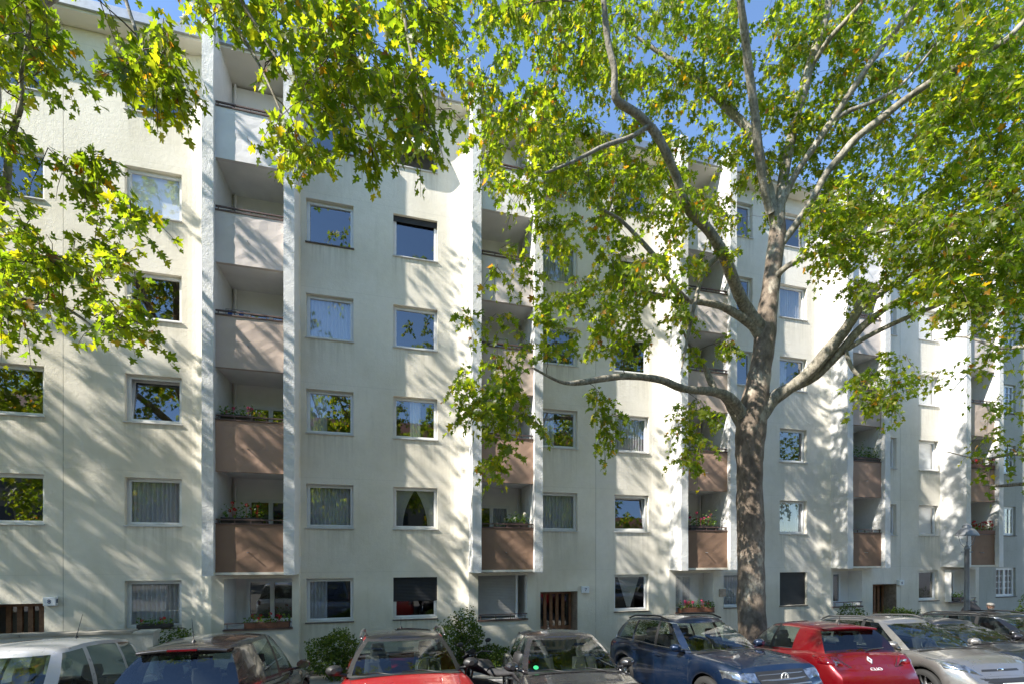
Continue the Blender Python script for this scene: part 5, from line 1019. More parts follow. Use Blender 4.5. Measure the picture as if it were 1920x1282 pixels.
# ------------------------------------------------------------------ cars
def interp(pts, x):
    if x <= pts[0][0]: return pts[0][1]
    for (x0, y0), (x1, y1) in zip(pts, pts[1:]):
        if x <= x1:
            t = (x - x0) / (x1 - x0); t = t * t * (3 - 2 * t) * .5 + t * .5
            return y0 + (y1 - y0) * t
    return pts[-1][1]

def make_car(name, label, S, u, m_near, rear=False, yaw=0.0, paint_mat=None):
    """S: dict with the car's measures (x forward from the middle, z up)"""
    L, W, wb, wr = S['L'], S['W'], S['wb'], S['wr']
    h = L / 2; fx = S.get('fx', h - .85); rx = fx - wb
    body = paint_mat; hw = W / 2
    root = empty(name, P(u, m_near + h, zs(u, m_near + h)), 0, label, S.get('cat', 'car'), 'cars parked side by side along the kerb')
    root.rotation_mode = 'QUATERNION'
    root.rotation_quaternion = Matrix.Rotation(math.atan(SLOPE), 3, DU).to_quaternion() @ Matrix.Rotation(ALPHA + R(-90 if not rear else 90) + R(yaw), 3, 'Z').to_quaternion()
    top = S['top']                      # (x, z) of bonnet, waist, tail from rear to front
    # ---------------- lower body
    xs = set([-h, -h + .06, -h + .16, -h + .32, h - .32, h - .16, h - .06, h])
    ra = wr + .055
    for ax in (fx, rx):
        for k in range(13):
            xs.add(ax - ra * math.cos(math.pi * k / 12))
        xs |= {ax - ra - .03, ax + ra + .03}
    for k in range(21): xs.add(-h + L * k / 20)
    cand = sorted(x for x in xs if -h <= x <= h); xs = [cand[0]]
    for x in cand[1:]:
        if x - xs[-1] > .018: xs.append(x)
    xs[-1] = h
    def bot(x):
        z = S.get('gc', .20)
        for ax in (fx, rx):
            d = abs(x - ax)
            if d < ra: z = max(z, wr + math.sqrt(ra * ra - d * d))
        e = h - abs(x)
        if e < .3: z = max(z, S.get('gc', .2) + .10 * (1 - e / .3))
        return z
    def wid(x):
        e = h - abs(x)
        q = S.get('nosef', .74) if x > 0 else S.get('noser', .82)
        w = hw
        if e < .55: w = hw * (q + (1 - q) * math.sin(math.pi / 2 * e / .55))
        return w
    RW = [(0, .955), (.10, .985), (.32, 1.0), (.55, .995), (.74, .985), (.86, .965), (.94, .93), (1.0, .87)]
    NOSE = S.get('nose', [.07, .02, 0, 0, .02, .05, .085, .13])
    TAIL = S.get('tail', [.08, .02, 0, .02, .03, .05, .07, .09])
    def sec(x):
        zb, zt = bot(x), interp(top, x); w = wid(x); out = []
        e = h - abs(x); k = max(0, 1 - e / .35)
        for j, (t, q) in enumerate(RW):
            dx = (-NOSE[j] if x > 0 else TAIL[j]) * k
            out.append((x + dx, w * q, zb + (zt - zb) * t))
        return out
    rows_l = [sec(x) for x in xs]
    b = MB(); ny = 5
    gf, gr = S['ws_base'] + .02, S['rw_base'] - .02
    for sg in (1, -1):
        b.grid([[(p[0], sg * p[1], p[2]) for p in r] for r in rows_l])
    tops = []
    for x, r in zip(xs, rows_l):
        p = r[-1]; cz = S.get('crown', .035)
        tops.append([(p[0] - (.04 * (1 - (2*k/ny-1)**2) if abs(x) > h - .05 else 0) * (-1 if x > 0 else 1), p[1] * (1 - 2 * k / ny), p[2] + cz * (1 - (1 - 2 * k / ny) ** 2)) for k in range(ny + 1)])
    for a in range(len(xs) - 1):
        xm = (xs[a] + xs[a+1]) / 2
        if gr + .12 < xm < gf - .12: continue
        b.grid([tops[a], tops[a+1]])
    for r in (rows_l[0], rows_l[-1]):
        sgx = 1 if r is rows_l[-1] else -1; g = []
        for j, p in enumerate(r):
            g.append([(p[0] + sgx * .05 * (1 - (1 - 2 * k / ny) ** 2), p[1] * (1 - 2 * k / ny), p[2] + (S.get('crown', .035) * (1 - (1 - 2*k/ny)**2) if j == len(r) - 1 else 0)) for k in range(ny + 1)])
        b.grid(g)
    # ---------------- greenhouse: lower ring -> upper ring, split in panels
    ring = S['ring']    # list of (xb, yb, xt, yt, kind of the panel that follows)
    tr_ = [0, .05, .10, .35, .62, .88, .945, 1.0]
    zb_of = lambda x: interp(top, x) + S.get('belt_up', 0.0)
    zt_of = lambda x: interp(S['roof'], x)
    def gh(k, t, sg=1):
        xb, yb, xt, yt, kd = ring[k]
        yb *= hw; yt *= hw
        zb, zt = zb_of(xb), zt_of(xt)
        if yb / hw > .8: yb = min(yb, wid(xb) * .90)
        tt = t
        x = xb + (xt - xb) * tt; y = yb + (yt - yb) * tt; z = zb + (zt - zb) * tt
        bul = math.sin(math.pi * tt)
        if yt > .5 * hw: y += .030 * bul
        if k <= 2 or k >= len(ring) - 3:
            x += (.035 if k <= 2 else -.03) * bul
            z += .02 * bul
        if t > .94: 
            y -= .02 * (t - .94) / .06; z += .012 * (t - .94) / .06
        return (x, sg * y, z)
    panels = {}
    sides_done = []
    for k in range(len(ring) - 1):
        kd = ring[k][4]
        for sg in (1, -1):
            for a in range(len(tr_) - 1):
                q = [gh(k, tr_[a], sg), gh(k+1, tr_[a], sg), gh(k+1, tr_[a+1], sg), gh(k, tr_[a+1], sg)]
                inwin = kd[0] == 'w' and (1 if kd in ('wF', 'wR') else 2) <= a < 6
                if kd in ('wF', 'wR') and a == 0: inwin = False
                if kd.startswith('w') and inwin:
                    key = kd if kd in ('wF', 'wR') else kd + ('l' if sg > 0 else 'r')
                    panels.setdefault(key, []).append(q)
                elif kd[0] == 'k' or (kd[0] == 'w' and (a == 1 and kd not in ('wF', 'wR'))) or (kd in ('wF', 'wR') and (a < 1 or (a == 6 and S.get('roofmat')))):
                    panels.setdefault('trim', []).append(q)
                else:
                    i0 = len(b.v); b.v.extend(q); b.f.append([i0, i0+1, i0+2, i0+3]); b.m.append(0)
    # roof
    rows = []; nr = 8; cr = S.get('rcrown', .05)
    nn = len(ring)
    for k in range(nn):
        x, y, z = gh(k, 1.0)
        edge = min(1.0, k / 3.0, (nn - 1 - k) / 3.0)
        rows.append([(x, y * (1 - 2 * j / nr), z + cr * edge * (1 - (1 - 2 * j / nr) ** 2)) for j in range(nr + 1)])
    roof_mi = 1 if S.get('roofmat') else 0
    i0 = len(b.f); b.grid(rows, roof_mi)
    bo = b.build('body', [body, S.get('roofmat') or body], root, smooth=True)
    weld(bo, .002)
    for p in bo.data.polygons: p.use_smooth = True
    es = bo.modifiers.new('split', 'EDGE_SPLIT'); es.split_angle = R(42)
    # BVH for attaching lamps, badges, seams
    bm = bmesh.new(); bm.from_mesh(bo.data); bvh = BVHTree.FromBMesh(bm); bm.free()
    names = {'wF': 'windscreen', 'wR': 'rear_window'}
    for key, qs in panels.items():
        pb = MB()
        for q in qs: pb.face(q)
        o = pb.build(names.get(key, 'trim' if key == 'trim' else 'side_window'), M['black'] if key == 'trim' else M['carglass'], root, smooth=True)
        weld(o, .002)
    # ---------------- patches that follow the body skin
    def cast(p, d):
        hit = bvh.ray_cast(Vector(p), Vector(d))
        return (hit[0], hit[1]) if hit[0] else (None, None)
    def patch(nm, corners, d, mat, n=8, mm=6, off=.006, parent=None, thick=True):
        """corners: 4 points (bottom-left, bottom-right, top-right, top-left) pushed along d onto the body"""
        c = [Vector(p) for p in corners]; rows = []
        for j in range(mm + 1):
            t = j / mm; row = []
            for i in range(n + 1):
                s = i / n
                p = (c[0] * (1-s) + c[1] * s) * (1-t) + (c[3] * (1-s) + c[2] * s) * t
                q, nr_ = cast(p, d)
                if q is None:
                    g_ = bvh.find_nearest(Vector((h * .94 * (1 if p.x > 0 else -1), p.y, p.z))); q, nr_ = g_[0], g_[1]
                if nr_.dot(Vector(d)) > 0: nr_ = -nr_
                ed = 0 if (i in (0, n) or j in (0, mm)) else 1
                row.append(q + nr_ * (off if ed else .001))
            rows.append(row)
        pb = MB(); pb.grid(rows)
        return pb.build(nm, mat, parent or root, smooth=True)
    def both(nm, corners, d, mat, **k):
        o1 = patch(nm, corners, d, mat, **k)
        o2 = patch(nm, [(p[0], -p[1], p[2]) for p in corners], (d[0], -d[1], d[2]), mat, **k)
        return o1, o2
    def seam(pts, d):
        pb = MB(); path = []
        for p in pts:
            q, nr_ = cast(p, d)
            if q is not None: path.append(q + (nr_ if nr_.dot(Vector(d)) < 0 else -nr_) * -.001)
        if len(path) > 1: pb.tube(path, .0035, 4)
        return pb
    # door seams
    sb = MB()
    for sg in (1, -1):
        for x in S['seams']:
            for pts in ([(x + S.get('slant', 0) * k, sg * 2, .32 + (zb_of(x) - .02 - .32) * k / 6) for k in range(7)],):
                t_ = seam(pts, (0, -sg, 0)); i0 = len(sb.v); sb.v += t_.v; sb.f += [[q + i0 for q in f] for f in t_.f]; sb.m += t_.m
    # bonnet shut line
    for sg in (1, -1):
        t_ = seam([(S['ws_base'] - .02 + (h - .32 - S['ws_base']) * k / 8, sg * hw * (.80 - .10 * k / 8), 2) for k in range(9)], (0, 0, -1)); i0 = len(sb.v); sb.v += t_.v; sb.f += [[q + i0 for q in f] for f in t_.f]; sb.m += t_.m
    sb.build('panel_gaps', M['black'], root)
    for sg in (1, -1):
        for x in S['handles']:
            q, nr_ = cast((x, sg * 2, zb_of(x) - .13), (0, -sg, 0))
            if q is None: continue
            pb = MB(); pb.tube([q + Vector((-.09, -sg * .005, 0)), q + Vector((-.06, sg * .028, .004)), q + Vector((.06, sg * .028, .004)), q + Vector((.09, -sg * .005, 0))], .012, 6)
            pb.build('door_handle', S.get('handlemat') or body, root, smooth=True)
    # mirrors
    for sg in (1, -1):
        x = S['mirror']; z = zb_of(x) + .06; y = sg * (hw * .90 + .05)
        pb = MB(); pb.tube([(x, sg * hw * .84, z - .045), (x, y + sg * .05, z - .02)], .022, 6)
        rows = []
        for k in range(7):
            t = k / 6; rr = math.sin(math.pi * (.12 + .86 * t)) if k not in (0,) else .75
            xx = x - .055 + .15 * t
            rows.append([(xx, y + sg * .09 + .115 * (.45 + .55 * rr) * math.cos(a_) * (1 if t < .6 else 1.2 - .5 * t), z + .035 + .078 * (.4 + .6 * rr) * math.sin(a_)) for a_ in [2 * math.pi * j / 12 for j in range(12)]])
        pb.grid(rows, 0, True); pb.face(rows[-1])
        mo = pb.build('wing_mirror', S.get('mirrormat') or body, root, smooth=True)
        gb = MB(); gb.face([(p[0] - .002, p[1], p[2]) for p in reversed(rows[0])]); gb.build('mirror_glass', M['chrome'], mo)
    # wheels
    for ax in (fx, rx):
        for sg in (1, -1):
            wl_ = MB(); yo = sg * (hw - .125); n = 28
            prof = [(wr * .70, -.10), (wr * .93, -.105), (wr, -.07), (wr, .07), (wr * .93, .105), (wr * .70, .10)]
            wl_.grid([[(ax + r_ * math.cos(2*math.pi*j/n), yo + q * sg, wr + r_ * math.sin(2*math.pi*j/n)) for j in range(n)] for r_, q in prof], 0, True)
            ty = wl_.build('wheel', M['rubber'], root, smooth=True)
            rb = MB()
            rb.grid([[(ax + r_ * math.cos(2*math.pi*j/n), yo + q * sg, wr + r_ * math.sin(2*math.pi*j/n)) for j in range(n)] for r_, q in [(wr * .71, .09), (wr * .66, .075), (wr * .63, .0), (wr * .63, -.08)]], 0, True)
            for k in range(5):
                an = 2 * math.pi * k / 5 + .3
                ca, sa = math.cos(an), math.sin(an); px, pz = -sa, ca
                for dd in (-.05, .05):
                    rb.tube([(ax + px * dd * .5, yo + .055 * sg, wr + pz * dd * .5), (ax + ca * wr * .66 + px * dd, yo + .075 * sg, wr + sa * wr * .66 + pz * dd)], [.03, .022], 5)
            rb.tube([(ax, yo + .02 * sg, wr), (ax, yo + .075 * sg, wr)], .055, 10)
            rb.build('rim', M['alloy'], ty, smooth=True)
            ab = MB(); ab.tube([(ax, sg * (hw - .45), wr), (ax, sg * (hw - .24), wr)], ra + .01, 20); ab.build('wheel_housing', M['black'], root)
    ub = MB(); ub.box(-h + .25, h - .25, -hw + .28, hw - .28, S.get('gc', .2) + .0, S.get('gc', .2) + .12); ub.build('underbody', M['black'], root)
    # interior
    ib = MB(); zi = S.get('zi', .42)
    ib.box(gr + .15, gf - .05, -hw + .14, hw - .14, zi - .1, zi)
    ib.build('cabin_floor', M['seatcloth'], root)
    db = MB(); zd = zb_of(S['ws_base'])
    db.grid([[(x, y, z) for y in (-hw * .8, 0, hw * .8)] for x, z in ((S['ws_base'] - .02, zd - .01), (S['ws_base'] - .45, zd - .015), (S['ws_base'] - .60, zd - .06), (S['ws_base'] - .62, zi))])
    db.build('dashboard', M['seatcloth'], root, smooth=True)
    stx = S['ws_base'] - .72
    stb = MB(); T = Matrix.Translation((stx, hw * .42, zd - .03)) @ Matrix.Rotation(R(68), 4, 'Y')
    ringp = [T @ Vector((.18 * math.cos(2*math.pi*j/18), .18 * math.sin(2*math.pi*j/18), 0)) for j in range(19)]
    stb.tube(ringp, .014, 6, cap=False); stb.tube([T @ Vector((-.17, 0, 0)), T @ Vector((.17, 0, 0))], .02, 5); stb.build('steering_wheel', M['black'], root, smooth=True)
    for sx, sy in S['seats']:
        q = MB(); hh = S.get('seath', 1.15)
        def slab(x0, z0, x1, z1, w0, w1, th):
            rows_ = []
            for x, z, w in ((x0, z0, w0), ((x0+x1)/2 - .02, (z0+z1)/2, (w0+w1)/2 + .02), (x1, z1, w1)):
                rows_.append([(x + a_, sy * hw + b_ * w, z) for a_, b_ in ((-th, -.8), (-th*.6, -1), (th*.7, -1), (th, -.7), (th*.8, 0), (th, .7), (th*.7, 1), (-th*.6, 1), (-th, .8))])
            i_ = len(q.v); q.grid(rows_, 0, True); q.face(rows_[-1])
        slab(sx + .02, zi + .12, sx - .14, hh - .05, .22, .19, .06)
        slab(sx - .155, hh - .06, sx - .175, hh + .14, .11, .10, .045)
        q.box(sx - .02, sx + .46, sy * hw - .22, sy * hw + .22, zi, zi + .2)
        q.build('seat', M['seatcloth'], root, smooth=False, bevel=.02)
    # wipers
    for y0, y1 in ((.55, -.05), (-.15, -.68)):
        pb = MB(); zz_ = zb_of(S['ws_base'])
        pb.tube([(S['ws_base'] + .03, y0 * hw, zz_ + .03), (S['ws_base'] - .06, (y0 + y1) / 2 * hw, zz_ + .065), (S['ws_base'] - .05, y1 * hw, zz_ + .055)], .009, 5)
        pb.build('wiper', M['black'], root, smooth=True)
    # scuttle
    pb = MB(); z0 = zb_of(S['ws_base']); 
    pb.grid([[(x, y * hw, z + .03 * (1 - y * y)) for y in (-.82, -.4, 0, .4, .82)] for x, z in ((S['ws_base'] + .055, z0 + .006), (S['ws_base'] - .02, z0 + .012))])
    pb.build('scuttle', M['black'], root, smooth=True)
    if S.get('antenna'):
        x, y, ln, lean = S['antenna']; z = zt_of(x) + cr * (1 - (y / hw) ** 2) - .01
        pb = MB(); pb.lathe([(.035, 0), (.03, .02), (.012, .045)], (x, y, z), 10); pb.tube([(x, y, z + .03), (x - lean, y, z + ln)], [.006, .003], 5); pb.build('antenna', M['black'], root, smooth=True)
    if S.get('rails'):
        for sg in (1, -1):
            x0, x1 = S['rails']; ys = sg * hw * .70
            pts = []
            for k in range(13):
                t = k / 12; x = x0 + (x1 - x0) * t; z = zt_of(x) + .02 + .045 * min(1, 6 * t, 6 * (1 - t))
                pts.append((x, ys - sg * .0, z))
            pb = MB(); pb.tube(pts, .019, 8); pb.build('roof_rail', S.get('railmat') or M['alloy'], root, smooth=True)
    if S.get('spoiler'):
        x, w = S['spoiler']; z = zt_of(x) + .012
        pb = MB(); rows_ = []
        for k in range(9):
            y = w * hw * (2 * k / 8 - 1); q = 1 - (2 * k / 8 - 1) ** 2
            rows_.append([(x + .18, y * .99, z + cr * q * .75 + .006), (x + .02, y, z + .028 + cr * q * .7), (x - .12, y * .97, z + .012 + cr * q * .6), (x - .11, y * .97, z - .02 + cr * q * .6), (x + .05, y, z - .02)])
        pb.grid(rows_, 0, True); pb.face(rows_[0]); pb.face(list(reversed(rows_[-1])))
        sp = pb.build('roof_spoiler', body, root, smooth=True)
        pb = MB(); pb.box(x - .128, x - .105, -.17, .17, z - .012 + cr * .55, z + .012 + cr * .55); pb.build('brake_light', M['redlens'], sp)
    if S.get('chromeline'):
        pb = MB()
        for sg in (1, -1):
            p1 = [Vector(gh(k, .085, sg)) + Vector((0, sg * .006, 0)) for k in range(2, len(ring) - 2)]
            pb.tube(p1, .009, 5)
            if S['chromeline'] > 1:
                p2 = [Vector(gh(k, .935, sg)) + Vector((0, sg * .006, 0)) for k in range(2, len(ring) - 2)]
                p2 = [p1[0]] + p2 + [p1[-1]]
                pb.tube(p2, .009, 5)
        pb.build('window_trim', M['chrome'], root, smooth=True)
    return root, patch, both, cast, zb_of, zt_of, h, hw

def plate(root, cast, x, z, txt, rear=False, w=.52):
    d = (-1, 0, 0) if not rear else (1, 0, 0)
    q, n = cast((x, 0, z), d)
    if q is None: return
    sg = 1 if not rear else -1
    rz = R(90) if not rear else R(-90)
    b = MB(); b.box(-w/2, w/2, -.012, .004, -.055, .055)
    p = b.build('number_plate', M['plate'], root, loc=(q.x + sg * .012, 0, z), rot=(0, 0, rz))
    b = MB(); b.box(-w/2 + .004, -w/2 + .045, -.0145, -.0125, -.050, .050); b.build('plate_strip', M['plateblue'], p)
    if txt: text(p, txt, .088, (.02, -.0145, 0), (R(90), 0, 0), M['black'], 'plate_text', .001)

def common_front(S, root, patch, both, cast, zb, h, hw, lampz, lamp_mat=None, grille=None):
    both('headlight', lampz, (-1, 0, 0) if True else 0, lamp_mat or M['clearlens'], off=.012)
    if grille:
        patch('grille', grille, (-1, 0, 0), M['black'], off=.004)
def hood_ring(S): pass

# panel kinds: 'wF' windscreen, 'wR' rear window, 'w1','w2','w3' side windows, 'p' painted pillar, 'k' black pillar
def hatch_ring(wsb, wst, rwb, rwt, bp=-.05, cp=-.78, q3=False, ys=.90, yt=.66, tail=.86):
    rg = [(wsb, 0, wst, 0, 'wF'), (wsb - .03, .45, wst - .01, .33, 'wF'), (wsb - .16, .80, wst - .05, .56, 'p'), (wsb - .27, .885, wst - .12, yt - .02, 'w1')]
    xa, xt = wsb - .27, wst - .12
    for t in (.35, .7):
        rg.append((xa + (bp + .05 - xa) * t, ys, xt + (bp - .02 - xt) * t, yt, 'w1'))
    rg += [(bp + .05, ys, bp - .02, yt, 'k'), (bp - .05, ys, bp - .10, yt, 'w2'), ((bp + cp) / 2, ys, (bp + cp) / 2 - .03, yt, 'w2')]
    if q3:
        rg += [(cp + .03, ys - .005, cp + .02, yt - .005, 'p'), (cp - .04, ys - .005, cp - .04, yt - .005, 'w3'), (rwb + .30, ys - .03, rwt + .22, yt - .02, 'p')]
    else:
        rg += [(cp, ys - .01, cp + .02, yt - .01, 'p'), (rwb + .24, ys - .04, rwt + .20, yt - .025, 'p')]
    rg += [(rwb + .05, tail * .95, rwt + .04, .575, 'wR'), (rwb + .0, .45, rwt + .0, .33, 'wR'), (rwb, 0, rwt, 0, 'wR')]
    return rg

PT = {
 'white': paint('white_paint', (.46, .46, .47), .25, rough=.3),
 'dark': paint('brown_black_paint', (.016, .013, .014), .15, rough=.22),
 'red_suv': paint('bright_red_paint', (.42, .010, .012), .1),
 'graphite': paint('graphite_paint', (.022, .021, .024), .1, rough=.22),
 'blue': paint('blue_metallic_paint', (.004, .015, .045), .4),
 'red': paint('ruby_metallic_paint', (.17, .002, .006), .45),
 'silver': paint('warm_silver_paint', (.27, .26, .25), .7),
 'night': paint('midnight_paint', (.014, .014, .020), .4),
 'black': paint('black_paint', (.008, .008, .009), .3),
 'roofblack': paint('black_roof_paint', (.012, .011, .011), .3),
}
SEATS4 = [(.30, .42), (.30, -.42), (-.62, .45), (-.62, -.45)]

# white compact people carrier, front to the street
S = dict(L=4.25, W=1.78, wb=2.65, wr=.31, fx=1.30, gc=.2, ws_base=1.05, rw_base=-1.78, top=[(-2.12, .86), (-1.9, .98), (-1.2, 1.0), (0, .95), (1.0, .93), (1.5, .84), (1.95, .70), (2.12, .58)],
         roof=[(-1.7, 1.52), (-1.2, 1.60), (-.4, 1.64), (.2, 1.60), (.45, 1.55)], ring=[(*q[:4], 'p' if q[4] == 'k' else q[4]) for q in hatch_ring(1.05, .32, -1.80, -1.55, -.12, -.95, True)], seams=[1.0, -.10, -.95], handles=[.08, -.80], mirror=.80,
         seats=SEATS4, antenna=(-1.15, .0, .36, .12), handlemat=M['black'])
r_, patch, both, cast, zb, zt, h, hw = make_car('parked_car', 'white compact people carrier beside the low garden wall', S, -4.5, 5.1, paint_mat=PT['white'])
common_front(S, r_, patch, both, cast, zb, h, hw, [(3, .50, .62), (3, .80, .66), (3, .82, .80), (3, .50, .74)], grille=[(3, -.35, .55), (3, .35, .55), (3, .38, .68), (3, -.38, .68)])
both('tail_light', [(-3, .62, .80), (-3, .80, .80), (-3, .80, 1.0), (-3, .66, 1.0)], (1, 0, 0), M['redlens'])

# dark brown hatchback, tail to the street
S = dict(L=4.05, W=1.78, wb=2.52, wr=.32, fx=1.25, gc=.2, ws_base=.98, rw_base=-1.66, top=[(-2.02, .80), (-1.88, .98), (-1.2, 1.02), (0, .95), (.95, .92), (1.5, .84), (1.9, .70), (2.02, .58)],
         roof=[(-1.45, 1.50), (-1.1, 1.57), (-.3, 1.61), (.1, 1.58), (.35, 1.52)], ring=hatch_ring(.98, .22, -1.70, -1.38, -.12, -.80, False, tail=.88), seams=[.95, -.10], handles=[.02, -.72], mirror=.74,
         seats=SEATS4, antenna=(-1.12, .02, .34, .08), spoiler=(-1.36, .60))
r_, patch, both, cast, zb, zt, h, hw = make_car('parked_car', 'glossy dark brown hatchback parked with its tail to the street', S, -2.4, 6.15, True, -4, paint_mat=PT['dark'])
both('tail_light', [(-3, .56, .82), (-3, .86, .84), (-3, .84, .98), (-3, .60, .94)], (1, 0, 0), M['redlens'])
both('headlight', [(3, .50, .62), (3, .80, .66), (3, .82, .80), (3, .50, .72)], (-1, 0, 0), M['clearlens'])
pb = MB(); pb.tube([(-1.74, .0, 1.00), (-1.76, -.16, 1.06), (-1.72, -.42, 1.09)], [.02, .013, .008], 6); pb.build('rear_wiper', M['black'], r_, smooth=True)
plate(r_, cast, -3, .60, '', True)

# red sport utility with black roof and silver rails
S = dict(L=4.40, W=1.82, wb=2.64, wr=.34, fx=1.32, gc=.24, ws_base=.95, rw_base=-1.85, top=[(-2.2, .88), (-2.0, 1.05), (-1.3, 1.10), (0, 1.07), (.95, 1.07), (1.5, 1.02), (2.0, .92), (2.2, .66)],
         roof=[(-1.75, 1.46), (-1.2, 1.53), (-.4, 1.56), (0, 1.54), (.28, 1.49)], ring=[(*q[:4], 'k' if q[4] == 'p' else q[4]) for q in hatch_ring(.95, .18, -1.90, -1.62, -.18, -1.0, True)], seams=[.9, -.15, -1.0], handles=[0, -.85], mirror=.66,
         seats=[(.2, .42), (.2, -.42), (-.72, .45), (-.72, -.45)], rails=(-1.35, .05), roofmat=PT['roofblack'], mirrormat=M['black'], antenna=(-1.2, .0, .2, -.02), seath=1.22, handlemat=M['black'])
r_, patch, both, cast, zb, zt, h, hw = make_car('parked_car', 'bright red car with black roof and silver roof rails', S, .26, 5.3, paint_mat=PT['red_suv'])
common_front(S, r_, patch, both, cast, zb, h, hw, [(3, .52, .76), (3, .84, .78), (3, .84, .90), (3, .54, .86)], grille=[(3, -.50, .55), (3, .50, .55), (3, .55, .80), (3, -.55, .80)])
both('tail_light', [(-3, .62, .85), (-3, .86, .85), (-3, .86, 1.0), (-3, .66, 1.0)], (1, 0, 0), M['redlens'])

# graphite small hatchback
S = dict(L=3.95, W=1.72, wb=2.48, wr=.31, fx=1.22, gc=.2, ws_base=.98, rw_base=-1.70, top=[(-1.97, .85), (-1.8, .97), (-1.2, 1.02), (0, .97), (.98, .97), (1.45, .90), (1.82, .76), (1.97, .55)],
         roof=[(-1.5, 1.36), (-1.1, 1.43), (-.35, 1.46), (.05, 1.44), (.30, 1.39)], ring=hatch_ring(.98, .18, -1.74, -1.45, -.16, -.86, False), seams=[.92, -.12, -.86], handles=[0, -.75], mirror=.70,
         seats=SEATS4, antenna=(-.95, .0, .17, .03), chromeline=1)
r_, patch, both, cast, zb, zt, h, hw = make_car('parked_car', 'graphite hatchback with a green windscreen sticker in front of the number 7 door', S, 2.85, 5.4, False, -8, paint_mat=PT['graphite'])
common_front(S, r_, patch, both, cast, zb, h, hw, [(3, .46, .60), (3, .80, .66), (3, .80, .82), (3, .48, .72)], grille=[(3, -.35, .50), (3, .35, .50), (3, .38, .62), (3, -.38, .62)])
both('tail_light', [(-3, .60, .82), (-3, .80, .82), (-3, .80, 1.0), (-3, .64, 1.0)], (1, 0, 0), M['redlens'])
pb = MB(); T = Matrix.Translation((.80, -.56, 1.055)) @ Matrix.Rotation(R(90) , 4, 'Z') @ Matrix.Rotation(R(40), 4, 'X')
pb.face([T @ Vector((.04 * math.cos(k * math.pi / 8), .04 * math.sin(k * math.pi / 8), 0)) for k in range(16)]); pb.build('sticker', M['sticker'], r_)

# blue sport utility
S = dict(L=4.50, W=1.84, wb=2.68, wr=.35, fx=1.36, gc=.24, ws_base=1.02, rw_base=-1.90, top=[(-2.25, .92), (-2.05, 1.07), (-1.3, 1.08), (0, 1.03), (1.0, 1.03), (1.6, 1.00), (2.08, .92), (2.25, .70)],
         roof=[(-1.8, 1.50), (-1.2, 1.57), (-.4, 1.60), (0, 1.58), (.30, 1.53)], ring=hatch_ring(1.02, .20, -1.95, -1.68, -.16, -1.02, True), seams=[.95, -.12, -1.0], handles=[.02, -.85], mirror=.72,
         seats=[(.2, .42), (.2, -.42), (-.72, .45), (-.72, -.45)], chromeline=2, rails=(-1.4, .05), railmat=M['black'], seath=1.24, nosef=.80, nose=[.05, .01, 0, 0, .0, .01, .03, .09])
r_, patch, both, cast, zb, zt, h, hw = make_car('parked_car', 'blue metallic sport utility car with chrome window trim beside the tree trunk', S, 6.15, 6.05, False, 2, paint_mat=PT['blue'])
gl = both('headlight', [(3, .50, .70), (3, .90, .74), (3, .90, .87), (3, .50, .84)], (-1, 0, 0), M['clearlens'], off=.010)
gr = patch('grille', [(3, -.48, .62), (3, .48, .62), (3, .50, .86), (3, -.50, .86)], (-1, 0, 0), M['black'], off=.004)
for k in range(3):
    z = .655 + .07 * k
    patch('grille_bar', [(3, -.47, z), (3, .47, z), (3, .47, z + .018), (3, -.47, z + .018)], (-1, 0, 0), M['alloy'], mm=2, n=12, off=.016, parent=gr)
q, n_ = cast((3, 0, .76), (-1, 0, 0))
emb = MB(); T = Matrix.Translation(q + Vector((.022, 0, 0))) @ Matrix.Rotation(R(90), 4, 'Y')
ringp = [T @ Vector((.072 * math.cos(2*math.pi*j/24), .072 * math.sin(2*math.pi*j/24), 0)) for j in range(25)]
emb.tube(ringp, .008, 6, cap=False)
def emline(pts): emb.tube([T @ Vector((-y_, x_, 0)) for x_, y_ in pts], .0075, 5)
emline([(-.034, .062), (0, .006), (.034, .062)]); emline([(-.062, .030), (-.030, -.060), (0, -.004), (.030, -.060), (.062, .030)])
emb.build('emblem', M['badge'], r_, smooth=True)
both('tail_light', [(-3, .55, .88), (-3, .88, .88), (-3, .88, 1.02), (-3, .58, 1.02)], (1, 0, 0), M['redlens'])
plate(r_, cast, 3, .46, '')

# ruby red small hatchback, tail to the street
S = dict(L=4.06, W=1.75, wb=2.59, wr=.31, fx=1.28, gc=.2, ws_base=1.02, rw_base=-1.58, top=[(-2.03, .80), (-1.90, .95), (-1.4, 1.03), (-.6, .97), (.2, .92), (1.0, .90), (1.5, .83), (1.9, .68), (2.03, .55)],
         roof=[(-1.42, 1.39), (-1.1, 1.43), (-.3, 1.45), (.1, 1.42), (.38, 1.36)], ring=hatch_ring(1.02, .25, -1.66, -1.36, -.10, -.82, False, yt=.63, tail=.80), seams=[.95, -.05, -.8], handles=[.06], mirror=.76,
         seats=SEATS4, spoiler=(-1.34, .56), antenna=(-1.12, .0, .22, .06), noser=.78, tail=[.06, 0, -.02, .0, .03, .08, .14, .22], mirrormat=M['black'])
r_, patch, both, cast, zb, zt, h, hw = make_car('parked_car', 'ruby red hatchback parked tail first with chrome lettering on its boot', S, 8.75, 6.1, True, -13, paint_mat=PT['red'])
t1 = both('tail_light', [(-3, .42, .79), (-3, .84, .84), (-3, .845, .98), (-3, .60, .97)], (1, 0, 0), M['redlens'], off=.022, n=10)
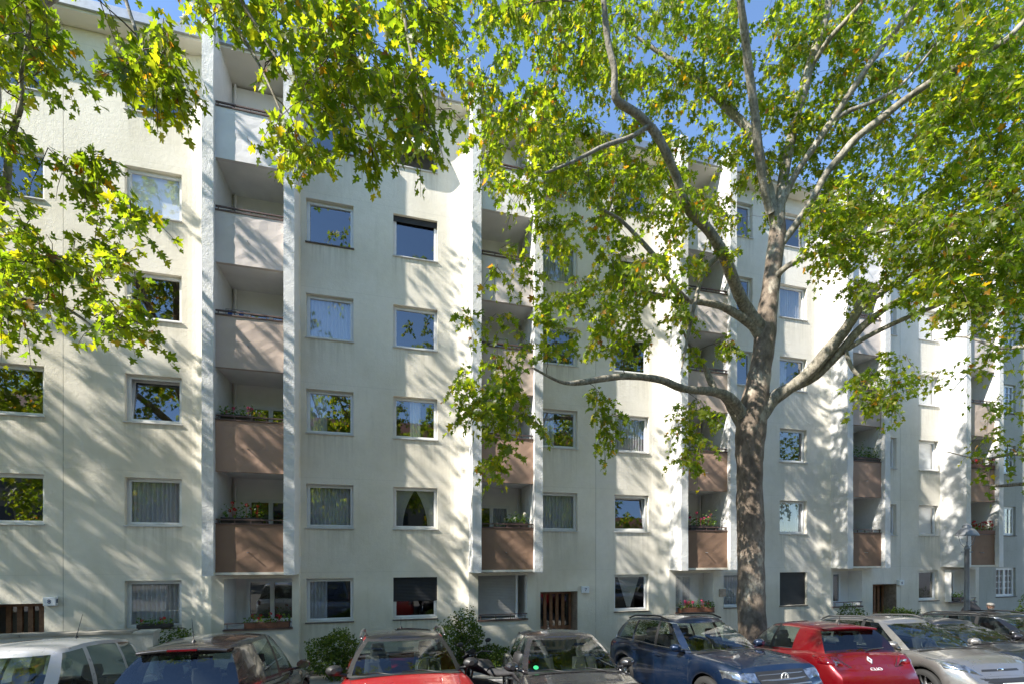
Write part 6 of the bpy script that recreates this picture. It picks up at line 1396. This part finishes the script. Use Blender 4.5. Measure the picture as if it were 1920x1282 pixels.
for sg in (1, -1):
    patch('reflector', [(-3, sg * .52, .835), (-3, sg * .66, .85), (-3, sg * .70, .90), (-3, sg * .56, .885)], (1, 0, 0), M['clearlens'], off=.03, parent=t1[0 if sg > 0 else 1])
    sb2 = MB(); pth = []
    for y_, z_ in ((.40, .79), (.60, .80), (.84, .83), (.85, .98), (.60, .975), (.40, .79)):
        q_, n_ = cast((-3, sg * y_, z_), (1, 0, 0))
        if q_ is not None: pth.append(q_ + Vector((-.004, 0, 0)))
    sb2.tube(pth, .006, 4); sb2.build('lamp_seal', M['black'], t1[0 if sg > 0 else 1])
q, n_ = cast((-3, 0, .90), (1, 0, 0))
emb = MB(); T = Matrix.Translation(q + Vector((-.016, 0, 0))) @ Matrix.Rotation(R(-90), 4, 'Z') @ Matrix.Rotation(R(90) - math.asin(max(-1, min(1, abs(n_.z)))), 4, 'X')
o_ = [(0, .075), (.046, 0), (0, -.075), (-.046, 0)]; i_ = [(0, .036), (.020, 0), (0, -.036), (-.020, 0)]
for k in range(4):
    l = (k + 1) % 4
    a0, a1, b1, b0 = o_[k], o_[l], i_[l], i_[k]
    for zz0, zz1 in ((0, .014),):
        pts = [T @ Vector((*p, zz1)) for p in (a0, a1, b1, b0)]
        emb.face(pts)
        emb.face([T @ Vector((*a0, 0)), T @ Vector((*a1, 0)), T @ Vector((*a1, zz1)), T @ Vector((*a0, zz1))])
        emb.face([T @ Vector((*b1, 0)), T @ Vector((*b0, 0)), T @ Vector((*b0, zz1)), T @ Vector((*b1, zz1))])
emb.build('emblem', M['badge'], r_)
q, n_ = cast((-3, 0, .765), (1, 0, 0))
if n_.x > 0: n_ = -n_
tilt = math.asin(max(-1, min(1, n_.z)))
text(r_, 'CLIO', .095, (q.x - .010, 0, .765), (R(90) - tilt, 0, R(-90)), M['badge'], 'lettering', .006)
both('headlight', [(3, .46, .60), (3, .80, .66), (3, .80, .80), (3, .48, .70)], (-1, 0, 0), M['clearlens'])
plate(r_, cast, -3, .42, '', True)
pb = MB(); pb.tube([(-1.70, -.02, 1.045), (-1.70, -.12, 1.075), (-1.66, -.40, 1.09)], [.018, .012, .007], 6); pb.build('rear_wiper', M['black'], r_, smooth=True)

# silver compact with roof rails
S = dict(L=4.10, W=1.76, wb=2.52, wr=.33, fx=1.22, gc=.22, ws_base=1.06, rw_base=-1.74, top=[(-2.05, .92), (-1.85, 1.04), (-1.2, 1.06), (0, .98), (1.0, .97), (1.5, .90), (1.92, .78), (2.05, .60)],
         roof=[(-1.6, 1.40), (-1.1, 1.47), (-.3, 1.50), (.05, 1.48), (.34, 1.43)], ring=hatch_ring(1.06, .22, -1.78, -1.5, -.14, -.92, True), seams=[.98, -.10, -.92], handles=[.04, -.78], mirror=.76,
         seats=SEATS4, rails=(-1.4, .05), antenna=(-.1, .0, .12, .10), nosef=.72)
r_, patch, both, cast, zb, zt, h, hw = make_car('parked_car', 'warm silver compact car with roof rails and long swept headlights', S, 10.7, 5.5, False, -8, paint_mat=PT['silver'])
both('headlight', [(3, .40, .64), (3, .84, .74), (3, .86, .90), (3, .62, .82)], (-1, 0, 0), M['clearlens'], off=.014, n=12)
gr = patch('grille', [(3, -.40, .42), (3, .40, .42), (3, .50, .60), (3, -.50, .60)], (-1, 0, 0), M['black'], off=.006)
for k in range(3):
    z = .455 + .045 * k
    patch('grille_bar', [(3, -.42, z), (3, .42, z), (3, .42, z + .010), (3, -.42, z + .010)], (-1, 0, 0), M['steel'], mm=2, n=12, off=.014, parent=gr)
patch('upper_grille', [(3, -.38, .70), (3, .38, .70), (3, .36, .735), (3, -.36, .735)], (-1, 0, 0), M['black'], mm=2, n=12)
q, n_ = cast((3, 0, .72), (-1, 0, 0))
pb = MB(); pb.ell((q.x + .006, 0, .72), (.012, .075, .032), 8); pb.build('emblem', M['chrome'], r_, smooth=True)
plate(r_, cast, 3, .485, 'B·A 31')
both('tail_light', [(-3, .62, .85), (-3, .84, .85), (-3, .84, 1.02), (-3, .66, 1.02)], (1, 0, 0), M['redlens'])

# midnight blue hatchback
S = dict(L=4.20, W=1.76, wb=2.58, wr=.31, fx=1.30, gc=.2, ws_base=1.08, rw_base=-1.74, top=[(-2.1, .85), (-1.9, .96), (-1.2, .98), (0, .93), (1.05, .92), (1.6, .85), (1.98, .72), (2.1, .56)],
         roof=[(-1.6, 1.28), (-1.1, 1.34), (-.3, 1.37), (.05, 1.35), (.34, 1.30)], ring=hatch_ring(1.08, .22, -1.78, -1.5, -.14, -.9, False), seams=[1.0, -.1, -.9], handles=[.04, -.78], mirror=.78, seats=SEATS4)
r_, patch, both, cast, zb, zt, h, hw = make_car('parked_car', 'midnight blue low hatchback between the silver car and the black estate', S, 13.15, 6.1, False, -8, paint_mat=PT['night'])
common_front(S, r_, patch, both, cast, zb, h, hw, [(3, .46, .60), (3, .80, .66), (3, .80, .80), (3, .48, .70)], grille=[(3, -.40, .46), (3, .40, .46), (3, .44, .62), (3, -.44, .62)])
both('tail_light', [(-3, .62, .80), (-3, .82, .80), (-3, .82, .95), (-3, .66, .95)], (1, 0, 0), M['redlens'])

# black estate
S = dict(L=4.70, W=1.83, wb=2.78, wr=.33, fx=1.45, gc=.2, ws_base=1.12, rw_base=-2.05, top=[(-2.35, .90), (-2.15, 1.02), (-1.3, 1.02), (0, .97), (1.1, .96), (1.7, .88), (2.2, .74), (2.35, .58)],
         roof=[(-1.95, 1.36), (-1.3, 1.42), (-.4, 1.44), (.05, 1.42), (.36, 1.37)], ring=hatch_ring(1.12, .24, -2.10, -1.85, -.14, -1.0, True), seams=[1.02, -.1, -1.0], handles=[.04, -.85], mirror=.82, seats=SEATS4, chromeline=2, rails=(-1.6, .05), railmat=M['black'])
r_, patch, both, cast, zb, zt, h, hw = make_car('parked_car', 'black estate car with chrome window trim near the street lamp', S, 15.75, 6.1, False, -6, paint_mat=PT['black'])
common_front(S, r_, patch, both, cast, zb, h, hw, [(3, .50, .62), (3, .84, .68), (3, .84, .82), (3, .52, .72)], grille=[(3, -.45, .46), (3, .45, .46), (3, .48, .66), (3, -.48, .66)])
both('tail_light', [(-3, .62, .85), (-3, .84, .85), (-3, .84, 1.0), (-3, .66, 1.0)], (1, 0, 0), M['redlens'])

# ------------------------------------------------------------------ front gardens
def leaf_ball(name, c, rad, n, mat, root, seed, size=(.04, .075), shell=.55, zcut=None, tints=(0, 1)):
    r = random.Random(seed); LV = Leaves(); c = Vector(c)
    ph = [r.uniform(0, 6.3) for _ in range(6)]
    while len(LV.p) < n:
        d = rv(r).normalized(); q = r.random() ** (1 / 3) * (1 - shell) + shell * r.uniform(.75, 1.0) if r.random() < .75 else r.random()
        lump = 1 + .15 * math.sin(d.x * 5 + ph[0]) + .14 * math.sin(d.y * 6 + ph[1]) + .12 * math.sin(d.z * 7 + ph[2]) + (.12 * r.random() if r.random() < .08 else 0)
        p = c + Vector((d.x * rad[0], d.y * rad[1], d.z * rad[2])) * min(q, 1.0) * lump
        if zcut is not None and p.z < zcut: continue
        LV.add(p, d + rv(r, .7), d + rv(r, .5) + Vector((0, 0, .4)), r.uniform(*size), r.uniform(*tints))
    me = LV.mesh(name, mat, None, False)
    return link(name, me, root)
def shrub(u, m, r_, zt, label, seed, n=1500, stem=False, z0=None, ry=None):
    z0 = zs(u) - .1 - max(0, m - 13.1) * .15
    n = int(n * 1.6)
    base = P(u, m, z0)
    root = empty('round_shrub', base, ALPHA, label, 'shrub', 'clipped shrubs in the front gardens')
    H = zt - z0
    cz = H - r_ * .85 if stem else H * .52
    rz = r_ * .85 if stem else H * .5
    f = leaf_ball('foliage', (0, 0, cz), (r_, ry or r_ * .9, rz), n, M['shrubleaf'], root, seed); tag(f, kind='stuff')
    b = MB(); rr = random.Random(seed)
    for k in range(9):
        an = rr.uniform(0, 6.28)
        b.tube([(0, 0, 0), (math.cos(an) * .06, math.sin(an) * .06, H * .3), (math.cos(an) * r_ * .5, math.sin(an) * r_ * .45, cz + rr.uniform(-.1, .3) * rz)], [.02, .014, .006], 5)
    b.build('stem', M['twig'], root, smooth=True)
shrub(-1.22, 12.55, .70, .88, 'round leafy shrub between the dark brown hatchback and the red car', 1, 2600)
shrub(2.06, 13.15, .66, 1.14, 'tall round shrub standing left of the grey roller shutter', 2, 2400)
shrub(-5.0, 13.35, .60, .86, 'low clipped shrub beside the end of the low wall', 3, 1600)
shrub(16.6, 13.5, .65, .80, 'small rounded shrub under the brown ledge rail of the white house', 4, 1400)
shrub(19.1, 13.5, .80, .78, 'dark spreading shrub in front of the number 6 entrance', 5, 1600, ry=.55)
shrub(8.4, 13.6, .8, .62, 'low flat shrub behind the roof of the blue car', 6, 1300, ry=.5)
shrub(2.9, 12.9, .7, .22, 'low ground-hugging shrub behind the motorcycle', 7, 1300, ry=.45)
shrub(25.3, 13.0, .7, .95, 'loose green shrub in front of the corner house', 8, 1200, ry=.5)

root = empty('garden_wall', P(-13.0, 12.8, -.30), ALPHA, 'low rendered garden wall with flat capping behind the white car', 'wall')
b = MB(); b.box(0, 7.36, 0, .22, 0, 1.26); b.build('wall', M['stucco_corner'], root)
b = MB()
for k in range(7): b.box(-.03 + k * 1.05, -.03 + k * 1.05 + 1.042, -.04, .26, 1.262, 1.325)
b.build('capping', M['pavers'], root, bevel=.006)
b = MB(); b.box(7.37, 7.74, -.04, .28, 0, 1.24); b.box(7.345, 7.765, -.065, .305, 1.241, 1.30); b.build('end_pier', M['stucco_corner'], root, bevel=.01)

# ------------------------------------------------------------------ flower boxes and balcony things
def flower_box(u, n, z, w, petals, label, seed, box='terracotta', h=.16, d=.2, tall=.22, nl=160, nf=9, group='flower boxes on balconies and ledges'):
    base = P(u, FACADE - n, z)
    root = empty('flower_box', base, ALPHA, label, 'flower box', group)
    r = random.Random(seed)
    b = MB(); b.box(-w/2, w/2, -d/2, d/2, 0, h); b.build('box', M[box], root, bevel=.012)
    LV = Leaves()
    for k in range(nl):
        p = Vector((r.uniform(-w/2, w/2) * 1.02, r.gauss(0, d * .42), h + abs(r.gauss(0, tall * .5))))
        LV.add(p, rv(r) + Vector((0, 0, .3)), Vector((0, -.3, 1)) + rv(r, .5), r.uniform(.045, .085), r.uniform(0, 1))
    me = LV.mesh('foliage', M['herb'], None, False); f = link('foliage', me, root); tag(f, kind='stuff')
    for k in range(nf):
        pb = MB(); c = Vector((r.uniform(-w/2, w/2) * .95, r.uniform(-d * .7, d * .3), h + tall * r.uniform(.45, 1.15))); q = r.uniform(.032, .055)
        for j in range(14):
            dd = rv(r).normalized(); x = dd.orthogonal().normalized(); y = dd.cross(x); pp = c + dd * q * .8
            pb.face([pp + x * q * .5, pp + y * q * .5 + dd * .01, pp - x * q * .5, pp - y * q * .5 + dd * .01])
        pb.tube([(c.x, c.y, h), c], .004, 3)
        pb.build('blossom', M[petals], root)
def on_bay(i, k): 
    a, c = BAYS[i]; return (a + c) / 2, NQ - .04, PBOT[k] + 1.36 + .036
u, n, z = on_bay(0, 1); flower_box(u - .35, n - .14, z, .8, 'petal_pink', 'flower box with pink geraniums on the tan balcony above the window with curtains', 1, 'darkbox', nf=5)
u, n, z = on_bay(0, 0); flower_box(u - .25, n - .14, z, 1.0, 'petal_red', 'flower box with red geraniums on the dark brown balcony nearest house number 8', 2, 'darkbox', nf=8, tall=.34, nl=200)
u, n, z = on_bay(1, 0); flower_box(u + .35, n - .14, z, .7, 'petal_white', 'flower box with small yellow green bushes over the roller shutter', 3, 'darkbox', nf=2, tall=.26)
u, n, z = on_bay(2, 0); flower_box(u - .05, n - .10, z, 1.1, 'petal_pink', 'flower box with tall green plant and pink blossoms beside the tree trunk', 4, 'darkbox', nf=8, tall=.42, nl=260)
u, n, z = on_bay(3, 1); flower_box(u, n - .08, z, 1.4, 'petal_white', 'overgrown flower box with pale trailing plants on the white house', 5, 'darkbox', nf=8, tall=.42, nl=280)
u, n, z = on_bay(4, 1); flower_box(u, n + .0, z, 1.5, 'petal_red', 'flower box full of red geraniums on the second balcony beside the corner house', 6, 'terracotta', nf=20, tall=.24, nl=180)
u, n, z = on_bay(4, 0); flower_box(u, n + .0, z, 1.5, 'petal_red', 'flower box full of red geraniums right behind the lamp head', 7, 'terracotta', nf=18, tall=.34, nl=240)
u, n, z = on_bay(3, 2); flower_box(u - .2, n - .05, z, 1.1, 'petal_white', 'flower box with grey green foliage below the bough of the plane tree', 8, 'darkbox', nf=5, tall=.22, nl=160)
flower_box(-3.25, .20, .705, 1.15, 'petal_red', 'long terracotta flower box with red geraniums in the ground floor loggia', 9, 'terracotta', nf=8, tall=.22)
flower_box(-6.05, .03, .79, .80, 'petal_red', 'dark flower box with two red geraniums on a ground floor sill', 10, 'darkbox', nf=3, tall=.14, nl=90, h=.11)
flower_box(10.72, .30, .705, 1.40, 'petal_pink', 'wicker flower box with pink geraniums under a bird net', 11, 'terracotta', nf=11, tall=.24, nl=260)
flower_box(23.95, .15, .74, .7, 'petal_white', 'small box with bright green leaves behind the lamp post', 12, 'darkbox', nf=1, tall=.2, nl=90)

# bird net over the ground floor loggia
b = MB(); x0, x1, z0, z1 = 9.94 - 6.958, 10.85 - 6.958, .86, 2.08
for k in range(31):
    x = x0 + (x1 - x0) * k / 30; b.box(x - .0025, x + .0025, -NB - .004, -NB + .001, z0, z1)
for k in range(41):
    z = z0 + (z1 - z0) * k / 40; b.box(x0, x1, -NB - .006, -NB - .001, z - .0025, z + .0025)
nt_ = b.build('bird_net', M['sill_light'], ROOTS[2]); tag(nt_, kind='stuff')
b = MB(); b.box(11.72 - 6.958, 12.00 - 6.958, -.25 - .03, -.252, 1.22, 1.50); b.box(11.745 - 6.958, 11.975 - 6.958, -.2835, -.2805, 1.245, 1.475)
b.build('wall_plaque', M['tile'], ROOTS[2])
# intercom next to the number 6 door
b = MB(); b.box(19.08 - 6.958, 19.20 - 6.958, -.03, -.002, .95, 1.17); b.build('intercom', M['steel'], ROOTS[2], bevel=.005)

# laundry on the third floor balcony
root = empty('drying_rack', P(-4.0, FACADE - .2, PBOT[2] + .204), ALPHA, 'drying rack with blue laundry on a third floor balcony', 'drying rack')
b = MB(); b.tube([(-.3, 0, 0), (-.3, 0, 1.62)], .012, 5); b.tube([(.3, 0, 0), (.3, 0, 1.62)], .012, 5); b.tube([(-.3, 0, 1.62), (.3, 0, 1.62)], .012, 5); b.build('rack', M['metal'], root)
M['blue_cloth'] = cloth('blue_laundry', (.10, .17, .42), .3)
for k in range(4):
    b = MB(); x0 = -.26 + k * .14
    b.grid([[(x0 + .06 * q, .02 + .02 * math.sin(q * 2 + z * 5 + k), 1.60 - z) for q in range(3)] for z in (0, .2, .4, .55)])
    b.build('garment', M['blue_cloth'] if k % 2 == 0 else M['drape'], root, smooth=True)

# ------------------------------------------------------------------ street lamp
root = empty('street_lamp', P(18.35, 10.98, zs(18.35) + .11), ALPHA, 'old grey street lamp with domed hood and clear glass', 'street lamp')
H = 3.78 - (zs(18.35) + .11)
b = MB(); b.lathe([(.0, 0), (.17, 0), (.17, .08), (.13, .14), (.12, .75), (.085, .85), (.075, 1.6), (.085, 1.63), (.07, 1.68), (.062, H - .86), (.075, H - .85), (.075, H - .80), (.05, H - .78), (.045, H - .72), (.0, H - .70)], n=16); b.build('post', M['lamp_paint'], root, smooth=True)
b = MB(); b.tube([(-.24, 0, H - .93), (.24, 0, H - .93)], .014, 6); b.ell((-.24, 0, H - .93), (.022, .022, .022), 6); b.ell((.24, 0, H - .93), (.022, .022, .022), 6); b.build('ladder_bar', M['lamp_paint'], root, smooth=True)
b = MB()
for k in range(4):
    an = k * math.pi / 2 + .6
    b.tube([(math.cos(an) * .05, math.sin(an) * .05, H - .78), (math.cos(an) * .15, math.sin(an) * .15, H - .66), (math.cos(an) * .20, math.sin(an) * .20, H - .40)], .009, 5)
b.build('bracket', M['lamp_paint'], root, smooth=True)
b = MB(); b.lathe([(.06, H - .70), (.12, H - .62), (.165, H - .50), (.18, H - .38)], n=20); b.build('glass', M['lampglass'], root, smooth=True)
b = MB(); b.lathe([(.30, H - .40), (.29, H - .35), (.25, H - .28), (.20, H - .20), (.15, H - .165), (.12, H - .155), (.12, H - .09), (.095, H - .04), (.04, H - .01), (.001, H)], n=24); b.build('hood', M['lamp_paint'], root, smooth=True)
b = MB(); b.lathe([(.001, H - .60), (.03, H - .56), (.035, H - .48), (.015, H - .40)], n=10); b.build('bulb', M['blind_white'], root, smooth=True)

# ------------------------------------------------------------------ motorcycle
root = empty('motorcycle', P(1.80, 8.2, zs(1.8, 8.2)), ALPHA + R(118), 'black motorcycle with top box squeezed between two parked cars', 'motorcycle')
for x in (.72, -.70):
    b = MB(); n = 24; T = Matrix.Translation((x, 0, .31)) @ Matrix.Rotation(R(90), 4, 'X')
    rows = []
    for k in range(n):
        a_ = 2*math.pi*k/n
        rows.append([T @ Vector(((.25 + .06*math.cos(c_)) * math.cos(a_), (.25 + .06*math.cos(c_)) * math.sin(a_), .06*math.sin(c_))) for c_ in [2*math.pi*j/8 for j in range(8)]])
    rows.append(rows[0]); b.grid(rows, 0, True); wl_ = b.build('wheel', M['rubber'], root, smooth=True)
    b = MB(); b.tube([(x, -.05, .31), (x, .05, .31)], .05, 10)
    for k in range(6): b.tube([(x, 0, .31), (x + .22 * math.cos(k * 1.047), 0, .31 + .22 * math.sin(k * 1.047))], .012, 4)
    b.build('rim', M['alloy'], wl_, smooth=True)
def loft(secs, n=12):
    b = MB(); b.grid([[(x, cy + ry * math.cos(2*math.pi*j/n), cz + rz * math.sin(2*math.pi*j/n)) for j in range(n)] for x, cy, cz, ry, rz in secs], 0, True)
    b.face([b.v[j] for j in range(n)]); m_ = len(b.v) - n - n; b.face([b.v[(len(secs)-1)*n + j] for j in reversed(range(n))]); return b
loft([(.55, 0, .80, .06, .05), (.40, 0, .84, .15, .12), (.15, 0, .86, .17, .13), (-.02, 0, .80, .12, .08)]).build('tank', M['black'], root, smooth=True)
loft([(.05, 0, .80, .09, .05), (-.2, 0, .80, .14, .06), (-.5, 0, .86, .13, .06), (-.82, 0, .94, .08, .04)]).build('seat', M['seatcloth'], root, smooth=True)
loft([(.45, 0, .48, .10, .12), (.2, 0, .45, .17, .18), (-.2, 0, .46, .16, .17), (-.45, 0, .55, .08, .10)]).build('engine', M['steel'], root, smooth=True)
loft([(.62, 0, .62, .03, .03), (.70, 0, .78, .09, .12), (.62, 0, .98, .13, .10), (.52, 0, 1.08, .08, .04)]).build('fairing', M['black'], root, smooth=True)
b = MB(); rows = []
for k in range(7):
    t = k / 6; s_ = .75 + .25 * math.sin(math.pi * (.1 + .8 * t)); z = .98 + .30 * t
    rows.append([(-.88 + .19 * s_ * (1 - .15 * t) * math.copysign(abs(math.cos(a_)) ** .6, math.cos(a_)), .20 * s_ * math.copysign(abs(math.sin(a_)) ** .6, math.sin(a_)), z) for a_ in [2*math.pi*j/16 for j in range(16)]])
b.grid(rows, 0, True); b.face(rows[-1]); b.face(list(reversed(rows[0]))); tb_ = b.build('top_box', M['black'], root, smooth=True, bevel=.02)
b = MB(); b.box(-1.09, -1.055, -.10, .10, 1.14, 1.19); b.build('reflector', M['redlens'], tb_)
b = MB(); b.tube([(.50, 0, 1.0), (.46, .16, 1.06), (.36, .36, 1.04)], .014, 6); b.tube([(.50, 0, 1.0), (.46, -.16, 1.06), (.36, -.36, 1.04)], .014, 6); b.build('handlebar', M['steel'], root, smooth=True)
for sg in (1, -1):
    b = MB(); b.tube([(.42, sg * .22, 1.06), (.46, sg * .30, 1.22)], .007, 5); b.ell((.46, sg * .33, 1.25), (.018, .075, .045), 8); b.build('mirror', M['black'], root, smooth=True)
    b = MB(); b.tube([(.72, sg * .08, .31), (.58, sg * .08, .80), (.50, sg * .07, 1.0)], .022, 7); b.build('fork', M['chrome'], root, smooth=True)
    b = MB(); b.tube([(-.86, sg * .08, .82), (-.88, sg * .20, .82)], .010, 5); b.ell((-.88, sg * .23, .82), (.025, .04, .025), 6); b.build('indicator', M['terracotta'], root, smooth=True)
b = MB(); b.tube([(.1, -.18, .35), (-.3, -.2, .33), (-.75, -.22, .45)], [.03, .04, .05], 8); b.build('exhaust', M['chrome'], root, smooth=True)
b = MB(); b.tube([(-.70, .09, .31), (-.2, .10, .42), (.1, .08, .45)], .025, 6); b.tube([(-.70, -.09, .31), (-.2, -.10, .42)], .025, 6); b.tube([(-.55, .08, .40), (-.60, .1, .80)], .03, 6); b.build('swing_arm', M['steel'], root, smooth=True)

# ------------------------------------------------------------------ bicycle by the shrubs
root = empty('bicycle', P(19.3, 12.1, zs(19.3) - .02), ALPHA + R(184), 'dark bicycle parked by the dark spreading shrub', 'bicycle')
for x in (.52, -.52):
    b = MB(); b.tube([(x + .33 * math.cos(2*math.pi*k/28), 0, .34 + .33 * math.sin(2*math.pi*k/28)) for k in range(29)], .016, 6, cap=False)
    for k in range(10): b.tube([(x, 0, .34), (x + .32 * math.cos(k * .628), 0, .34 + .32 * math.sin(k * .628))], .0025, 3)
    b.build('wheel', M['rubber'], root, smooth=True)
b = MB()
for p in ([(.52, 0, .34), (.40, 0, .92)], [(.42, 0, .80), (-.10, 0, .34)], [(-.10, 0, .34), (-.24, 0, .90)], [(-.10, 0, .34), (-.52, 0, .34)], [(-.52, 0, .34), (-.22, 0, .80)], [(.41, 0, .86), (-.22, 0, .82)]): b.tube(p, .016, 6)
b.build('frame', M['steel'], root, smooth=True)
b = MB(); b.tube([(.40, 0, .92), (.40, 0, 1.0), (.44, .14, 1.03), (.36, .30, 1.05)], .012, 6); b.tube([(.40, 0, 1.0), (.44, -.14, 1.03), (.36, -.30, 1.05)], .012, 6); b.build('handlebar', M['steel'], root, smooth=True)
b = MB(); b.grid([[(x, y * w, .95 + dz * (1 - y * y)) for y in (-1, -.5, 0, .5, 1)] for x, w, dz in ((-.38, .07, .03), (-.30, .09, .03), (-.18, .04, .03), (-.08, .02, .02))]); b.tube([(-.24, 0, .88), (-.26, 0, .95)], .013, 5); b.build('saddle', M['black'], root, smooth=True)
b = MB(); b.tube([(-.10, -.08, .34), (-.10, .08, .34)], .02, 6); b.tube([(-.10, .09, .34), (.02, .09, .24)], .01, 5); b.tube([(-.10, -.09, .34), (-.22, -.09, .44)], .01, 5); b.build('crank', M['steel'], root, smooth=True)

# black cover over something tall behind the lamp post
root = empty('covered_bundle', P(20.55, 12.15, zs(20.5) - .02), ALPHA, 'black cloth cover draped over a bundle behind the lamp post', 'cover')
b = MB(); rr = random.Random(5); rows = []
for k in range(10):
    t = k / 9; row = []
    for j in range(28):
        a_ = 2*math.pi*j/28
        w = (.46 - .10 * t) * (1 - max(0, t - .72) ** 2 * 9.5) + .045 * math.sin(a_ * 5 + k * .3) * (1 - t) + .02 * rr.uniform(-1, 1)
        w = max(.03, w)
        row.append((w * math.cos(a_), .8 * w * math.sin(a_), 1.50 * t + .05 * math.sin(a_ * 2 + 1) * t))
    rows.append(row)
b.grid(rows, 0, True); b.face(rows[-1]); b.build('cover', M['coat'], root, smooth=True)

# ------------------------------------------------------------------ man in the flat cap
root = empty('person', P(17.52, 9.9, zs(17.5, 9.9)), ALPHA + R(-135), 'man in a pale flat cap and dark coat walking behind the black car', 'person')
root.scale = (1.03, 1.03, 1.03)
me = bpy.data.meshes.new('body')
V_ = [(0,0,.92,.15,.13), (0,0,1.12,.145,.12), (0.01,0,1.30,.16,.12), (.02,0,1.38,.07,.07), (.03,0,1.44,.055,.055), (.04,0,1.50,.085,.072), (.045,0,1.56,.095,.078), (.04,0,1.60,.075,.065),
      (0,.17,1.31,.06,.06), (-.03,.24,1.06,.045,.045), (.08,.25,.84,.035,.035), (.12,.25,.76,.03,.02),
      (0,-.17,1.31,.06,.06), (.06,-.24,1.06,.045,.045), (.20,-.24,.88,.035,.035), (.25,-.23,.80,.03,.02),
      (.02,.09,.86,.10,.10), (.10,.10,.48,.065,.065), (.02,.10,.10,.045,.045), (.14,.10,.045,.04,.035),
      (-.02,-.09,.86,.10,.10), (-.04,-.10,.48,.065,.065), (-.16,-.10,.12,.045,.045), (-.06,-.10,.045,.04,.035)]
E_ = [(0,1),(1,2),(2,3),(3,4),(4,5),(5,6),(6,7),(2,8),(8,9),(9,10),(10,11),(2,12),(12,13),(13,14),(14,15),(0,16),(16,17),(17,18),(18,19),(0,20),(20,21),(21,22),(22,23)]
# five fingers on each hand
for w_, sy in ((11, 1), (15, -1)):
    bx, by, bz = V_[w_][:3]
    for k in range(5):
        i0 = len(V_); o_ = (k - 2) * .017
        V_.append((bx + .015 + o_ * .6, by + sy * .0, bz - .035 - (.01 if k in (1, 2, 3) else 0), .009, .009)); V_.append((bx + .02 + o_, by - sy * .015, bz - .075 - (.012 if k in (1, 2) else 0), .007, .007))
        E_ += [(w_, i0), (i0, i0 + 1)]
me.from_pydata([v[:3] for v in V_], E_, [])
bo = link('body', me, root)
sk = bo.modifiers.new('skin', 'SKIN')
for k, v in enumerate(V_): me.skin_vertices[0].data[k].radius = (v[3], v[4])
me.skin_vertices[0].data[0].use_root = True
sb_ = bo.modifiers.new('sub', 'SUBSURF'); sb_.levels = 2; sb_.render_levels = 2
me.materials.append(M['coat'])
b = MB(); b.ell((.055, 0, 1.545), (.088, .076, .105), 14); b.ell((.145, 0, 1.53), (.020, .014, .022), 8); b.ell((.05, .078, 1.54), (.018, .010, .028), 6); b.ell((.05, -.078, 1.54), (.018, .010, .028), 6); b.build('face', M['skin'], root, smooth=True)
b = MB(); b.ell((.045, 0, 1.605), (.105, .092, .05), 12); b.ell((.135, 0, 1.595), (.06, .075, .015), 8); b.build('flat_cap', M['grey_wool'], root, smooth=True)
b = MB(); b.ell((.105, 0, 1.475), (.045, .055, .032), 8); b.build('beard', M['grey_wool'], root, smooth=True)
b = MB()
for sg in (1, -1): b.tube([(.142, sg * .034 + .024 * math.cos(2*math.pi*k/12), 1.555 + .018 * math.sin(2*math.pi*k/12)) for k in range(13)], .003, 4, cap=False); b.tube([(.14, sg * .058, 1.558), (.05, sg * .08, 1.555)], .003, 4)
b.build('glasses', M['black'], root)
b = MB(); rows = []
for z, rx_, ry_, x in ((.60, .22, .25, .0), (.9, .19, .215, 0), (1.15, .185, .21, .0), (1.30, .15, .225, .01), (1.375, .095, .12, .02), (1.43, .082, .085, .03)):
    rows.append([(x + rx_ * math.cos(2*math.pi*j/20), ry_ * math.sin(2*math.pi*j/20), z) for j in range(20)])
b.grid(rows, 0, True); b.build('coat', M['coat'], root, smooth=True)

# ------------------------------------------------------------------ houses across the street (mirrored in glass and paint)
root = empty('apartment_house', P(-45, -24, -1.5), ALPHA, 'long pale apartment house across the street mirrored in the car windscreens', 'building')
b = MB(); b.box(0, 90, -10, 0, 0, 17); b.build('wall', plain('ochre_render', (.24, .20, .15), .9, var=.15, scale=.6), root)
me0 = None
for i in range(30):
    for k in range(5):
        if me0 is None:
            w_ = MB(); w_.box(-.65, .65, -.02, .03, 0, 1.4); w0 = w_.build('window', M['steel'], root, loc=(1.5 + i * 3, 0, 1.2 + k * 3.1)); me0 = w0.data
        else: link('window', me0, root, loc=(1.5 + i * 3, 0, 1.2 + k * 3.1))
b = MB(); b.face([(0, .5, 17), (90, .5, 17), (90, -5, 20.5), (0, -5, 20.5)]); b.build('roof', M['terracotta'], root)
